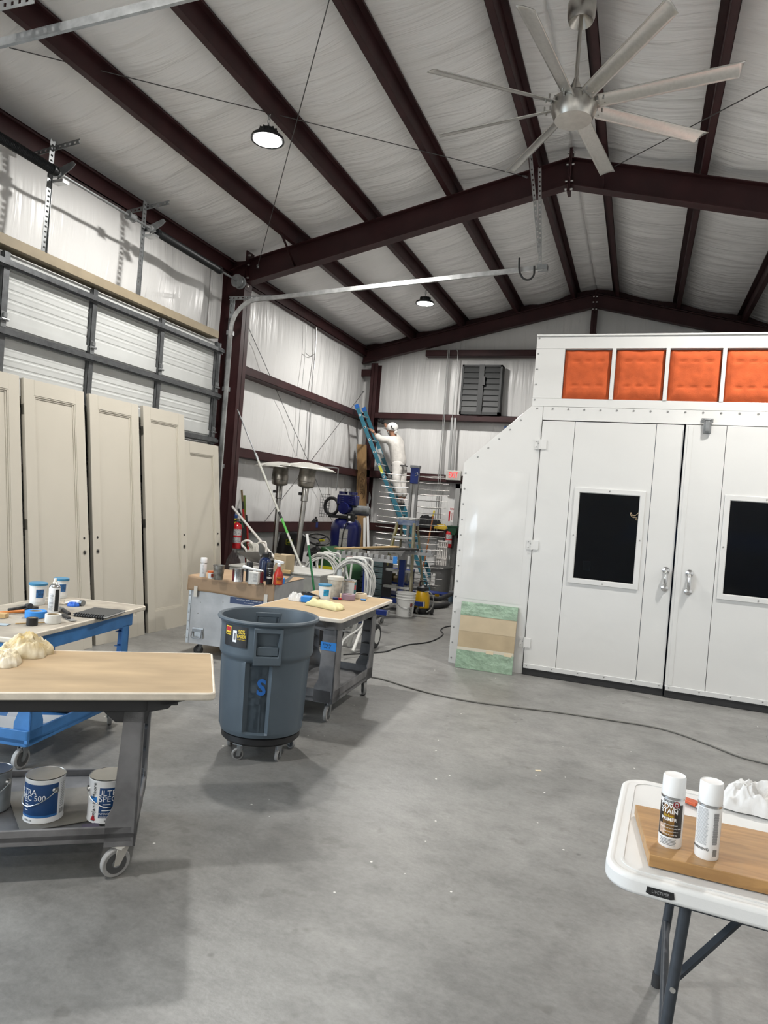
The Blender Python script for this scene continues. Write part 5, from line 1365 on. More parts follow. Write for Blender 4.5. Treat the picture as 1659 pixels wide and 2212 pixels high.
p = AZ(655, 1299, z); b = B(T(p.x, p.y, z, .2)); b.box(-.01, -.05, 0, .075, .05, .05); b.o('blue_pack', m_tapeb, t, bev=.004)
w_ = rag('x', (p.x-.06, p.y, z), .08, .06, .085, m_cloth, 2.7, .1); w_.name = 'wipes'; w_.parent = t; w_.location = Vector(w_.location)-Vector(t.location); del w_['label'], w_['category']
p = AZ(675, 1300, z); b = B(T(p.x, p.y, z, .1)); b.box(-.045, -.03, 0, .045, .04, .045)
tag(b.o('cardboard_box', m_card, bev=.002), 'tiny brown box next to the wipes on the middle cart', 'box')
t = thing('dust_brush', 'black dust brush behind the tiny brown box', 'brush', AZ(672, 1288, z))
B().bar(AZ(655, 1280, z+.05), AZ(690, 1292, z+.03), .05, .03).o('bristle_block', m_black, t, bev=.004); B().bar(AZ(690, 1292, z+.03), AZ(664, 1279, z+.075), .02, .02).o('handle', m_black, t, bev=.003)
c = AZ(700, 1299, z); tub('white tub with a blue lid on the middle cart', c, .055, .155, m_lidb, M('cyan_label_print', (.02, .30, .55), .4, 0, .5, 40))
c = AZ(722, 1291, z)
t = thing('mixing_cup', 'paint-stained off-white mixing cup on the middle cart', 'cup', c)
B().lathe([(.048, 0), (.05, .003), (.068, .175), (.074, .178), (.074, .19), (.067, .19), (.046, .01), (.001, .008)], c, 28).o('cup', M('stained_plastic', (.50, .48, .42), .5, 0, .35, 22), t)
B().lathe([(.071, .165), (.0765, .168), (.0765, .196), (.072, .197)], c, 28).o('rim_band', M('stained_rim', (.58, .56, .5), .5), t)
c = AZ(753, 1290, z); t = tin('quart paint can with grey label on the middle cart', c, .065, .16, m_tin, None, None)
arc(c, .065, -1.5, .75, .012, .148, 14).o('label', M('grey_label', (.52, .53, .52), .5), t); lines(t, c, .065, .03, .13, 9, 1.0, -.45, .006); arc(c, .065, .75, 1.5, .012, .148, 6).o('label_side', M('teal_side', (.03, .12, .13), .4), t); arc(c, .065, .8, 1.2, .08, .12, 4, .0009).o('label_mark', m_red, t)
tape_roll('roll of mauve tape lying in front of the quart can', AZ(752, 1295, z), .064, .038, .05, M('mauve_tape', (.30, .21, .27), .6))
tape_roll('roll of cream masking tape on the middle cart', AZ(778, 1292, z), .062, .04, .045, M('cream_masking', (.68, .57, .42), .6))
t = thing('screwdriver', 'blue and red handled screwdriver on the middle cart', 'screwdriver', AZ(728, 1293, z))
B().cyl(AZ(719, 1292, z+.011), AZ(731, 1293, z+.011), .011, n=10).o('blue_grip', M('navy_plastic', (.015, .03, .15), .4), t); B().cyl(AZ(731, 1293, z+.011), AZ(738, 1293.5, z+.011), .010, n=10).o('red_grip', m_red, t); B().cyl(AZ(716, 1291.5, z+.011), AZ(719, 1292, z+.011), .003, n=6).o('shaft', m_galv, t)
b = B(T(*AZ(786, 1297, z), .3)); b.box(-.03, -.012, 0, .02, .012, .012); tag(b.o('tape_scrap', m_tapeb, bev=.003), 'scrap of blue tape at the right of the masking tape', 'tape')
b = B(T(*AZ(785, 1287, z), .2)); b.box(-.1, -.04, 0, .08, .04, .003); tag(b.o('paper_sheet', m_paperw, sm=False), 'white paper scraps at the far edge of the middle cart', 'paper')

# ================================================================== ALUMINIUM CASE WITH BROWN PAPER
m_alc = M('scuffed_aluminium_sheet', (.44, .44, .44), .45, .45, .2, 5, bump=.05, bs=9, bd=.02)
m_box2 = M('grey_green_box', (.30, .305, .285), .55, .1, .2, 8)
m_kraft = M('brown_kraft_paper', (.36, .245, .15), .6, 0, .1, 4, bump=.25, bs=5, bd=.02)
ZA = .835
TL = AZ(411, 1243, ZA); TR = AZ(592, 1264, ZA)
ux = TR-TL; ux.z = 0; wa = ux.length; ux.normalize(); uy = Vector((-ux.y, ux.x, 0)); an4 = math.atan2(ux.y, ux.x)
da = .80; cs = thing('flight_case', 'large riveted aluminium case covered with brown paper', 'case', (TL.x, TL.y, 0), an4)
B().box(0, .006, .13, wa, da, ZA-.004).o('case_body', m_alc, cs, sm=False, local=True, bev=.004)
B().box(0.002, .004, .13, wa-.002, .0065, ZA-.03).o('front_sheet', m_alc, cs, sm=False, local=True)
for x in (0.0, wa-.03): 
    e = B().box(x, -.002, .13, x+.03, .006, ZA-.005).o('corner_angle', m_galv, cs, sm=False, local=True)
    for i in range(7): B().lathe([(.001, -.005), (.006, -.004), (.008, 0)], (x+.015, -.002, .18+.09*i), 8, 'y').o('rivet', m_riv, e, local=True)
for x, zz in ((.14, .30), (.12, .45), (.14, .57), (.40, .60)): B().lathe([(.001, -.004), (.007, 0)], (x, .004, zz), 8, 'y').o('rivet', m_riv, cs, local=True)
hd_ = B().box(.07, -.004, .19, .20, .002, .30).o('handle_plate', m_galv, cs, sm=False, local=True, bev=.003)
B().tube(smooth([(.085, -.02, .26), (.08, -.03, .215), (.095, -.035, .20), (.175, -.035, .20), (.19, -.03, .215), (.185, -.02, .26)], 3), .008, 8).o('bail_handle', m_galvd, hd_, local=True)
B().box(.08, -.018, .258, .19, -.003, .285).o('handle_bracket', m_galvd, hd_, sm=False, local=True)
sg = B().box(wa*.50, .0015, .60, wa*.95, .0035, .665).o('name_plate', M('slate_blue_plate', (.045, .07, .15), .5), cs, sm=False, local=True)
text('HOUSTON, TEXAS - 1-800-887-2271', .017, m_inkw, frame((wa*.725, .001, .645), (1, 0, 0), (0, 0, 1)), 'lettering', sg, local=True, ext=.0003, sx=1.05)
text('www.amp-air.com', .015, m_inkw, frame((wa*.725, .001, .62), (1, 0, 0), (0, 0, 1)), 'lettering', sg, local=True, ext=.0003)
mi = MW[cs.name]
for x, y in ((.12, .1), (wa-.12, .1), (.12, da-.1), (wa-.12, da-.1)):
    p = mi @ Vector((x, y, 0)); caster(cs, p.x, p.y, .05, .03, .13, an4+.8, m_drub)
# paper drape: over the top, down the front
def pd(u, v):
    x = -.015+(wa+.03)*u; s = v*(.80+.17)
    wv = .006*nz(u*4, v*3, 3)+.004*nz(u*11, v*5, 6)
    if s < .15: y, zz = -.012-.010*math.sin(u*9+1)*(1-s/.15)*.5, ZA-.15+s
    elif s < .17: q = (s-.15)/.02*PI/2; y, zz = -.012+.014*(1-math.cos(q))*.8, ZA+.004*math.sin(q)
    else: y, zz = (s-.17), ZA+.004
    if s > .17: zz += abs(wv)*.8; 
    else: y -= abs(wv)
    if s < .15: zz -= .02*u-.006*math.sin(u*6)
    return (x, y, zz)
ppr = thing('paper_cover', 'brown kraft paper taped over the aluminium case', 'paper', (TL.x, TL.y, ZA-.17), an4)
B().grid(pd, 48, 40).o('paper', m_kraft, ppr, ang=180, solid=.0015, local=False) if False else None
_b = B(MW[cs.name]); _b.grid(pd, 48, 40); _b.o('paper', m_kraft, ppr, ang=180, solid=.0015)
for x in (.09, wa-.07):
    _b = B(MW[cs.name]); _b.box(x-.02, -.026, ZA-.21-.02*x, x+.02, -.024, ZA-.10); _b.o('masking_tape', M('white_masking', (.66, .62, .55), .6), ppr, sm=False)
# second box behind the case
Q1 = AZ(692, 1243, .80); Q0 = AZ(606, 1246, .80)
b2 = thing('storage_box', 'grey green sheet metal box behind the aluminium case', 'box', ((Q0.x+Q1.x)/2-.3, Q1.y+.3, 0))
B().box(Q1.x-1.3, Q1.y, .05, Q1.x, Q1.y+.75, .78).o('body', m_box2, b2, sm=False, bev=.004)
B().box(Q1.x-1.31, Q1.y-.008, .78, Q1.x+.008, Q1.y+.76, .80).o('lid', M('pale_grey_lid', (.46, .455, .43), .6, 0, .15, 8), b2, sm=False, bev=.003)
for sx in (-1.25, -.08): 
    for sy in (.05, .6): B().box(Q1.x+sx, Q1.y+sy, 0, Q1.x+sx+.06, Q1.y+sy+.06, .05).o('foot', m_drub, b2, sm=False)
riv(b2, [(Q1.x-.05-.17*i, Q1.y-.008, .76) for i in range(5)], .006)

# --- goods on the case
z = ZA+.008
def at(px, py): return AZ(px, py, z)
c = at(438, 1246); t = spray_can('white spray can at the left end of the aluminium case', c, .034, .20, m_canw, m_capw, .055); lines(t, c, .034, .04, .12, 8, .6, .0, .006)
c = at(456, 1249); t = thing('small_cup', 'small white cup with orange lid on the aluminium case', 'cup', c)
B().lathe([(.03, 0), (.038, .06), (.034, .06), (.001, .055)], c, 20).o('cup', m_white, t); B().lathe([(.040, .058), (.042, .062), (.042, .074), (.001, .076)], c, 20).o('lid', M('orange_lid', (.72, .16, .05), .4), t); arc(c, .036, -.1, 1.0, .012, .05, 6).o('label', M('rust_label', (.30, .05, .02), .5), t)
c = at(471, 1252)
tag(B().lathe([(.044, 0), (.046, .002), (.058, .14), (.061, .142), (.061, .148), (.056, .147), (.044, .01), (.001, .008)], c, 26).o('metal_cup', M('crusted_metal', (.34, .33, .30), .4, .8, .6, 26)), 'paint-crusted metal cup on the aluminium case', 'cup')
c = at(513, 1256); t = tin('quart tin with silver label and red side on the aluminium case', c, .056, .13, m_tin); arc(c, .056, -1.6, -.75, .01, .12, 6).o('label', M('red_black_label', (.30, .015, .03), .4, 0, .9, 30, var2=(.02, .02, .02)), t); lines(t, c, .056, .03, .11, 8, .9, .1, .006)
c = at(537, 1257); t = spray_can('black-capped silver spray can behind the white tin', c, .033, .205, M('silver_can', (.45, .45, .45), .3, .8), m_black, .06); arc(c, .033, -1.4, -.3, .01, .14, 6).o('label', m_ink, t)
c = at(558, 1259); t = tin('dark red paint tin behind the white tin on the case', c, .05, .125, m_tin); arc(c, .05, -1.2, 1.5, .008, .112, 10).o('label', M('dark_red_label', (.33, .02, .03), .4, 0, .8, 40, var2=(.03, .02, .02)), t)
c = at(548, 1262); t = thing('solvent_tin', 'white rectangular solvent tin with a brush across its top', 'tin', c)
b = B(T(c.x, c.y, c.z, an4+.15)); b.box(-.05, -.03, 0, .05, .03, .125); b.o('body', M('white_print_tin', (.62, .61, .57), .45, 0, .15, 40), t, bev=.006); B().cyl(c+Vector((0, 0, .125)), c+Vector((0, 0, .135)), .018, n=14).o('cap', m_white, t)
for i in range(7): 
    b = B(T(c.x, c.y, c.z, an4+.15)); b.box(.0, -.0308, .03+.012*i, .04, -.0302, .034+.012*i); b.o('fine_print', m_inkg, t, sm=False)
t = thing('caulk_nozzle_brush', 'white handled brush resting on the solvent tin', 'brush', c+Vector((0, 0, .138)))
B().tube([c+Vector((-.10, -.01, .16)), c+Vector((-.03, 0, .15)), c+Vector((.09, .01, .143))], [.016, .012, .006], 10).o('handle', m_white, t); B().cyl(c+Vector((-.125, -.01, .162)), c+Vector((-.10, -.01, .16)), .02, .016, 10).o('knob', m_white, t)
c = at(570, 1254); t = thing('water_jug', 'tall navy blue water jug on the aluminium case', 'jug', c)
m_jug = M('navy_gloss', (.008, .018, .06), .18, coat=.4)
B().lathe([(.056, 0), (.062, .006), (.062, .20), (.055, .225), (.034, .245), (.034, .255), (.03, .26)], c, 28).o('bottle', m_jug, t); B().lathe([(.04, .25), (.042, .255), (.042, .285), (.03, .292), (.001, .292)], c, 20).o('cap', m_black, t)
B().tube(smooth([c+Vector((.03, 0, .29)), c+Vector((.055, 0, .30)), c+Vector((.06, 0, .27)), c+Vector((.05, 0, .24))], 4), .007, 8).o('carry_loop', m_black, t)
c = at(600, 1263); t = thing('spray_bottle', 'red spray bottle with white trigger on the aluminium case', 'bottle', c)
b = B(); b.lathe([(.045, 0), (.048, .005), (.048, .09), (.04, .12), (.018, .165), (.016, .19)], c, 24); b.o('bottle', M('red_bottle', (.50, .035, .02), .3, trans=.15), t)
arc(c, .048, -.4, 1.0, .015, .085, 8).o('label', M('yellow_red_label', (.60, .22, .02), .45, 0, .8, 30, var2=(.4, .02, .01)), t)
text('OUT', .03, m_ink, onfront(c, .049, .06, .3), 'lettering', t, wrap=.049, ext=.0003, bold=.02)
b = B(); e = ux; b.lathe([(.018, .185), (.02, .19), (.02, .215), (.014, .22)], c, 16); b.o('collar', m_white, t)
b = B(); o = c+Vector((0, 0, .225)); b.bar(o-e*.055+Vector((0, 0, .012)), o+e*.05, .024, .028); b.bar(o-e*.045+Vector((0, 0, 0)), o-e*.062-Vector((0, 0, .055)), .012, .01); b.bar(o-Vector((0, 0, .02)), o+Vector((0, 0, .012)), .022, .02, (1, 0, 0)); b.o('trigger_head', m_white, t, bev=.004)
c = at(581, 1261); t = spray_can('black spray can at the front corner of the aluminium case', c, .034, .215, M('black_can', (.02, .02, .021), .35), m_black, .055); arc(c, .034, -.9, .9, .055, .075, 8).o('label', m_paperw, t); lines(t, c, .034, .09, .13, 3, .5, 0, .009, m_inkw)
b = B(T(*at(607, 1261), .2)); b.box(-.03, -.03, 0, .03, .03, .06); tag(b.o('blue_block', m_tapeb, bev=.003), 'small blue carton behind the spray bottle', 'box')
p = at(622, 1258); b = B(T(p.x, p.y, z, .6)); b.add([(-.07, 0, .002), (.05, 0, .085), (.06, 0, .07), (-.0, .0, .002)], [(0, 3, 2, 1)]); tag(b.o('drywall_blade', m_galv, sm=False, solid=.003), 'bent grey metal blade standing on the brown paper', 'blade')
# carton and lumber on the box behind
z2 = .80
p = AZ(603, 1236, z2); b = B(T(p.x, p.y, z2, -.08)); t = thing('cardboard_carton', 'brown cardboard carton on the grey green box', 'carton', (p.x, p.y, z2))
b.box(-.09, 0, 0, .085, .2, .215); b.o('carton', m_card, t, bev=.002)
for dx, dz, s in ((-.03, .13, 'RED WING'), (-.03, .11, '24 oz')): text(s, .016, M('print_brown', (.16, .09, .04), .7), T(p.x, p.y, z2, -.08) @ frame((dx, -.001, dz), (1, 0, 0), (0, 0, 1)), 'lettering', t, ext=.0002)
b = B(T(p.x, p.y, z2, -.08)); b.torus((.045, -.001, .125), .022, .0015, (0, 1, 0), 18, 4); b.o('round_mark', M('print_brown', (.16, .09, .04), .7), t)
b = B(T(p.x, p.y, z2, -.08)); b.box(-.085, -.0015, .19, .0, .02, .225); b.o('open_flap', m_card, t, sm=False)
b = B(T(*AZ(608, 1241, z2), .1)); b.box(-.05, .14, 0, .05, .18, .04); tag(b.o('wood_block', wood('pale_pine', (.5, .3, .15), (.4, .25, .1)), bev=.002), 'pale wood block in front of the carton', 'block')
a_, c_ = AZ(510, 1226, z2+.02), AZ(556, 1236, z2+.02)
b = B(); b.bar((a_.x+.1, Q1.y+.35, z2+.02), (c_.x, Q1.y+.25, z2+.02), .09, .04); tag(b.o('lumber_offcut', wood('pale_pine', (.5, .3, .15), (.4, .25, .1)), bev=.002), 'pale lumber offcut lying on the box behind the tins', 'lumber')

# ================================================================== FAR CORNER
# --- patio heaters
m_ss = M('polished_steel', (.42, .41, .39), .22, 1, .2, 6); m_refl = M('cream_reflector', (.62, .61, .56), .35, .2)
def heater(x, y, label, lean=0.0, top=2.25):
    t = thing('patio_heater', label, 'heater', (x, y, 0), 0, 'patio heaters')
    t.rotation_euler = (0, lean, .3); MW[t.name] = Matrix.Translation((x, y, 0)) @ Matrix.Rotation(.3, 4, 'Z') @ Matrix.Rotation(lean, 4, 'Y')
    B().lathe([(.26, 0), (.27, .01), (.27, .05), (.23, .06), (.22, .08)], n=32).o('base', m_ss, t, local=True)
    B().lathe([(.215, .06), (.215, .72), (.225, .725)], n=32).o('tank_housing', m_ss, t, local=True)
    B().lathe([(.25, .72), (.255, .735), (.19, .775), (.06, .80), (.04, .81)], n=32).o('shoulder', m_ss, t, local=True)
    B().cyl((0, 0, .80), (0, 0, top-.52), .038, n=18).o('post', m_ss, t, local=True)
    B().lathe([(.038, top-.53), (.052, top-.52), (.052, top-.33), (.04, top-.31)], n=20).o('control_sleeve', m_ss, t, local=True)
    B().cyl((-.05, -.02, top-.42), (-.09, -.03, top-.42), .022, n=10).o('knob', m_black, t, local=True)
    B().lathe([(.05, top-.33), (.11, top-.31), (.125, top-.29), (.125, top-.24), (.13, top-.235), (.13, top-.16), (.125, top-.15), (.12, top-.04)], n=28).o('burner', M('heat_stained_steel', (.30, .28, .25), .35, .9, .5, 9), t, local=True)
    for k in range(3):
        a = 2*PI*k/3; B().cyl((.11*math.cos(a), .11*math.sin(a), top-.05), (.11*math.cos(a), .11*math.sin(a), top+.02), .005, n=6).o('spacer', m_galv, t, local=True)
    for k in range(3):
        def rf(u, v, k=k):
            a = 2*PI*(k+u*.995)/3; r = .42*v; return (r*math.cos(a), r*math.sin(a), top+.05-.085*v**1.5-(.012 if v > .97 else 0))
        B().grid(rf, 14, 8).o('reflector_panel', m_refl, t, local=True, solid=.003, ang=30)
    return t
heater(-4.72, 9.2, 'patio heater in front, its broad reflector overlapping the other', .05, 2.21)
heater(-5.30, 9.65, 'patio heater behind, nearer the steel column', .0, 2.22)
# --- poles
m_pole = M('pale_pole', (.50, .50, .46), .5); m_polew = M('white_pole', (.66, .63, .60), .5)
t = thing('extension_pole', 'long pale extension pole leaning against the left column', 'pole', (-3.6, 7.6, 0))
a, c = AX(513, 885, -5.69), AY(652, 1228, 8.65); d = (c-a); e = a+d*(a.z/(a.z-c.z))
def on(f): return a+d*f
s = (e-a).length/d.length
B().cyl(a, on(.30), .010, n=10).o('inner_tube', m_galvd, t); B().cyl(on(.29), on(.335), .022, .02, 10).o('locking_collar', m_galvd, t); B().cyl(on(.33), on(s), .017, n=10).o('outer_tube', m_pole, t)
B().cyl(on(.66), on(.70), .018, n=10).o('black_label', m_black, t); B().cyl(on(.70), on(.79), .018, n=10).o('green_label', M('green_label', (.10, .42, .08), .5), t)
a, c = AY(502, 1095, 8.88), AY(596, 1208, 8.3); d = (c-a)
t = thing('roller_pole', 'white painter\'s pole slanting from the column to the carton', 'pole', c); B().cyl(a, c+d*.3, .018, n=10).o('tube', m_polew, t); B().cyl(c-d*.12, c-d*.1, .021, n=10).o('joint', m_white, t)
# --- green broom
p = AZ(690, 1396); q = AY(663, 1153, p.y-.05)
t = thing('push_broom', 'green handled broom with white tip behind the middle cart', 'broom', p)
h0 = Vector((p.x-.04, p.y, .28)); d = q-h0
B().cyl(h0, h0+d*.88, .0135, n=10).o('handle', M('broom_green', (.02, .16, .055), .4), t); B().cyl(h0+d*.87, q, .0165, n=10).o('white_grip', m_white, t)
b = B(); b.prism([(p.x-.11, .02), (p.x+.09, .02), (p.x+.05, .20), (p.x-.06, .20)], p.y-.03, p.y+.03, 'xz'); b.o('bristles', m_drub, t, sm=False); b = B(); b.prism([(p.x-.07, .19), (p.x+.06, .19), (p.x+.02, .27), (p.x-.05, .29)], p.y-.025, p.y+.025, 'xz'); b.o('head', m_white, t, bev=.004)
# --- long-handled tools against the left wall
def tool(label, pts, r, mats, Y):
    P = [AY(x, y, Y) for x, y in pts]
    t = thing('long_handle_tool', label, 'tool', (P[-1].x, P[-1].y, 0), 0)
    for i in range(len(P)-1): B().cyl(P[i], P[i+1], r, n=8).o('handle' if i else 'grip', mats[i], t)
    dd = P[-1]-P[-2]; e = P[-1]+dd*(max(0, P[-1].z-.03)/max(.05, -dd.z)); B().cyl(P[-1], e, r, n=8).o('shaft', mats[-1], t)
    b = B(); b.box(e.x-.1, e.y-.02, 0, e.x+.1, e.y+.02, .05); b.o('head', m_galvd, t, sm=False)
m_ash = M('dark_ash', (.20, .14, .07), .6); m_olive = M('olive_grip', (.13, .19, .03), .6); m_dgr = M('dark_green_paint', (.012, .06, .03), .5); m_redp = M('red_paint', (.42, .02, .02), .45)
tool('wooden handled tool with a black and red shaft by the column', [(522, 1058), (524, 1083), (525, 1100), (530, 1190)], .017, [m_ash, m_black, m_redp], 9.75)
tool('olive gripped rake handle behind the fire extinguisher', [(528, 1070), (529, 1107), (534, 1190)], .019, [m_olive, m_ash], 9.85)
tool('dark green tool handle leaning toward the olive one', [(515, 1099), (520, 1112), (530, 1185)], .018, [m_black, m_dgr], 9.6)
tool('short red tool handle with a black grip', [(532, 1112), (534, 1130), (536, 1190)], .015, [m_black, m_redp], 9.7)
# --- fire extinguishers
def extinguisher(c, label, h=.42, r=.075):
    t = thing('fire_extinguisher', label, 'extinguisher', c, 0, 'fire extinguishers')
    B().lathe([(r*.8, 0), (r, .01), (r, h*.72), (r*.85, h*.8), (r*.4, h*.86), (.02, h*.88)], c, 22).o('cylinder', M('extinguisher_red', (.48, .012, .018), .3, coat=.3), t)
    for f0, f1 in ((.2, .38), (.45, .66)): arc(c, r, -1.1, 1.1, h*f0, h*f1, 10, .001).o('label', M('label_grey', (.5, .5, .5), .5, 0, .6, 60), t)
    b = B(); b.cyl((c[0], c[1], c[2]+h*.87), (c[0], c[1], c[2]+h*.97), .018, n=10); b.bar((c[0]-.02, c[1], c[2]+h*.96), (c[0]+.08, c[1]-.02, c[2]+h*1.02), .02, .008); b.bar((c[0]-.02, c[1], c[2]+h*.93), (c[0]+.07, c[1]-.02, c[2]+h*.92), .02, .008); b.o('valve', m_galvd, t, sm=False)
    B().tube(smooth([(c[0]-.02, c[1], c[2]+h*.93), (c[0]-.09, c[1]-.02, c[2]+h*.85), (c[0]-.1, c[1]-.02, c[2]+h*.5), (c[0]-.09, c[1]-.02, c[2]+h*.3)], 5), .011, 8).o('hose', m_drub, t)
    b = B(); b.box(c[0]-r-.02, c[1]+r*.6, c[2]-.01, c[0]+r+.02, c[1]+r+.03, c[2]+h*.7); b.o('wall_bracket', m_drub, t, sm=False)
p = AY(509, 1185, 9.22); extinguisher(p, 'red fire extinguisher on the column behind the short panel door', .46, .075)
p = AY(968, 1183, 14.2); extinguisher(p, 'red fire extinguisher under the fire sign by the exit', .42, .07)
# --- blue and yellow jug on the column
p = AY(501, 1144, 9.35)
t = thing('coolant_jug', 'blue jug with a yellow label on the lowest rail beside the column', 'jug', p)
b = B(); b.box(p.x-.08, p.y-.06, p.z, p.x+.06, p.y+.06, p.z+.24); b.o('body', M('blue_jug', (.015, .07, .26), .4), t, bev=.02); b = B(); b.box(p.x+.0605, p.y-.05, p.z+.02, p.x+.062, p.y+.05, p.z+.18); b.box(p.x+.025, p.y-.062, p.z+.02, p.x+.06, p.y-.0605, p.z+.18); b.o('label', M('yellow_label', (.6, .48, .04), .5), t, sm=False); B().cyl((p.x, p.y, p.z+.24), (p.x, p.y, p.z+.29), .035, n=14).o('cap', M('blue_cap', (.01, .03, .12), .4), t)
# --- black bag
p = AY(499, 1225, 8.2)
bg_ = rag('dark bag with red trim heaped beside the case', (p.x+.02, 8.2, .62), .13, .10, .36, M('black_cloth_mixed', (.02, .02, .021), .8, 0, .5, 9, var2=(.035, .02, .02)), 5.5, 0, 'tool_bag', 'bag', .8)
b = B(); b.box(p.x-.2, 8.05, 0, p.x+.25, 8.4, .62); tag(b.o('plywood_crate', wood('pale_pine', (.5, .3, .15), (.4, .25, .1)), bev=.003), 'plywood crate under the dark bag', 'crate')
# --- folded white chair frame and grey panel behind the carton
t = thing('hand_truck', 'white tubular hand truck frame with cord wound on it behind the case', 'hand truck', (AY(535, 1190, 8.4).x, 8.4, 0))
P = [AY(x, y, 8.4) for x, y in ((535, 1204), (523, 1178), (526, 1170), (537, 1168), (546, 1175), (556, 1196))]; P = [Vector((P[0].x+.05, 8.4, .02))]+P+[Vector((P[-1].x+.05, 8.4, .02))]
B().tube(smooth(P, 4), .016, 8).o('frame', m_polew, t)
P = [AY(x, y, 8.35) for x, y in ((555, 1196), (556, 1178), (560, 1172), (572, 1171), (575, 1178), (574, 1200))]; P = P+[Vector((P[-1].x, 8.35, .02))]; B().tube(smooth(P, 4), .014, 8).o('handle', m_polew, t)
m_cordw = M('white_cord', (.66, .65, .60), .6)
for k in range(9):
    o = AY(541+k*1.5, 1184, 8.38); b = B(); b.tube(smooth([o+Vector((0, -.01*k % .03, 0)), o+Vector((-.03+.02*math.sin(k), -.03, .06)), o+Vector((.05, -.04, .05+.01*math.cos(k))), o+Vector((.06, -.02, -.06)), o+Vector((.0, 0, -.14)), o+Vector((-.03, 0, -.05)), o], 4), .006, 6); b.o('wound_cord', m_cordw, t)
a, c = AY(513, 1192, 7.9), AY(556, 1192, 7.9)
b = B(); b.add([(a.x, 7.9, a.z), (c.x, 7.92, c.z), (c.x+.02, 8.05, c.z-.16), (a.x+.16, 8.0, a.z-.12)], [(0, 1, 2, 3)]); b.box(a.x+.1, 7.95, .8, c.x, 8.1, .82)
tag(b.o('metal_tray', M('grey_sheet', (.20, .19, .18), .4, .5), sm=False, solid=.008), 'slanted grey sheet metal tray behind the tins', 'tray')
# --- riding mower
Y = 10.35
t = thing('riding_mower', 'green riding mower with black seat behind the patio heater', 'mower', (-4.9, Y, 0))
m_jd = M('mower_green', (.03, .10, .035), .35); m_jy = M('mower_yellow', (.55, .50, .02), .4)
def st_(u, v):
    x = -5.58+.46*u; z = .62+.52*v; r = 1-abs(2*u-1)**4; return (x, Y-.1+.12*v*v-.05*(1-r)*0, z-.06*(1-r)*v)
B().grid(st_, 14, 12).o('seat_back', m_black, t, solid=.07, ang=60)
B().box(-5.56, Y-.42, .55, -5.14, Y, .66).o('seat_cushion', m_black, t, bev=.04)
f = frame((-5.36, Y-.115, .985), (1, 0, 0), (0, -.1, 1)); lg_ = B(f); lg_.prism(rrect(-.058, -.05, .058, .05, .018, 3), 0, .006); em = lg_.o('emblem', m_jd, t, sm=False)
b = B(f); b.ring(rrect(-.058, -.05, .058, .05, .018, 3), rrect(-.051, -.043, .051, .043, .014, 3), .005, .009); b.o('emblem_border', m_jy, em, sm=False)
b = B(f); b.prism([(-.035, -.005), (-.01, -.012), (.0, -.03), (.008, -.012), (.03, -.018), (.012, .0), (.02, .02), (.008, .012), (-.005, .028), (-.004, .008)], .006, .009); b.o('leaping_mark', m_jy, em, sm=False)
sw = AY(688, 1165, Y); b = B(); b.torus(sw, .19, .016, (.25, -.35, .9), 28, 8); b.o('steering_wheel', m_black, t); b = B(); b.cyl(sw-Vector((.02, -.02, .06)), sw-Vector((.1, -.1, .45)), .025, n=8); b.o('steering_column', m_black, t)
for k in range(3):
    a = 2*PI*k/3+.4; b = B(); x_ = Vector((.25, -.35, .9)).orthogonal().normalized(); y_ = Vector((.25, -.35, .9)).normalized().cross(x_); b.cyl(sw, sw+(x_*math.cos(a)+y_*math.sin(a))*.19, .012, n=6); b.o('spoke', m_black, t)
h0 = AY(700, 1180, Y); b = B(); b.prism([(-4.75, .45), (-4.20, .45), (-4.18, .66), (-4.32, .80), (-4.62, .97), (-4.72, .99)], Y-.3, Y+.3, 'xz'); b.o('hood', m_jd, t, bev=.05, seg=3)
b = B(); b.box(-4.74, Y-.312, .62, -4.22, Y-.298, .68); b.o('yellow_stripe', m_jy, t, sm=False)
B().cyl(AY(690, 1168, Y-.05), AY(700, 1167, Y-.05), .02, n=8).o('lever_knob', m_jy, t)
for x, r in ((-5.3, .25), (-4.4, .19)):
    for y in (Y-.42, Y+.3): 
        wh = B().cyl((x, y, r), (x, y+.14, r), r, n=22).o('wheel', m_drub, t, bev=.02); B().cyl((x, y-.005, r), (x, y+.145, r), r*.5, n=16).o('rim', m_jy, wh)
B().box(-5.55, Y-.3, .28, -4.2, Y+.3, .46).o('chassis', m_black, t, bev=.02)
b = B(); b.box(-5.7, Y-.36, .45, -5.05, Y+.36, .56); b.o('rear_fender', m_jd, t, bev=.05)
rag('grey bag lying on the mower in front of the steering wheel', (-4.78, Y-.25, .80), .20, .12, .17, M('charcoal_cloth', (.05, .05, .052), .8, 0, .4, 9), 9.1, 0, 'cloth_bag', 'bag', .9)
p = AX(679, 1142, -5.95)
t = thing('oil_bottle', 'black oil bottle standing on the lowest wall rail', 'bottle', p)
b = B(); b.box(p.x-.05, p.y-.07, p.z, p.x+.05, p.y+.07, p.z+.15); b.prism([(p.y-.07, p.z+.15), (p.y+.07, p.z+.15), (p.y+.04, p.z+.2), (p.y+.0, p.z+.2)], p.x-.04, p.x+.04, 'yz'); b.o('body', m_black, t, bev=.012); B().cyl((p.x, p.y+.03, p.z+.19), (p.x, p.y+.03, p.z+.24), .022, n=12).o('cap', m_black, t); b = B(); b.box(p.x+.0505, p.y-.05, p.z+.03, p.x+.052, p.y+.05, p.z+.13); b.o('label', M('navy_plastic', (.015, .03, .15), .4), t, sm=False)
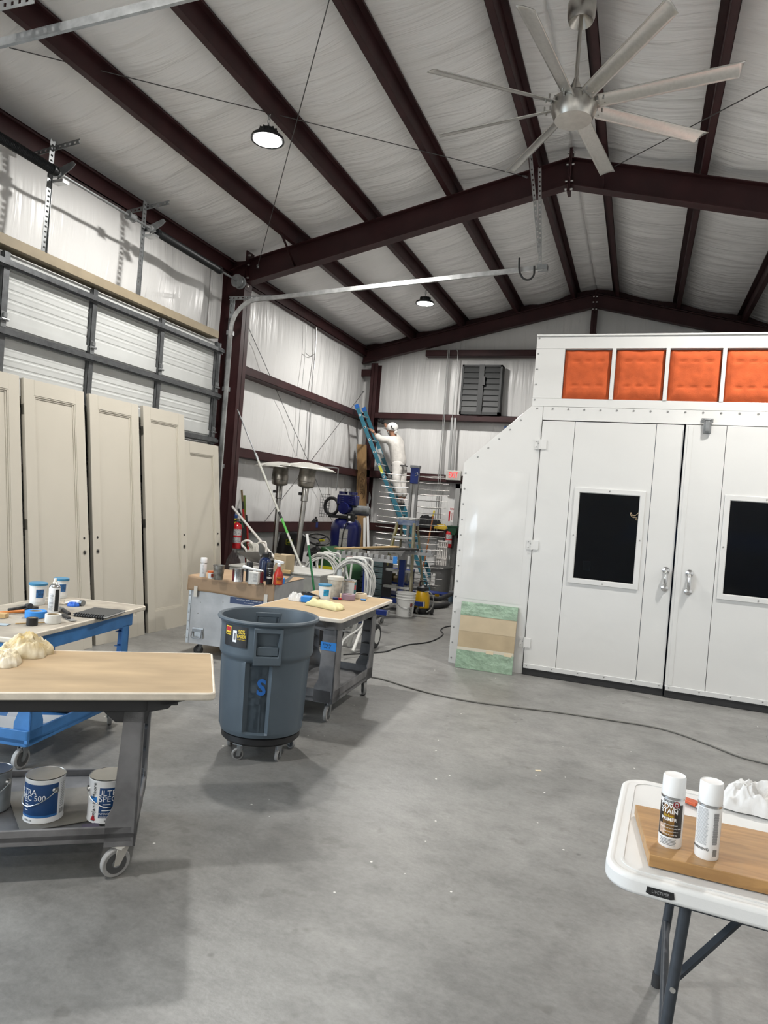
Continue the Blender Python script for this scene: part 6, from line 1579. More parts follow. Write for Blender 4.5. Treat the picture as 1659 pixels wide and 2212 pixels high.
# --- compressor
Y = 11.5; cx = -4.90; m_cb = M('compressor_blue', (.006, .009, .085), .3, coat=.2)
t = thing('air_compressor', 'tall dark blue upright air compressor beside the brown board', 'compressor', (cx, Y, 0))
B().lathe([(.10, .18), (.2, .21), (.265, .28), (.275, .33), (.275, 1.25), (.262, 1.32), (.2, 1.40), (.1, 1.43)], (cx, Y, 0), 36).o('tank', m_cb, t)
for k in range(3):
    a = 2*PI*k/3+.3; B().bar((cx+.22*math.cos(a), Y+.22*math.sin(a), 0), (cx+.22*math.cos(a), Y+.22*math.sin(a), .34), .06, .02, (1, 0, 0)).o('leg', m_cb, t, sm=False)
for i in range(4): arc((cx, Y, 0), .275, -.42, .12, 1.24-.17*(i+1)+.006, 1.24-.17*i, 6, .002).o('label', M('label_grey2', (.46, .45, .42), .5, 0, .3, 50), t)
arc((cx, Y, 0), .275, -.33, .03, .36, .54, 6, .002).o('label', M('label_grey2', (.4, .4, .4), .5), t)
B().box(cx-.28, Y-.2, 1.42, cx+.12, Y+.2, 1.47).o('motor_plate', m_black, t, bev=.005)
B().lathe([(.001, -.17), (.10, -.165), (.11, -.1), (.11, .14), (.09, .18), (.001, .18)], (cx-.02, Y, 1.60), 20, 'y').o('pump_crankcase', m_cb, t)
for dx, dz in ((-.10, .25), (.09, .25)):
    for k in range(5): B().lathe([(.07, 0), (.085, .004), (.085, .018), (.07, .022)], (cx+dx, Y-.02, 1.68+k*.034), 14).o('cylinder_fin', m_cb, t)
    B().cyl((cx+dx, Y-.02, 1.85), (cx+dx, Y-.02, 1.90), .08, n=16).o('cylinder_head', m_cb, t)
B().box(cx-.19, Y-.09, 1.66, cx+.18, Y+.1, 1.84).o('cylinder_block', m_cb, t, bev=.02)
B().lathe([(.04, 0), (.065, .01), (.065, .06), (.04, .075)], (cx-.01, Y-.06, 1.89), 16).o('air_filter', M('chrome_dome', (.5, .5, .5), .2, .9), t)
B().lathe([(.05, -.12), (.09, -.11), (.09, .16), (.06, .19)], (cx+.22, Y+.05, 1.58), 18, 'x').o('motor', m_galvd, t)
b = B(); b.box(cx-.42, Y-.16, 1.44, cx-.415, Y+.2, 1.86)
for i in range(9): b.box(cx-.425, Y-.16+.045*i, 1.44, cx-.41, Y-.155+.045*i, 1.86)
g_ = B().torus((cx-.33, Y+.02, 1.62), .15, .03, (.2, 1, 0), 28, 8).o('flywheel', m_black, t)
b = B()
for i in range(9): b.box(cx-.46, Y-.2, 1.42+.05*i, cx-.27, Y-.196, 1.426+.05*i)
for i in range(5): b.box(cx-.46+.045*i, Y-.2, 1.42, cx-.455+.045*i, Y-.196, 1.83)
b.o('belt_guard', m_black, t, sm=False)
b = B(); b.box(cx+.12, Y-.3, 1.38, cx+.24, Y-.2, 1.52); b.o('pressure_switch', m_black, t, bev=.01); B().box(cx+.15, Y-.303, 1.44, cx+.19, Y-.3, 1.48).o('switch_plate', m_white, t, sm=False)
B().tube(smooth([(cx+.14, Y-.28, 1.40), (cx+.08, Y-.30, 1.2), (cx+.05, Y-.3, .9), (cx-.02, Y-.3, .6)], 5), .008, 6).o('power_cord', m_drub, t)
# --- board and white trim in the corner
a, c = AY(781, 960, 14.3), AY(783, 1215, 14.0)
t = thing('engineered_board', 'tall brown engineered board standing in the corner', 'board', (c.x, c.y, 0)); bt = Vector((c.x+.0, 14.0, 0.0))
wv = Vector((.235, 0, 0)); b = B(); 
P = [a-wv*.45, a+wv*.45, bt+wv*.5, bt-wv*.5]; o = Vector((0, .045, 0)); b.add(P+[p+o for p in P], [(0, 1, 2, 3), (7, 6, 5, 4), (0, 4, 5, 1), (1, 5, 6, 2), (2, 6, 7, 3), (3, 7, 4, 0)])
b.o('board', wood('lvl_board', (.30, .18, .075), (.22, .125, .05), (6, 6, 1), .6), t, sm=False)
f = frame(AY(782, 1050, 14.18)-Vector((0, .012, 0)), (0, 0.05, -1), (1, 0, 0)); text('AmSTK', .12, M('stamp_brown', (.10, .055, .025), .7), f, 'stamp_lettering', t, ext=.0006)
b = B(); n = 28; b.tube([f @ Vector((.30*math.cos(2*PI*i/n), .085*math.sin(2*PI*i/n), 0)) for i in range(n)], .006, 4, True); b.o('stamp_oval', M('stamp_brown', (.10, .055, .025), .7), t)
for i, (x0, x1) in enumerate(((788, 787), (794, 796))):
    a, c = AY(x0, 1078+10*i, 14.25), AY(x1, 1200, 13.95); d = c-a; e = c+d*(c.z/max(.05, -d.z)); b = B(); b.bar(a, e, .05, .02, (0, 1, 0)); tag(b.o('trim_strip', m_white, sm=False), ('white trim strip beside the tall brown board, left one', 'white trim strip beside the tall brown board, right one')[i], 'trim')

# ================================================================== AIRLESS SPRAYERS WITH COILED HOSES
m_hose = M('off_white_hose', (.44, .44, .42), .5); m_tubew = M('white_tube_frame', (.60, .60, .57), .4)
def sprayer(cx, cy, hz, label, R, seed):
    rnd = random.Random(seed)
    t = thing('airless_sprayer', label, 'paint sprayer', (cx, cy, 0), 0, 'airless sprayers with coiled hoses')
    W = .27
    for dy in (-.10, .10):
        P = [(cx-W*.5, cy+dy*.5, .25), (cx-W*.5, cy+dy, hz-.12), (cx-W*.45, cy+dy, hz-.02), (cx-W*.3, cy+dy, hz), (cx+W*.3, cy+dy, hz), (cx+W*.45, cy+dy, hz-.02), (cx+W*.5, cy+dy, hz-.12), (cx+W*.5, cy+dy*.5, .25)]
        B().tube(smooth(P, 4), .013, 8).o('frame_tube', m_tubew, t)
    B().cyl((cx-W*.5, cy-.1, .25), (cx-W*.5, cy-.32, .02), .02, n=10).o('front_leg', m_tubew, t); B().cyl((cx+W*.5, cy-.1, .25), (cx+W*.5, cy-.32, .02), .02, n=10).o('front_leg', m_tubew, t)
    for s in (-1, 1):
        wh = B().cyl((cx+s*W*.8, cy+.1, .15), (cx+s*(W*.8+.05), cy+.1, .15), .15, n=24).o('wheel', m_drub, t, bev=.015); B().cyl((cx+s*W*.8-.004, cy+.1, .15), (cx+s*(W*.8+.05)+.004, cy+.1, .15), .09, n=18).o('rim', m_tubew, wh)
    B().cyl((cx-W*.8, cy+.1, .15), (cx+W*.8, cy+.1, .15), .012, n=8).o('axle', m_galvd, t)
    B().box(cx-.12, cy-.09, .30, cx+.12, cy+.12, .55).o('pump_body', M('pump_blue', (.012, .035, .16), .4), t, bev=.03)
    B().cyl((cx-.03, cy-.12, .25), (cx-.03, cy-.12, .6), .035, n=14).o('piston', m_galv, t)
    for k in range(7):
        rr = R*(1-.035*k+.02*rnd.random()); ox = .015*rnd.uniform(-1, 1); oz = .02*rnd.uniform(-1, 1); yy = cy-.12-.022*(k % 3)-.01*k
        P = []
        for i in range(36):
            q = 2*PI*i/36; P.append((cx+ox+rr*math.cos(q)*(.92), yy+.03*math.sin(q*2+k), hz-R*1.02+oz+rr*math.sin(q)*1.05))
        B().tube(P, .0095, 7, True).o('hose_coil', m_hose, t)
    B().tube(smooth([(cx-.10, cy-.16, hz-.1), (cx-.02, cy-.2, hz-.3), (cx+.10, cy-.2, hz-.42), (cx+.17, cy-.18, hz-.5)], 5), .013, 8).o('loose_hose', m_hose, t)
    g_ = B().cyl((cx-.16, cy-.2, hz-.14), (cx-.15, cy-.2, hz-.34), .03, .045, 12).o('wrapped_gun', M('cloudy_wrap', (.42, .45, .46), .3), t)
    return t
sprayer(AY(768, 1250, 7.65).x, 7.72, AY(770, 1207, 7.6).z, 'airless sprayer with coiled hose right behind the middle cart', .29, 3)
sprayer(AY(702, 1230, 8.7).x, 8.78, AY(703, 1195, 8.7).z, 'airless sprayer with coiled hose behind the grey green box', .31, 8)
p = AZ(757, 1395)
t = thing('spray_hose', 'white hose drooping below the middle cart', 'hose', p)
B().tube(smooth([AY(757, 1270, 7.5), AY(780, 1310, 7.4), AY(786, 1340, 7.4), AY(776, 1358, 7.3), AY(745, 1380, 7.1), AY(738, 1395, 7.0)], 5), .011, 8).o('hose', m_hose, t)
p = AZ(753, 1398); b = B(); b.cyl(AY(783, 1300, 7.5), p+Vector((0, 0, .02)), .024, n=10)
tag(b.o('support_tube', m_tubew), 'stout white tube leg standing below the middle cart', 'tube')
# ================================================================== DOOR DRYING STANDS with notched beams
m_rk = M('grey_stand_paint', (.36, .36, .36), .5, .1, .15, 8); m_rkb = M('stand_blue', (.012, .03, .17), .4)
def stand(xa, xb, y, zt, label, tape=False, word=None):
    t = thing('notched_stand', label, 'stand', ((xa+xb)/2, y, 0), 0, 'notched drying stands')
    L_ = xb-xa
    B().box(xa, y-.03, zt-.1, xb, y+.03, zt-.055).o('beam', m_rk, t, sm=False)
    n = 11
    for i in range(n):
        x = xa+L_*(i+.15)/n; B().box(x, y-.03, zt-.056, x+L_/n*.55, y+.03, zt).o('tooth', m_rk, t, sm=False)
    xm = (xa+xb)/2
    B().box(xm-.045, y+.03, .12, xm+.045, y+.1, zt-.06).o('post', m_rkb, t, sm=False); B().box(xm-.055, y-.035, zt-.2, xm+.055, y+.105, zt-.08).o('post_sleeve', m_rk, t, sm=False)
    ft_ = B().box(xa+.1, y-.02, .13, xb-.1, y+.07, .20).o('foot_beam', m_rkb, t, bev=.004)
    B().box(xb-.1, y-.02, .125, xb-.085, y+.07, .205).o('end_plate', m_rk, ft_, sm=False)
    for x in (xa+.18, xb-.18): caster(t, x, y+.02, .05, .03, .13, 1.2)
    if tape:
        b = B(); b.box(xb-.06, y-.0325, zt-.1, xb+.002, y-.031, zt); b.o('blue_tape', m_tapeb, t, sm=False)
    if word: text(word, .032, m_red, frame((xm-.1, y-.0315, zt-.079), (1, 0, 0), (0, 0, 1)), 'lettering', t, ext=.0004)
    return t
a, c = AY(727, 1191, 9.45), AY(860, 1200, 9.45)
stand(a.x, c.x, 9.45, (a.z+c.z)/2, 'grey notched drying stand with blue tape on its right end', True, 'PREMIUM RACK EQUIPMENT')
a2, c2q = AY(805, 1180, 10.8), AY(937, 1185, 10.8)
stand(a2.x, c2q.x, 10.8, (a2.z+c2q.z)/2, 'grey notched drying stand behind, right of the taped one')
b = B(); p0, p1 = AY(727, 1190, 9.52), AY(858, 1172, 10.6); b.bar((p0.x, p0.y, (a.z+c.z)/2+.02), (p1.x, p1.y, (a.z+c.z)/2+.065), .12, .02)
tag(b.o('plank', wood('pale_pine', (.5, .3, .15), (.4, .25, .1)), bev=.002), 'thin pine plank laid across the two drying stands', 'plank')
b = B(); b.bar((p0.x+.3, p0.y+.45, (a.z+c.z)/2+.012), (p1.x+.25, p1.y+.2, (a.z+c.z)/2+.045), .2, .02); tag(b.o('plank', M('dark_panel', (.015, .014, .013), .5), bev=.002), 'dark panel lying beside the pine plank', 'panel')
# ================================================================== TEAL DRAWER STACK
x1 = AY(838, 1230, 11.0).x; x0 = x1-.62; Y = 10.75; zt = AY(800, 1208, Y).z
t = thing('drawer_stack', 'stack of dark teal drawers under the notched stands', 'drawers', ((x0+x1)/2, Y, 0))
B().box(x0, Y+.02, .02, x1, Y+.5, zt).o('cabinet', m_black, t, sm=False)
m_teal = M('dusty_teal', (.10, .145, .155), .55, 0, .25, 9)
nr = 8
for i in range(nr):
    for j in range(3):
        xa = x0+(x1-x0)*j/3; za = .03+(zt-.05)*i/nr
        dr = B().box(xa+.006, Y, za+.006, xa+(x1-x0)/3-.006, Y+.025, za+(zt-.05)/nr-.006).o('drawer', m_teal, t, bev=.003)
        B().box(xa+.07, Y-.008, za+.035, xa+.13, Y, za+.05).o('pull', m_galvd, dr, sm=False)
b = B(); b.box(x0-.05, Y-.02, zt, x0+.18, Y+.3, zt+.16); tag(b.o('steel_box', M('pale_grey_lid', (.46, .455, .43), .6), bev=.003), 'pale grey steel box on top of the teal drawers', 'box')
# ================================================================== BUCKET, YELLOW SPRAYER
p = AZ(868, 1333); 
t = thing('pail', 'white five gallon bucket on the floor left of the yellow sprayer', 'bucket', (p.x, p.y+.13, 0)); c = (p.x, p.y+.13, 0); hb = .375
B().lathe([(.125, 0), (.13, .004), (.146, hb*.72), (.153, hb*.73), (.153, hb*.76), (.148, hb*.77), (.149, hb*.83), (.155, hb*.84), (.155, hb*.87), (.150, hb*.88), (.151, hb*.94), (.158, hb*.95), (.158, hb), (.150, hb), (.128, .012), (.001, .01)], c, 36).o('bucket', M('white_bucket', (.66, .66, .64), .4), t, ang=25)
ca_ = math.atan2(-c[1], -c[0]); P = []
for i in range(15):
    q = ca_-1.5+3.0*i/14; P.append((c[0]+.152*math.cos(q), c[1]+.152*math.sin(q), hb*.70-.12*math.sin(PI*i/14)))
B().tube(P, .003, 6).o('wire_handle', m_galvd, t); B().cyl(P[6], P[8], .008, n=8).o('grip', m_white, t)
arc(c, .142, .55, .85, .16, .225, 5, .006).o('label', M('red_black_print', (.25, .03, .02), .5, 0, .9, 60, var2=(.03, .03, .03)), t); arc(c, .135, .45, .85, .03, .15, 5, .008).o('label', M('bw_print', (.5, .5, .48), .5, 0, .9, 60, var2=(.02, .02, .02)), t)
p = AZ(905, 1326); c = (p.x, p.y+.12, 0)
t = thing('pump_sprayer', 'yellow pump sprayer with black base beside the white bucket', 'sprayer', c)
m_yl = M('sprayer_yellow', (.62, .36, .005), .35)
B().lathe([(.13, 0), (.135, .01), (.135, .09), (.12, .10)], c, 24).o('base', m_black, t)
B().lathe([(.115, .03), (.125, .08), (.125, .20), (.115, .30), (.09, .36), (.07, .38)], c, 24).o('tank', m_yl, t)
B().lathe([(.09, .36), (.1, .37), (.1, .42), (.05, .44), (.03, .46)], c, 20).o('lid', m_black, t)
b = B(); b.tube(smooth([(c[0]-.05, c[1], .44), (c[0]-.055, c[1], .50), (c[0]-.03, c[1], .525), (c[0]+.03, c[1], .525), (c[0]+.055, c[1], .50), (c[0]+.05, c[1], .44)], 3), .013, 8); b.o('pump_handle', m_black, t)
B().tube(smooth([(c[0]+.06, c[1]-.08, .36), (c[0]+.14, c[1]-.1, .37), (c[0]+.21, c[1]-.08, .28), (c[0]+.2, c[1]-.08, .12), (c[0]+.12, c[1]-.1, .04)], 5), .010, 8).o('hose', M('grey_hose', (.22, .22, .21), .5), t)
B().cyl((c[0]+.16, c[1]-.02, .06), (c[0]+.20, c[1]-.02, .06), .06, n=16).o('wheel', m_drub, t)
# ================================================================== STEPLADDER
Y = 11.2; tp = AY(880, 1122, Y); zt = tp.z; xa = tp.x
t = thing('stepladder', 'fibreglass stepladder with a paint-spattered white top step', 'stepladder', (xa, Y, 0))
m_fg = M('yellow_fibreglass', (.42, .36, .10), .5, 0, .2, 9); m_fgp = M('dusty_fibreglass', (.30, .275, .18), .6, 0, .2, 9)
B().box(xa-.17, Y-.08, zt-.01, xa+.17, Y+.18, zt+.03).o('top_cap', M('spattered_top', (.72, .72, .70), .5, 0, .9, 16, var2=(.1, .1, .1)), t, bev=.006)
B().box(xa-.165, Y-.075, zt-.1, xa+.165, Y+.17, zt-.01).o('top_skirt', M('blue_spatter', (.36, .40, .47), .5, 0, .9, 10, var2=(.05, .1, .25)), t, bev=.006)
xs = []
for s in (-1, 1):
    b = B(); b.bar((xa+s*.15, Y-.06, zt-.06), (xa+s*.30, Y-.42, .01), .03, .075, (0, 1, 0)); lg = b.o('front_rail', m_fgp, t, sm=False); b = B(); b.bar((xa+s*.135, Y-.055, zt-.06), (xa+s*.283, Y-.415, .02), .006, .07, (0, 1, 0)); b.o('rail_inner_face', m_fg, lg, sm=False)
    B().bar((xa+s*.14, Y+.14, zt-.06), (xa+s*.26, Y+.55, .01), .025, .05, (0, 1, 0)).o('rear_rail', m_fgp, t, sm=False)
for i in range(1, 6):
    f = i*.19; z = zt-.02-(zt)*f*.95; hw = .14+.15*f; yy = Y-.06-.36*f
    B().box(xa-hw, yy-.05, z-.035, xa+hw, yy+.05, z).o('step', M('aluminium_step', (.50, .50, .48), .5, .4, .3, 20), t, sm=False)
for i in range(1, 4): 
    f = i*.27; z = zt-zt*f; hw = .13+.12*f; B().box(xa-hw, Y+.14+.4*f, z-.02, xa+hw, Y+.17+.4*f, z+.02).o('rear_brace', m_galvd, t, sm=False)
# ================================================================== TREE-SHAPED DRYING RACK
Y = 12.3; tp = AY(898, 1010, Y); xa = tp.x; zt = tp.z
t = thing('spray_drying_rack', 'tall metal drying rack with many thin arms beside the painter', 'rack', (xa, Y, 0))
for dx in (-.055, .055): B().box(xa+dx-.022, Y-.03, .12, xa+dx+.022, Y+.03, zt-.12).o('upright', M('rack_grey', (.30, .30, .295), .5, .2), t, sm=False)
B().box(xa-.075, Y-.05, zt-.30, xa+.075, Y+.05, zt+.0).o('blue_head', m_rkb, t, bev=.004); B().box(xa-.09, Y-.06, zt-.01, xa+.09, Y+.06, zt+.04).o('top_clamp', m_galvd, t, bev=.004)
B().tube(smooth([(xa+.02, Y-.055, zt-.12), (xa+.06, Y-.07, zt-.10), (xa+.07, Y-.07, zt-.14), (xa+.02, Y-.06, zt-.16)], 4), .006, 6).o('hook', m_galv, t)
B().box(xa-.45, Y-.05, .08, xa+.45, Y+.05, .12).o('base_beam', m_rkb, t, sm=False); B().box(xa-.05, Y-.45, .08, xa+.05, Y+.45, .12).o('base_beam', m_rkb, t, sm=False)
for x, y in ((xa-.4, Y), (xa+.4, Y), (xa, Y-.4), (xa, Y+.4)): caster(t, x, y, .035, .025, .08, .5)
m_arm = M('bright_arm', (.45, .44, .42), .4, .5, .5, 15); rnd = random.Random(5)
nl = 19
for i in range(nl):
    z = zt-.16-(zt-.45)*i/(nl-1)
    for s in (-1, 1):
        for dy in (-.16, .16):
            L_ = .60+.03*rnd.uniform(-1, 1); j = .015*rnd.uniform(-1, 1)
            B().tube([(xa+s*.07, Y, z), (xa+s*.28, Y+dy*.6, z-.01+j), (xa+s*L_, Y+dy*1.3, z+.005+j)], .006, 6).o('arm', m_arm, t)

# ================================================================== EXTENSION LADDER AND PAINTER
m_lad = M('blue_fibreglass', (.035, .155, .215), .45, 0, .15, 9)
t = thing('extension_ladder', 'blue extension ladder leaning into the corner under the painter', 'ladder', (-3.95, 13.9, 0))
ta, tb = AY(771, 876, 13.7), AY(925, 1277, 13.7)
d = (tb-ta); L_ = d.length; u = d.normalized(); nrm = Vector((-u.z, 0, u.x)).normalized()   # to the upper right of the rail
if nrm.x < 0: nrm = -nrm
for y, q in ((13.68, 'near'), (14.1, 'far')):
    o = Vector((0, y-13.7, 0))
    fl = B().bar(ta+o, ta+o+u*(L_*.72), .028, .078, nrm).o('fly_rail', m_lad, t, sm=False)
    bs_ = B().bar(ta+o+u*(L_*.46)+nrm*.03+Vector((0, -.03 if y < 13.8 else .03, 0)), tb+o+nrm*.03+Vector((0, -.03 if y < 13.8 else .03, 0)), .028, .085, nrm).o('base_rail', m_lad, t, sm=False)
    B().bar(ta+o-u*.02, ta+o+u*.07, .04, .09, nrm).o('top_cap', M('blue_end_cap', (.02, .12, .42), .5), fl, sm=False)
    B().bar(ta+o+u*(L_*.455), ta+o+u*(L_*.49), .075, .13, nrm).o('rail_bracket', m_galv, bs_, sm=False)
    B().box(tb.x+nrm.x*.03-.06, y-.06, 0, tb.x+nrm.x*.03+.06, y+.03, .03).o('foot', m_drub, bs_, sm=False)
for i in range(14):
    f = .055+.068*i
    if f > .99: break
    p = ta+u*(L_*f)+(nrm*.03 if f > .72 else Vector((0, 0, 0)))
    r_ = B().cyl(p+Vector((0, -.012 if f < .72 else -.045, 0)), p+Vector((0, .43, 0)), .019, n=12).o('rung', m_galv, t)
    if f < .74: B().cyl(p+Vector((0, -.036, 0)), p+Vector((0, -.013, 0)), .026, n=12).o('rung_end', M('rung_end_white', (.6, .62, .62), .4), r_); B().cyl(p+Vector((0, -.038, 0)), p+Vector((0, -.03, 0)), .014, n=10).o('rung_hole', m_hole, r_)
f = ta+u*(L_*.355)+Vector((0, -.0345, 0)); b = B(); b.bar(f-u*.09, f+u*.09, .002, .06, nrm); b.o('yellow_label', M('yellow_sticker', (.55, .53, .06), .5), t, sm=False)
for fr_ in (.26, .40): 
    f = ta+u*(L_*fr_)+Vector((0, .40-.018, 0)); b = B(); b.bar(f-u*.12, f+u*.1, .002, .06, nrm); b.o('white_label', M('label_pale', (.5, .52, .52), .5), t, sm=False)

def skin(name, verts, edges, rad, mat, parent, sub=2):
    me = bpy.data.meshes.new(name); inv = MW[parent.name].inverted()
    bm = bmesh.new(); ly = bm.verts.layers.skin.verify(); vs = []
    for i, p in enumerate(verts):
        v = bm.verts.new(inv @ Vector(p)); r = rad[i]; v[ly].radius = (r, r) if not isinstance(r, tuple) else r; v[ly].use_root = (i == 0); vs.append(v)
    for a, c in edges: bm.edges.new((vs[a], vs[c]))
    bm.to_mesh(me); bm.free(); me.materials.append(mat)
    o = bpy.data.objects.new(name, me); COL.objects.link(o); o.parent = parent; MW[o.name] = MW[parent.name]
    sk_ = o.modifiers.new('skin', 'SKIN'); sk_.use_smooth_shade = True
    sb = o.modifiers.new('smooth', 'SUBSURF'); sb.levels = sub; sb.render_levels = sub
    return o
m_skin = M('sun_tanned_skin', (.36, .19, .12), .55); m_ovw = M('painter_whites', (.66, .63, .59), .8, 0, .18, 7, bump=.6, bs=9, bd=.03); m_ovp = M('painter_trousers', (.67, .645, .61), .8, 0, .2, 6, bump=.7, bs=8, bd=.03)
def J(px, py, y=13.92): return AY(px, py, y)
pel, wst, chs, nck = J(863, 1006), J(861, 990), J(853, 962), J(850, 944)
hdc = J(847, 927, 13.9); FD = Vector((-.6, .8, 0)); LD = Vector((.8, .6, 0))
sL, sR = J(842, 950, 13.78), J(862, 950, 14.1)
eL, wL, hL = J(823, 949, 13.68), J(808, 936, 13.68), J(803, 927, 13.70)
eR, wR, hR = J(841, 932, 14.25), J(831, 915, 14.38), J(822, 911, 14.42)
pL, pR = J(857, 1012, 13.82), J(869, 1012, 14.02)
kL, kR = J(856, 1043, 13.78), J(868, 1046, 14.0)
aL, aR = J(866, 1078, 13.82), J(873, 1079, 14.02)
tL, tR = J(856, 1086, 13.84), J(863, 1087, 14.02)
pt = thing('person', 'painter in white work clothes and white cap reaching up from the blue ladder', 'person', (pel.x, pel.y, aL.z-.09))
V = [pel, wst, chs, nck, hdc-Vector((0, 0, .03)), hdc+Vector((0, 0, .05)), sL, eL, wL, sR, eR, wR, pL, kL, aL, pR, kR, aR]
Ed = [(0, 1), (1, 2), (2, 3), (3, 4), (4, 5), (2, 6), (6, 7), (7, 8), (2, 9), (9, 10), (10, 11), (0, 12), (12, 13), (13, 14), (0, 15), (15, 16), (16, 17)]
skin('body', V, Ed, [.13, .12, .14, .055, .085, .08, .065, .048, .032, .065, .048, .032, .085, .06, .042, .085, .06, .042], m_skin, pt)
# shirt, trousers, shoes, cap
skin('shirt', [pel-Vector((0, 0, .09)), wst, J(857, 976), chs, nck-Vector((0, 0, .015)), sL, eL, wL*.8+eL*.2, sR, eR*.9+sR*.1, eR], [(0, 1), (1, 2), (2, 3), (3, 4), (3, 5), (5, 6), (6, 7), (3, 8), (8, 9), (9, 10)],
     [.182, .175, .18, .175, .085, .095, .078, .06, .095, .075, .06], m_ovw, pt)
skin('trousers', [pel+Vector((0, 0, .13)), pel-Vector((0, 0, .02)), pL, kL, aL-Vector((0, 0, -.03)), pR, kR, aR+Vector((0, 0, .03))], [(0, 1), (1, 2), (2, 3), (3, 4), (1, 5), (5, 6), (6, 7)],
     [.165, .165, .12, .095, .08, .12, .095, .08], m_ovp, pt)
B().torus(pel+Vector((0, 0, .0)), .165, .012, (0, 0, 1), 24, 8).o('belt', m_black, pt)
for a_, tt in ((aL, tL), (aR, tR)): skin('shoe', [a_-Vector((0, 0, .03)), a_*.5+tt*.5-Vector((0, 0, .035)), tt-Vector((0, 0, .02))], [(0, 1), (1, 2)], [.055, .05, .042], M('dusty_shoe', (.16, .15, .14), .7), pt)
b = B(); 
def cp(u, v):
    a_ = 2*PI*u; e_ = PI/2*v*1.45-.65; r = .112; q = Vector((math.cos(a_)*math.cos(e_)*r*1.12, math.sin(a_)*math.cos(e_)*r, math.sin(e_)*r*1.0)); return hdc+Vector((.005, 0, .03))+q
b.grid(cp, 24, 14); cap_ = b.o('cap', m_cloth, pt, ang=180, solid=.006)
def bill(u, v):
    a_ = 2.21+(-.9+1.8*u); r = .10+.09*v; return hdc+Vector((.0, 0, .035-.03*v))+Vector((math.cos(a_)*r*1.1, math.sin(a_)*r, 0))
b = B(); b.grid(bill, 12, 4); b.o('bill', m_cloth, cap_, solid=.006)
b = B(); b.bar(hdc+Vector((.02, -.118, .06)), hdc+Vector((.05, -.112, .0)), .012, .03, (0, 1, 0)); b.bar(hdc+Vector((.05, -.112, .0)), hdc+Vector((.08, -.09, -.01)), .01, .02, (0, 1, 0)); b.o('cap_print', m_ink, cap_, sm=False)
skin('neck_cloth', [hdc+Vector((.07, -.01, -.01)), hdc+Vector((.10, -.01, -.05)), hdc+Vector((.06, -.01, -.10))], [(0, 1), (1, 2)], [.05, .04, .05], m_cloth, pt)
# face: nose, ears, eyes, mouth (turned away from the photographer)
for s in (-1, 1): 
    B().lathe([(.001, -.008), (.02, -.004), (.024, .004), (.001, .01)], hdc+s*.09*LD+Vector((0, 0, -.03)), 10, 'y').o('ear', m_skin, pt)
    B().lathe([(.001, -.008), (.010, 0), (.001, .008)], hdc+FD*.088+LD*(s*.03)+Vector((0, 0, -.005)), 8, 'y').o('eye', m_ink, pt)
skin('nose', [hdc+FD*.08+Vector((0, 0, .0)), hdc+FD*.108+Vector((0, 0, -.03))], [(0, 1)], [.012, .017], m_skin, pt, 1)
B().bar(hdc+FD*.088-LD*.025-Vector((0, 0, .06)), hdc+FD*.088+LD*.025-Vector((0, 0, .06)), .008, .007).o('mouth', M('lip_brown', (.25, .1, .08), .6), pt, sm=False)
# hands with five fingers each
def hand(w_, h_, side, mat, curl):
    ax = (h_-w_).normalized(); lat = ax.cross(Vector((0, 0, 1)) if abs(ax.z) < .8 else Vector((1, 0, 0))).normalized()*side; pn = ax.cross(lat)
    V_ = [w_, w_+ax*.05, w_+ax*.095]; E_ = [(0, 1), (1, 2)]; R_ = [.03, .036, .036]
    ob = skin('hand', V_, E_, R_, mat, pt, 1)
    for k, (of, ln) in enumerate(((-.030, .065), (-.010, .078), (.010, .073), (.030, .058))):
        b0 = w_+ax*.085+lat*of; P_ = [b0, b0+ax*ln*.5+pn*curl*ln*.2, b0+ax*ln*.85+pn*curl*ln*.6, b0+ax*ln*.95+pn*curl*ln*.95]
        skin('finger', P_, [(0, 1), (1, 2), (2, 3)], [.011, .010, .009, .008], mat, ob, 1)
    b0 = w_+ax*.03-lat*.03; P_ = [b0, b0-lat*.03+ax*.03, b0-lat*.03+ax*.06+pn*curl*.02]
    skin('thumb', P_, [(0, 1), (1, 2)], [.013, .012, .010], mat, ob, 1)
hand(wL, hL, 1, m_skin, 1)
hand(wR, hR, -1, M('black_glove', (.015, .015, .016), .6), 1)
b = B(); b.bar(hR+Vector((-.05, .02, -.02)), hR+Vector((.06, .02, .05)), .05, .07, (0, 1, 0)); tag(b.o('drill_driver', m_black, bev=.012), 'small black power tool in the painter\'s gloved hand', 'power tool')
b = B(); b.box(J(864, 1013).x-.022, 13.74, J(864, 1013).z-.012, J(864, 1013).x+.022, 13.757, J(864, 1013).z+.012); b.o('pocket_patch', M('brown_patch', (.10, .06, .04), .6), pt, sm=False)

# ================================================================== ODDS AND ENDS ALONG THE END WALL
c = AZ(946, 1284); c = (c.x, c.y+.1, 0)
t = thing('waste_bin', 'grey ribbed waste bin near the exit doorway', 'bin', c); B().lathe([(.17, 0), (.18, .01), (.215, .52), (.23, .53), (.23, .56), (.215, .56), (.175, .02), (.001, .015)], c, 28, 'z', lambda q, th, h: q+.004*math.cos(th*14)).o('bin', M('bin_grey', (.13, .13, .125), .55), t); arc(c, .20, -1.2, -.55, .18, .42, 5, .008).o('paper_label', m_paperw, t)
P0 = AY(958, 1168, 14.1); w_, h_ = .22, 1.0
t = thing('slatted_rack', 'white slatted wooden rack standing by the end wall', 'rack', (P0.x, 14.1, 0)); xs0 = AY(946, 1168, 14.1).x; xs1 = AY(968, 1168, 14.1).x
for zz in (P0.z, P0.z-.12, P0.z-.36, .25): B().box(xs0, 14.08, zz-.03, xs1, 14.12, zz).o('rail', m_polew, t, sm=False)
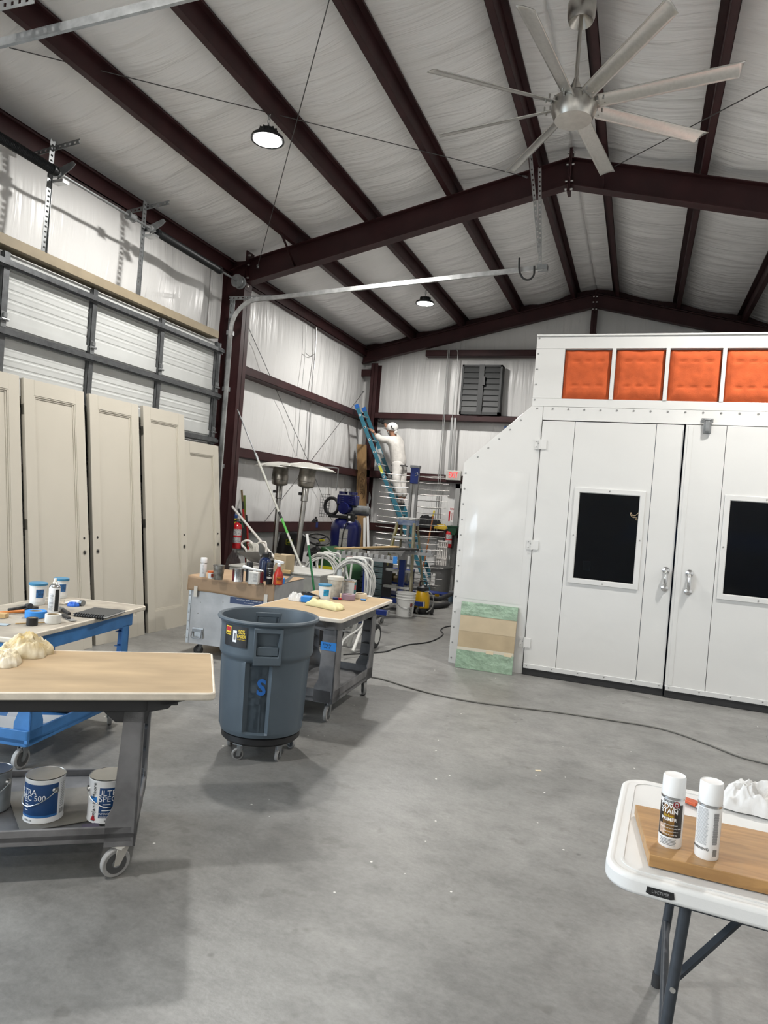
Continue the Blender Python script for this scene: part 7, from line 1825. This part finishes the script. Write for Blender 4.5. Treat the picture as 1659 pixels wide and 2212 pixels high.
for i in range(6): x = xs0+.012+(xs1-xs0-.024)*i/5; B().box(x-.012, 14.09, .02, x+.012, 14.11, P0.z-.01).o('slat', m_polew, t, sm=False)
p = AY(980, 1150, 14.3); t = thing('green_bin', 'dark green storage bin on the rail under the fire sign', 'bin', p); b = B(); b.prism([(p.x-.07, p.z-.05), (p.x+.07, p.z-.05), (p.x+.1, p.z+.12), (p.x-.11, p.z+.12)], 14.15, 14.45, 'xz'); b.o('body', M('bin_green', (.008, .045, .02), .5), t, sm=False); B().box(p.x-.12, 14.14, p.z+.11, p.x+.11, 14.46, p.z+.135).o('rim', M('bin_green', (.008, .045, .02), .5), t, sm=False)
p = AY(948, 1152, 14.2); rag('yellow cloth bundle on the rail left of the green bin', (p.x+.02, 14.3, 1.29), .17, .1, .14, M('ochre_cloth', (.48, .32, .03), .8, 0, .3, 9), 3.9, 0, 'yellow_bundle', 'cloth', .7)
p = AY(920, 1140, 14.3); rag('black bag on the rail behind the drying rack arms', (p.x, 14.45, 1.29), .3, .12, .32, M('black_cloth', (.012, .012, .013), .85), 7.2, 0, 'black_bag', 'bag', .6)
a, c = AY(938, 1103, 14.2), AY(920, 1195, 13.9); d = c-a; t = thing('shovel_handle', 'orange brown tool handle with a yellow grip near the exit', 'tool', (c.x, c.y, 0)); e = c+d*(c.z/max(.05, -d.z)); B().cyl(a, a+d*.13, .02, n=8).o('yellow_grip', M('yellow_grip', (.55, .42, .03), .5), t); B().cyl(a+d*.13, e, .016, n=8).o('handle', M('orange_brown', (.27, .10, .035), .5), t)
p = AZ(973, 1300); t = thing('foam_roll', 'slate blue foam roll standing beside the booth', 'roll', (p.x, p.y, 0)); B().lathe([(.001, .0), (.04, 0), (.045, .005), (.045, .185), (.04, .19), (.001, .19)], (p.x, p.y, 0), 18).o('roll', M('slate_foam', (.10, .15, .21), .7), t)
P = [AZ(x, y, .05) for x, y in ((905, 1310), (925, 1310), (950, 1308), (967, 1305))]; b = B(); b.tube(smooth(P, 4), .045, 10); tag(b.o('black_duct', m_drub), 'thick black duct lying on the floor behind the yellow sprayer', 'duct')
P = [AZ(x, y, .16) for x, y in ((925, 1290), (945, 1294), (958, 1290), (975, 1283))]; b = B(); b.tube(smooth(P, 4), .04, 10); tag(b.o('black_duct', m_drub), 'upper black duct resting on the low dolly', 'duct')
p = AZ(935, 1300); t = thing('low_dolly', 'low dolly with yellow corner blocks under the black duct', 'dolly', (p.x, p.y+.4, 0)); B().box(p.x-.3, p.y+.3, .09, p.x+.2, p.y+.7, .115).o('deck', m_rkb, t, sm=False); B().box(p.x-.05, p.y+.28, .03, p.x+.03, p.y+.3, .11).o('yellow_block', m_yl, t, sm=False)
for x in (-.25, .15): caster(t, p.x+x, p.y+.4, .04, .025, .09, .6)
p = AZ(985, 1292); t = thing('red_post', 'rust red post stub behind the booth edge', 'post', (p.x-.02, p.y, 0)); B().cyl((p.x-.02, p.y, 0), (p.x-.02, p.y, .42), .035, n=12).o('post', M('rust_red', (.18, .05, .03), .6), t)
# lower clutter under the rack: crates and blue shelves
t = thing('shelf_trolley', 'dark blue shelf trolley behind the white bucket', 'trolley', (-4.0, 11.9, 0))
for z in (.12, .34, .56): B().box(-4.6, 11.6, z, -3.7, 12.0, z+.03).o('shelf', m_rkb, t, sm=False)
for x in (-4.58, -3.72):
    for y in (11.62, 11.98): B().box(x-.015, y-.015, 0, x+.015, y+.015, .6).o('post', m_galvd, t, sm=False)
rnd = random.Random(11)
for i in range(4):
    x = -4.5+.2*i; b = B(); b.box(x-.08, 11.65, .371, x+.07, 11.9, .371+.08+.05*rnd.random()); tag(b.o('carton', [m_black, m_galvd, M('ochre_box', (.35, .27, .05), .6), m_card][i]), ('black carton on the middle shelf of the blue trolley', 'grey tin box on the middle shelf of the blue trolley', 'ochre carton on the middle shelf of the blue trolley', 'brown carton on the middle shelf of the blue trolley')[i], 'carton')

# ================================================================== CORDS AND FLOOR PLATE
def cord(name, label, px, r, mat, z=.008):
    return tag(B().tube(smooth([AZ(x, y, z) for x, y in px], 8), r, 7).o(name, mat), label, 'cord')
cord('extension_lead', 'grey extension cord snaking across the floor in front of the booth', [(800, 1462), (830, 1468), (905, 1491), (1000, 1512), (1100, 1526), (1200, 1538), (1330, 1557), (1400, 1568), (1460, 1583), (1530, 1608), (1600, 1635), (1680, 1655)], .008, M('grey_cord', (.17, .165, .15), .6))
cord('extension_lead', 'black extension cord running from the hoses to the booth', [(742, 1414), (790, 1411), (830, 1408), (850, 1402), (880, 1393), (920, 1388), (944, 1380), (957, 1370), (952, 1361), (960, 1355), (975, 1352)], .008, m_drub)
q = [AZ(x, y) for x, y in ((1655, 1590), (1700, 1570), (1740, 1680), (1690, 1690))]
b = B(); b.add([p+Vector((0, 0, .001)) for p in q]+[p+Vector((0, 0, .006)) for p in q], [(0, 1, 2, 3), (7, 6, 5, 4), (0, 4, 5, 1), (1, 5, 6, 2), (2, 6, 7, 3), (3, 7, 4, 0)])
tag(b.o('floor_plate', m_plate, sm=False), 'steel plate lying on the floor at the right edge', 'plate')
b = B(T(*AZ(1163, 1665), .5)); b.box(-.02, -.012, .0005, .02, .012, .002); tag(b.o('tape_scrap', M('masking_tape', (.62, .53, .37), .7), sm=False), 'scrap of beige tape on the open floor', 'tape')
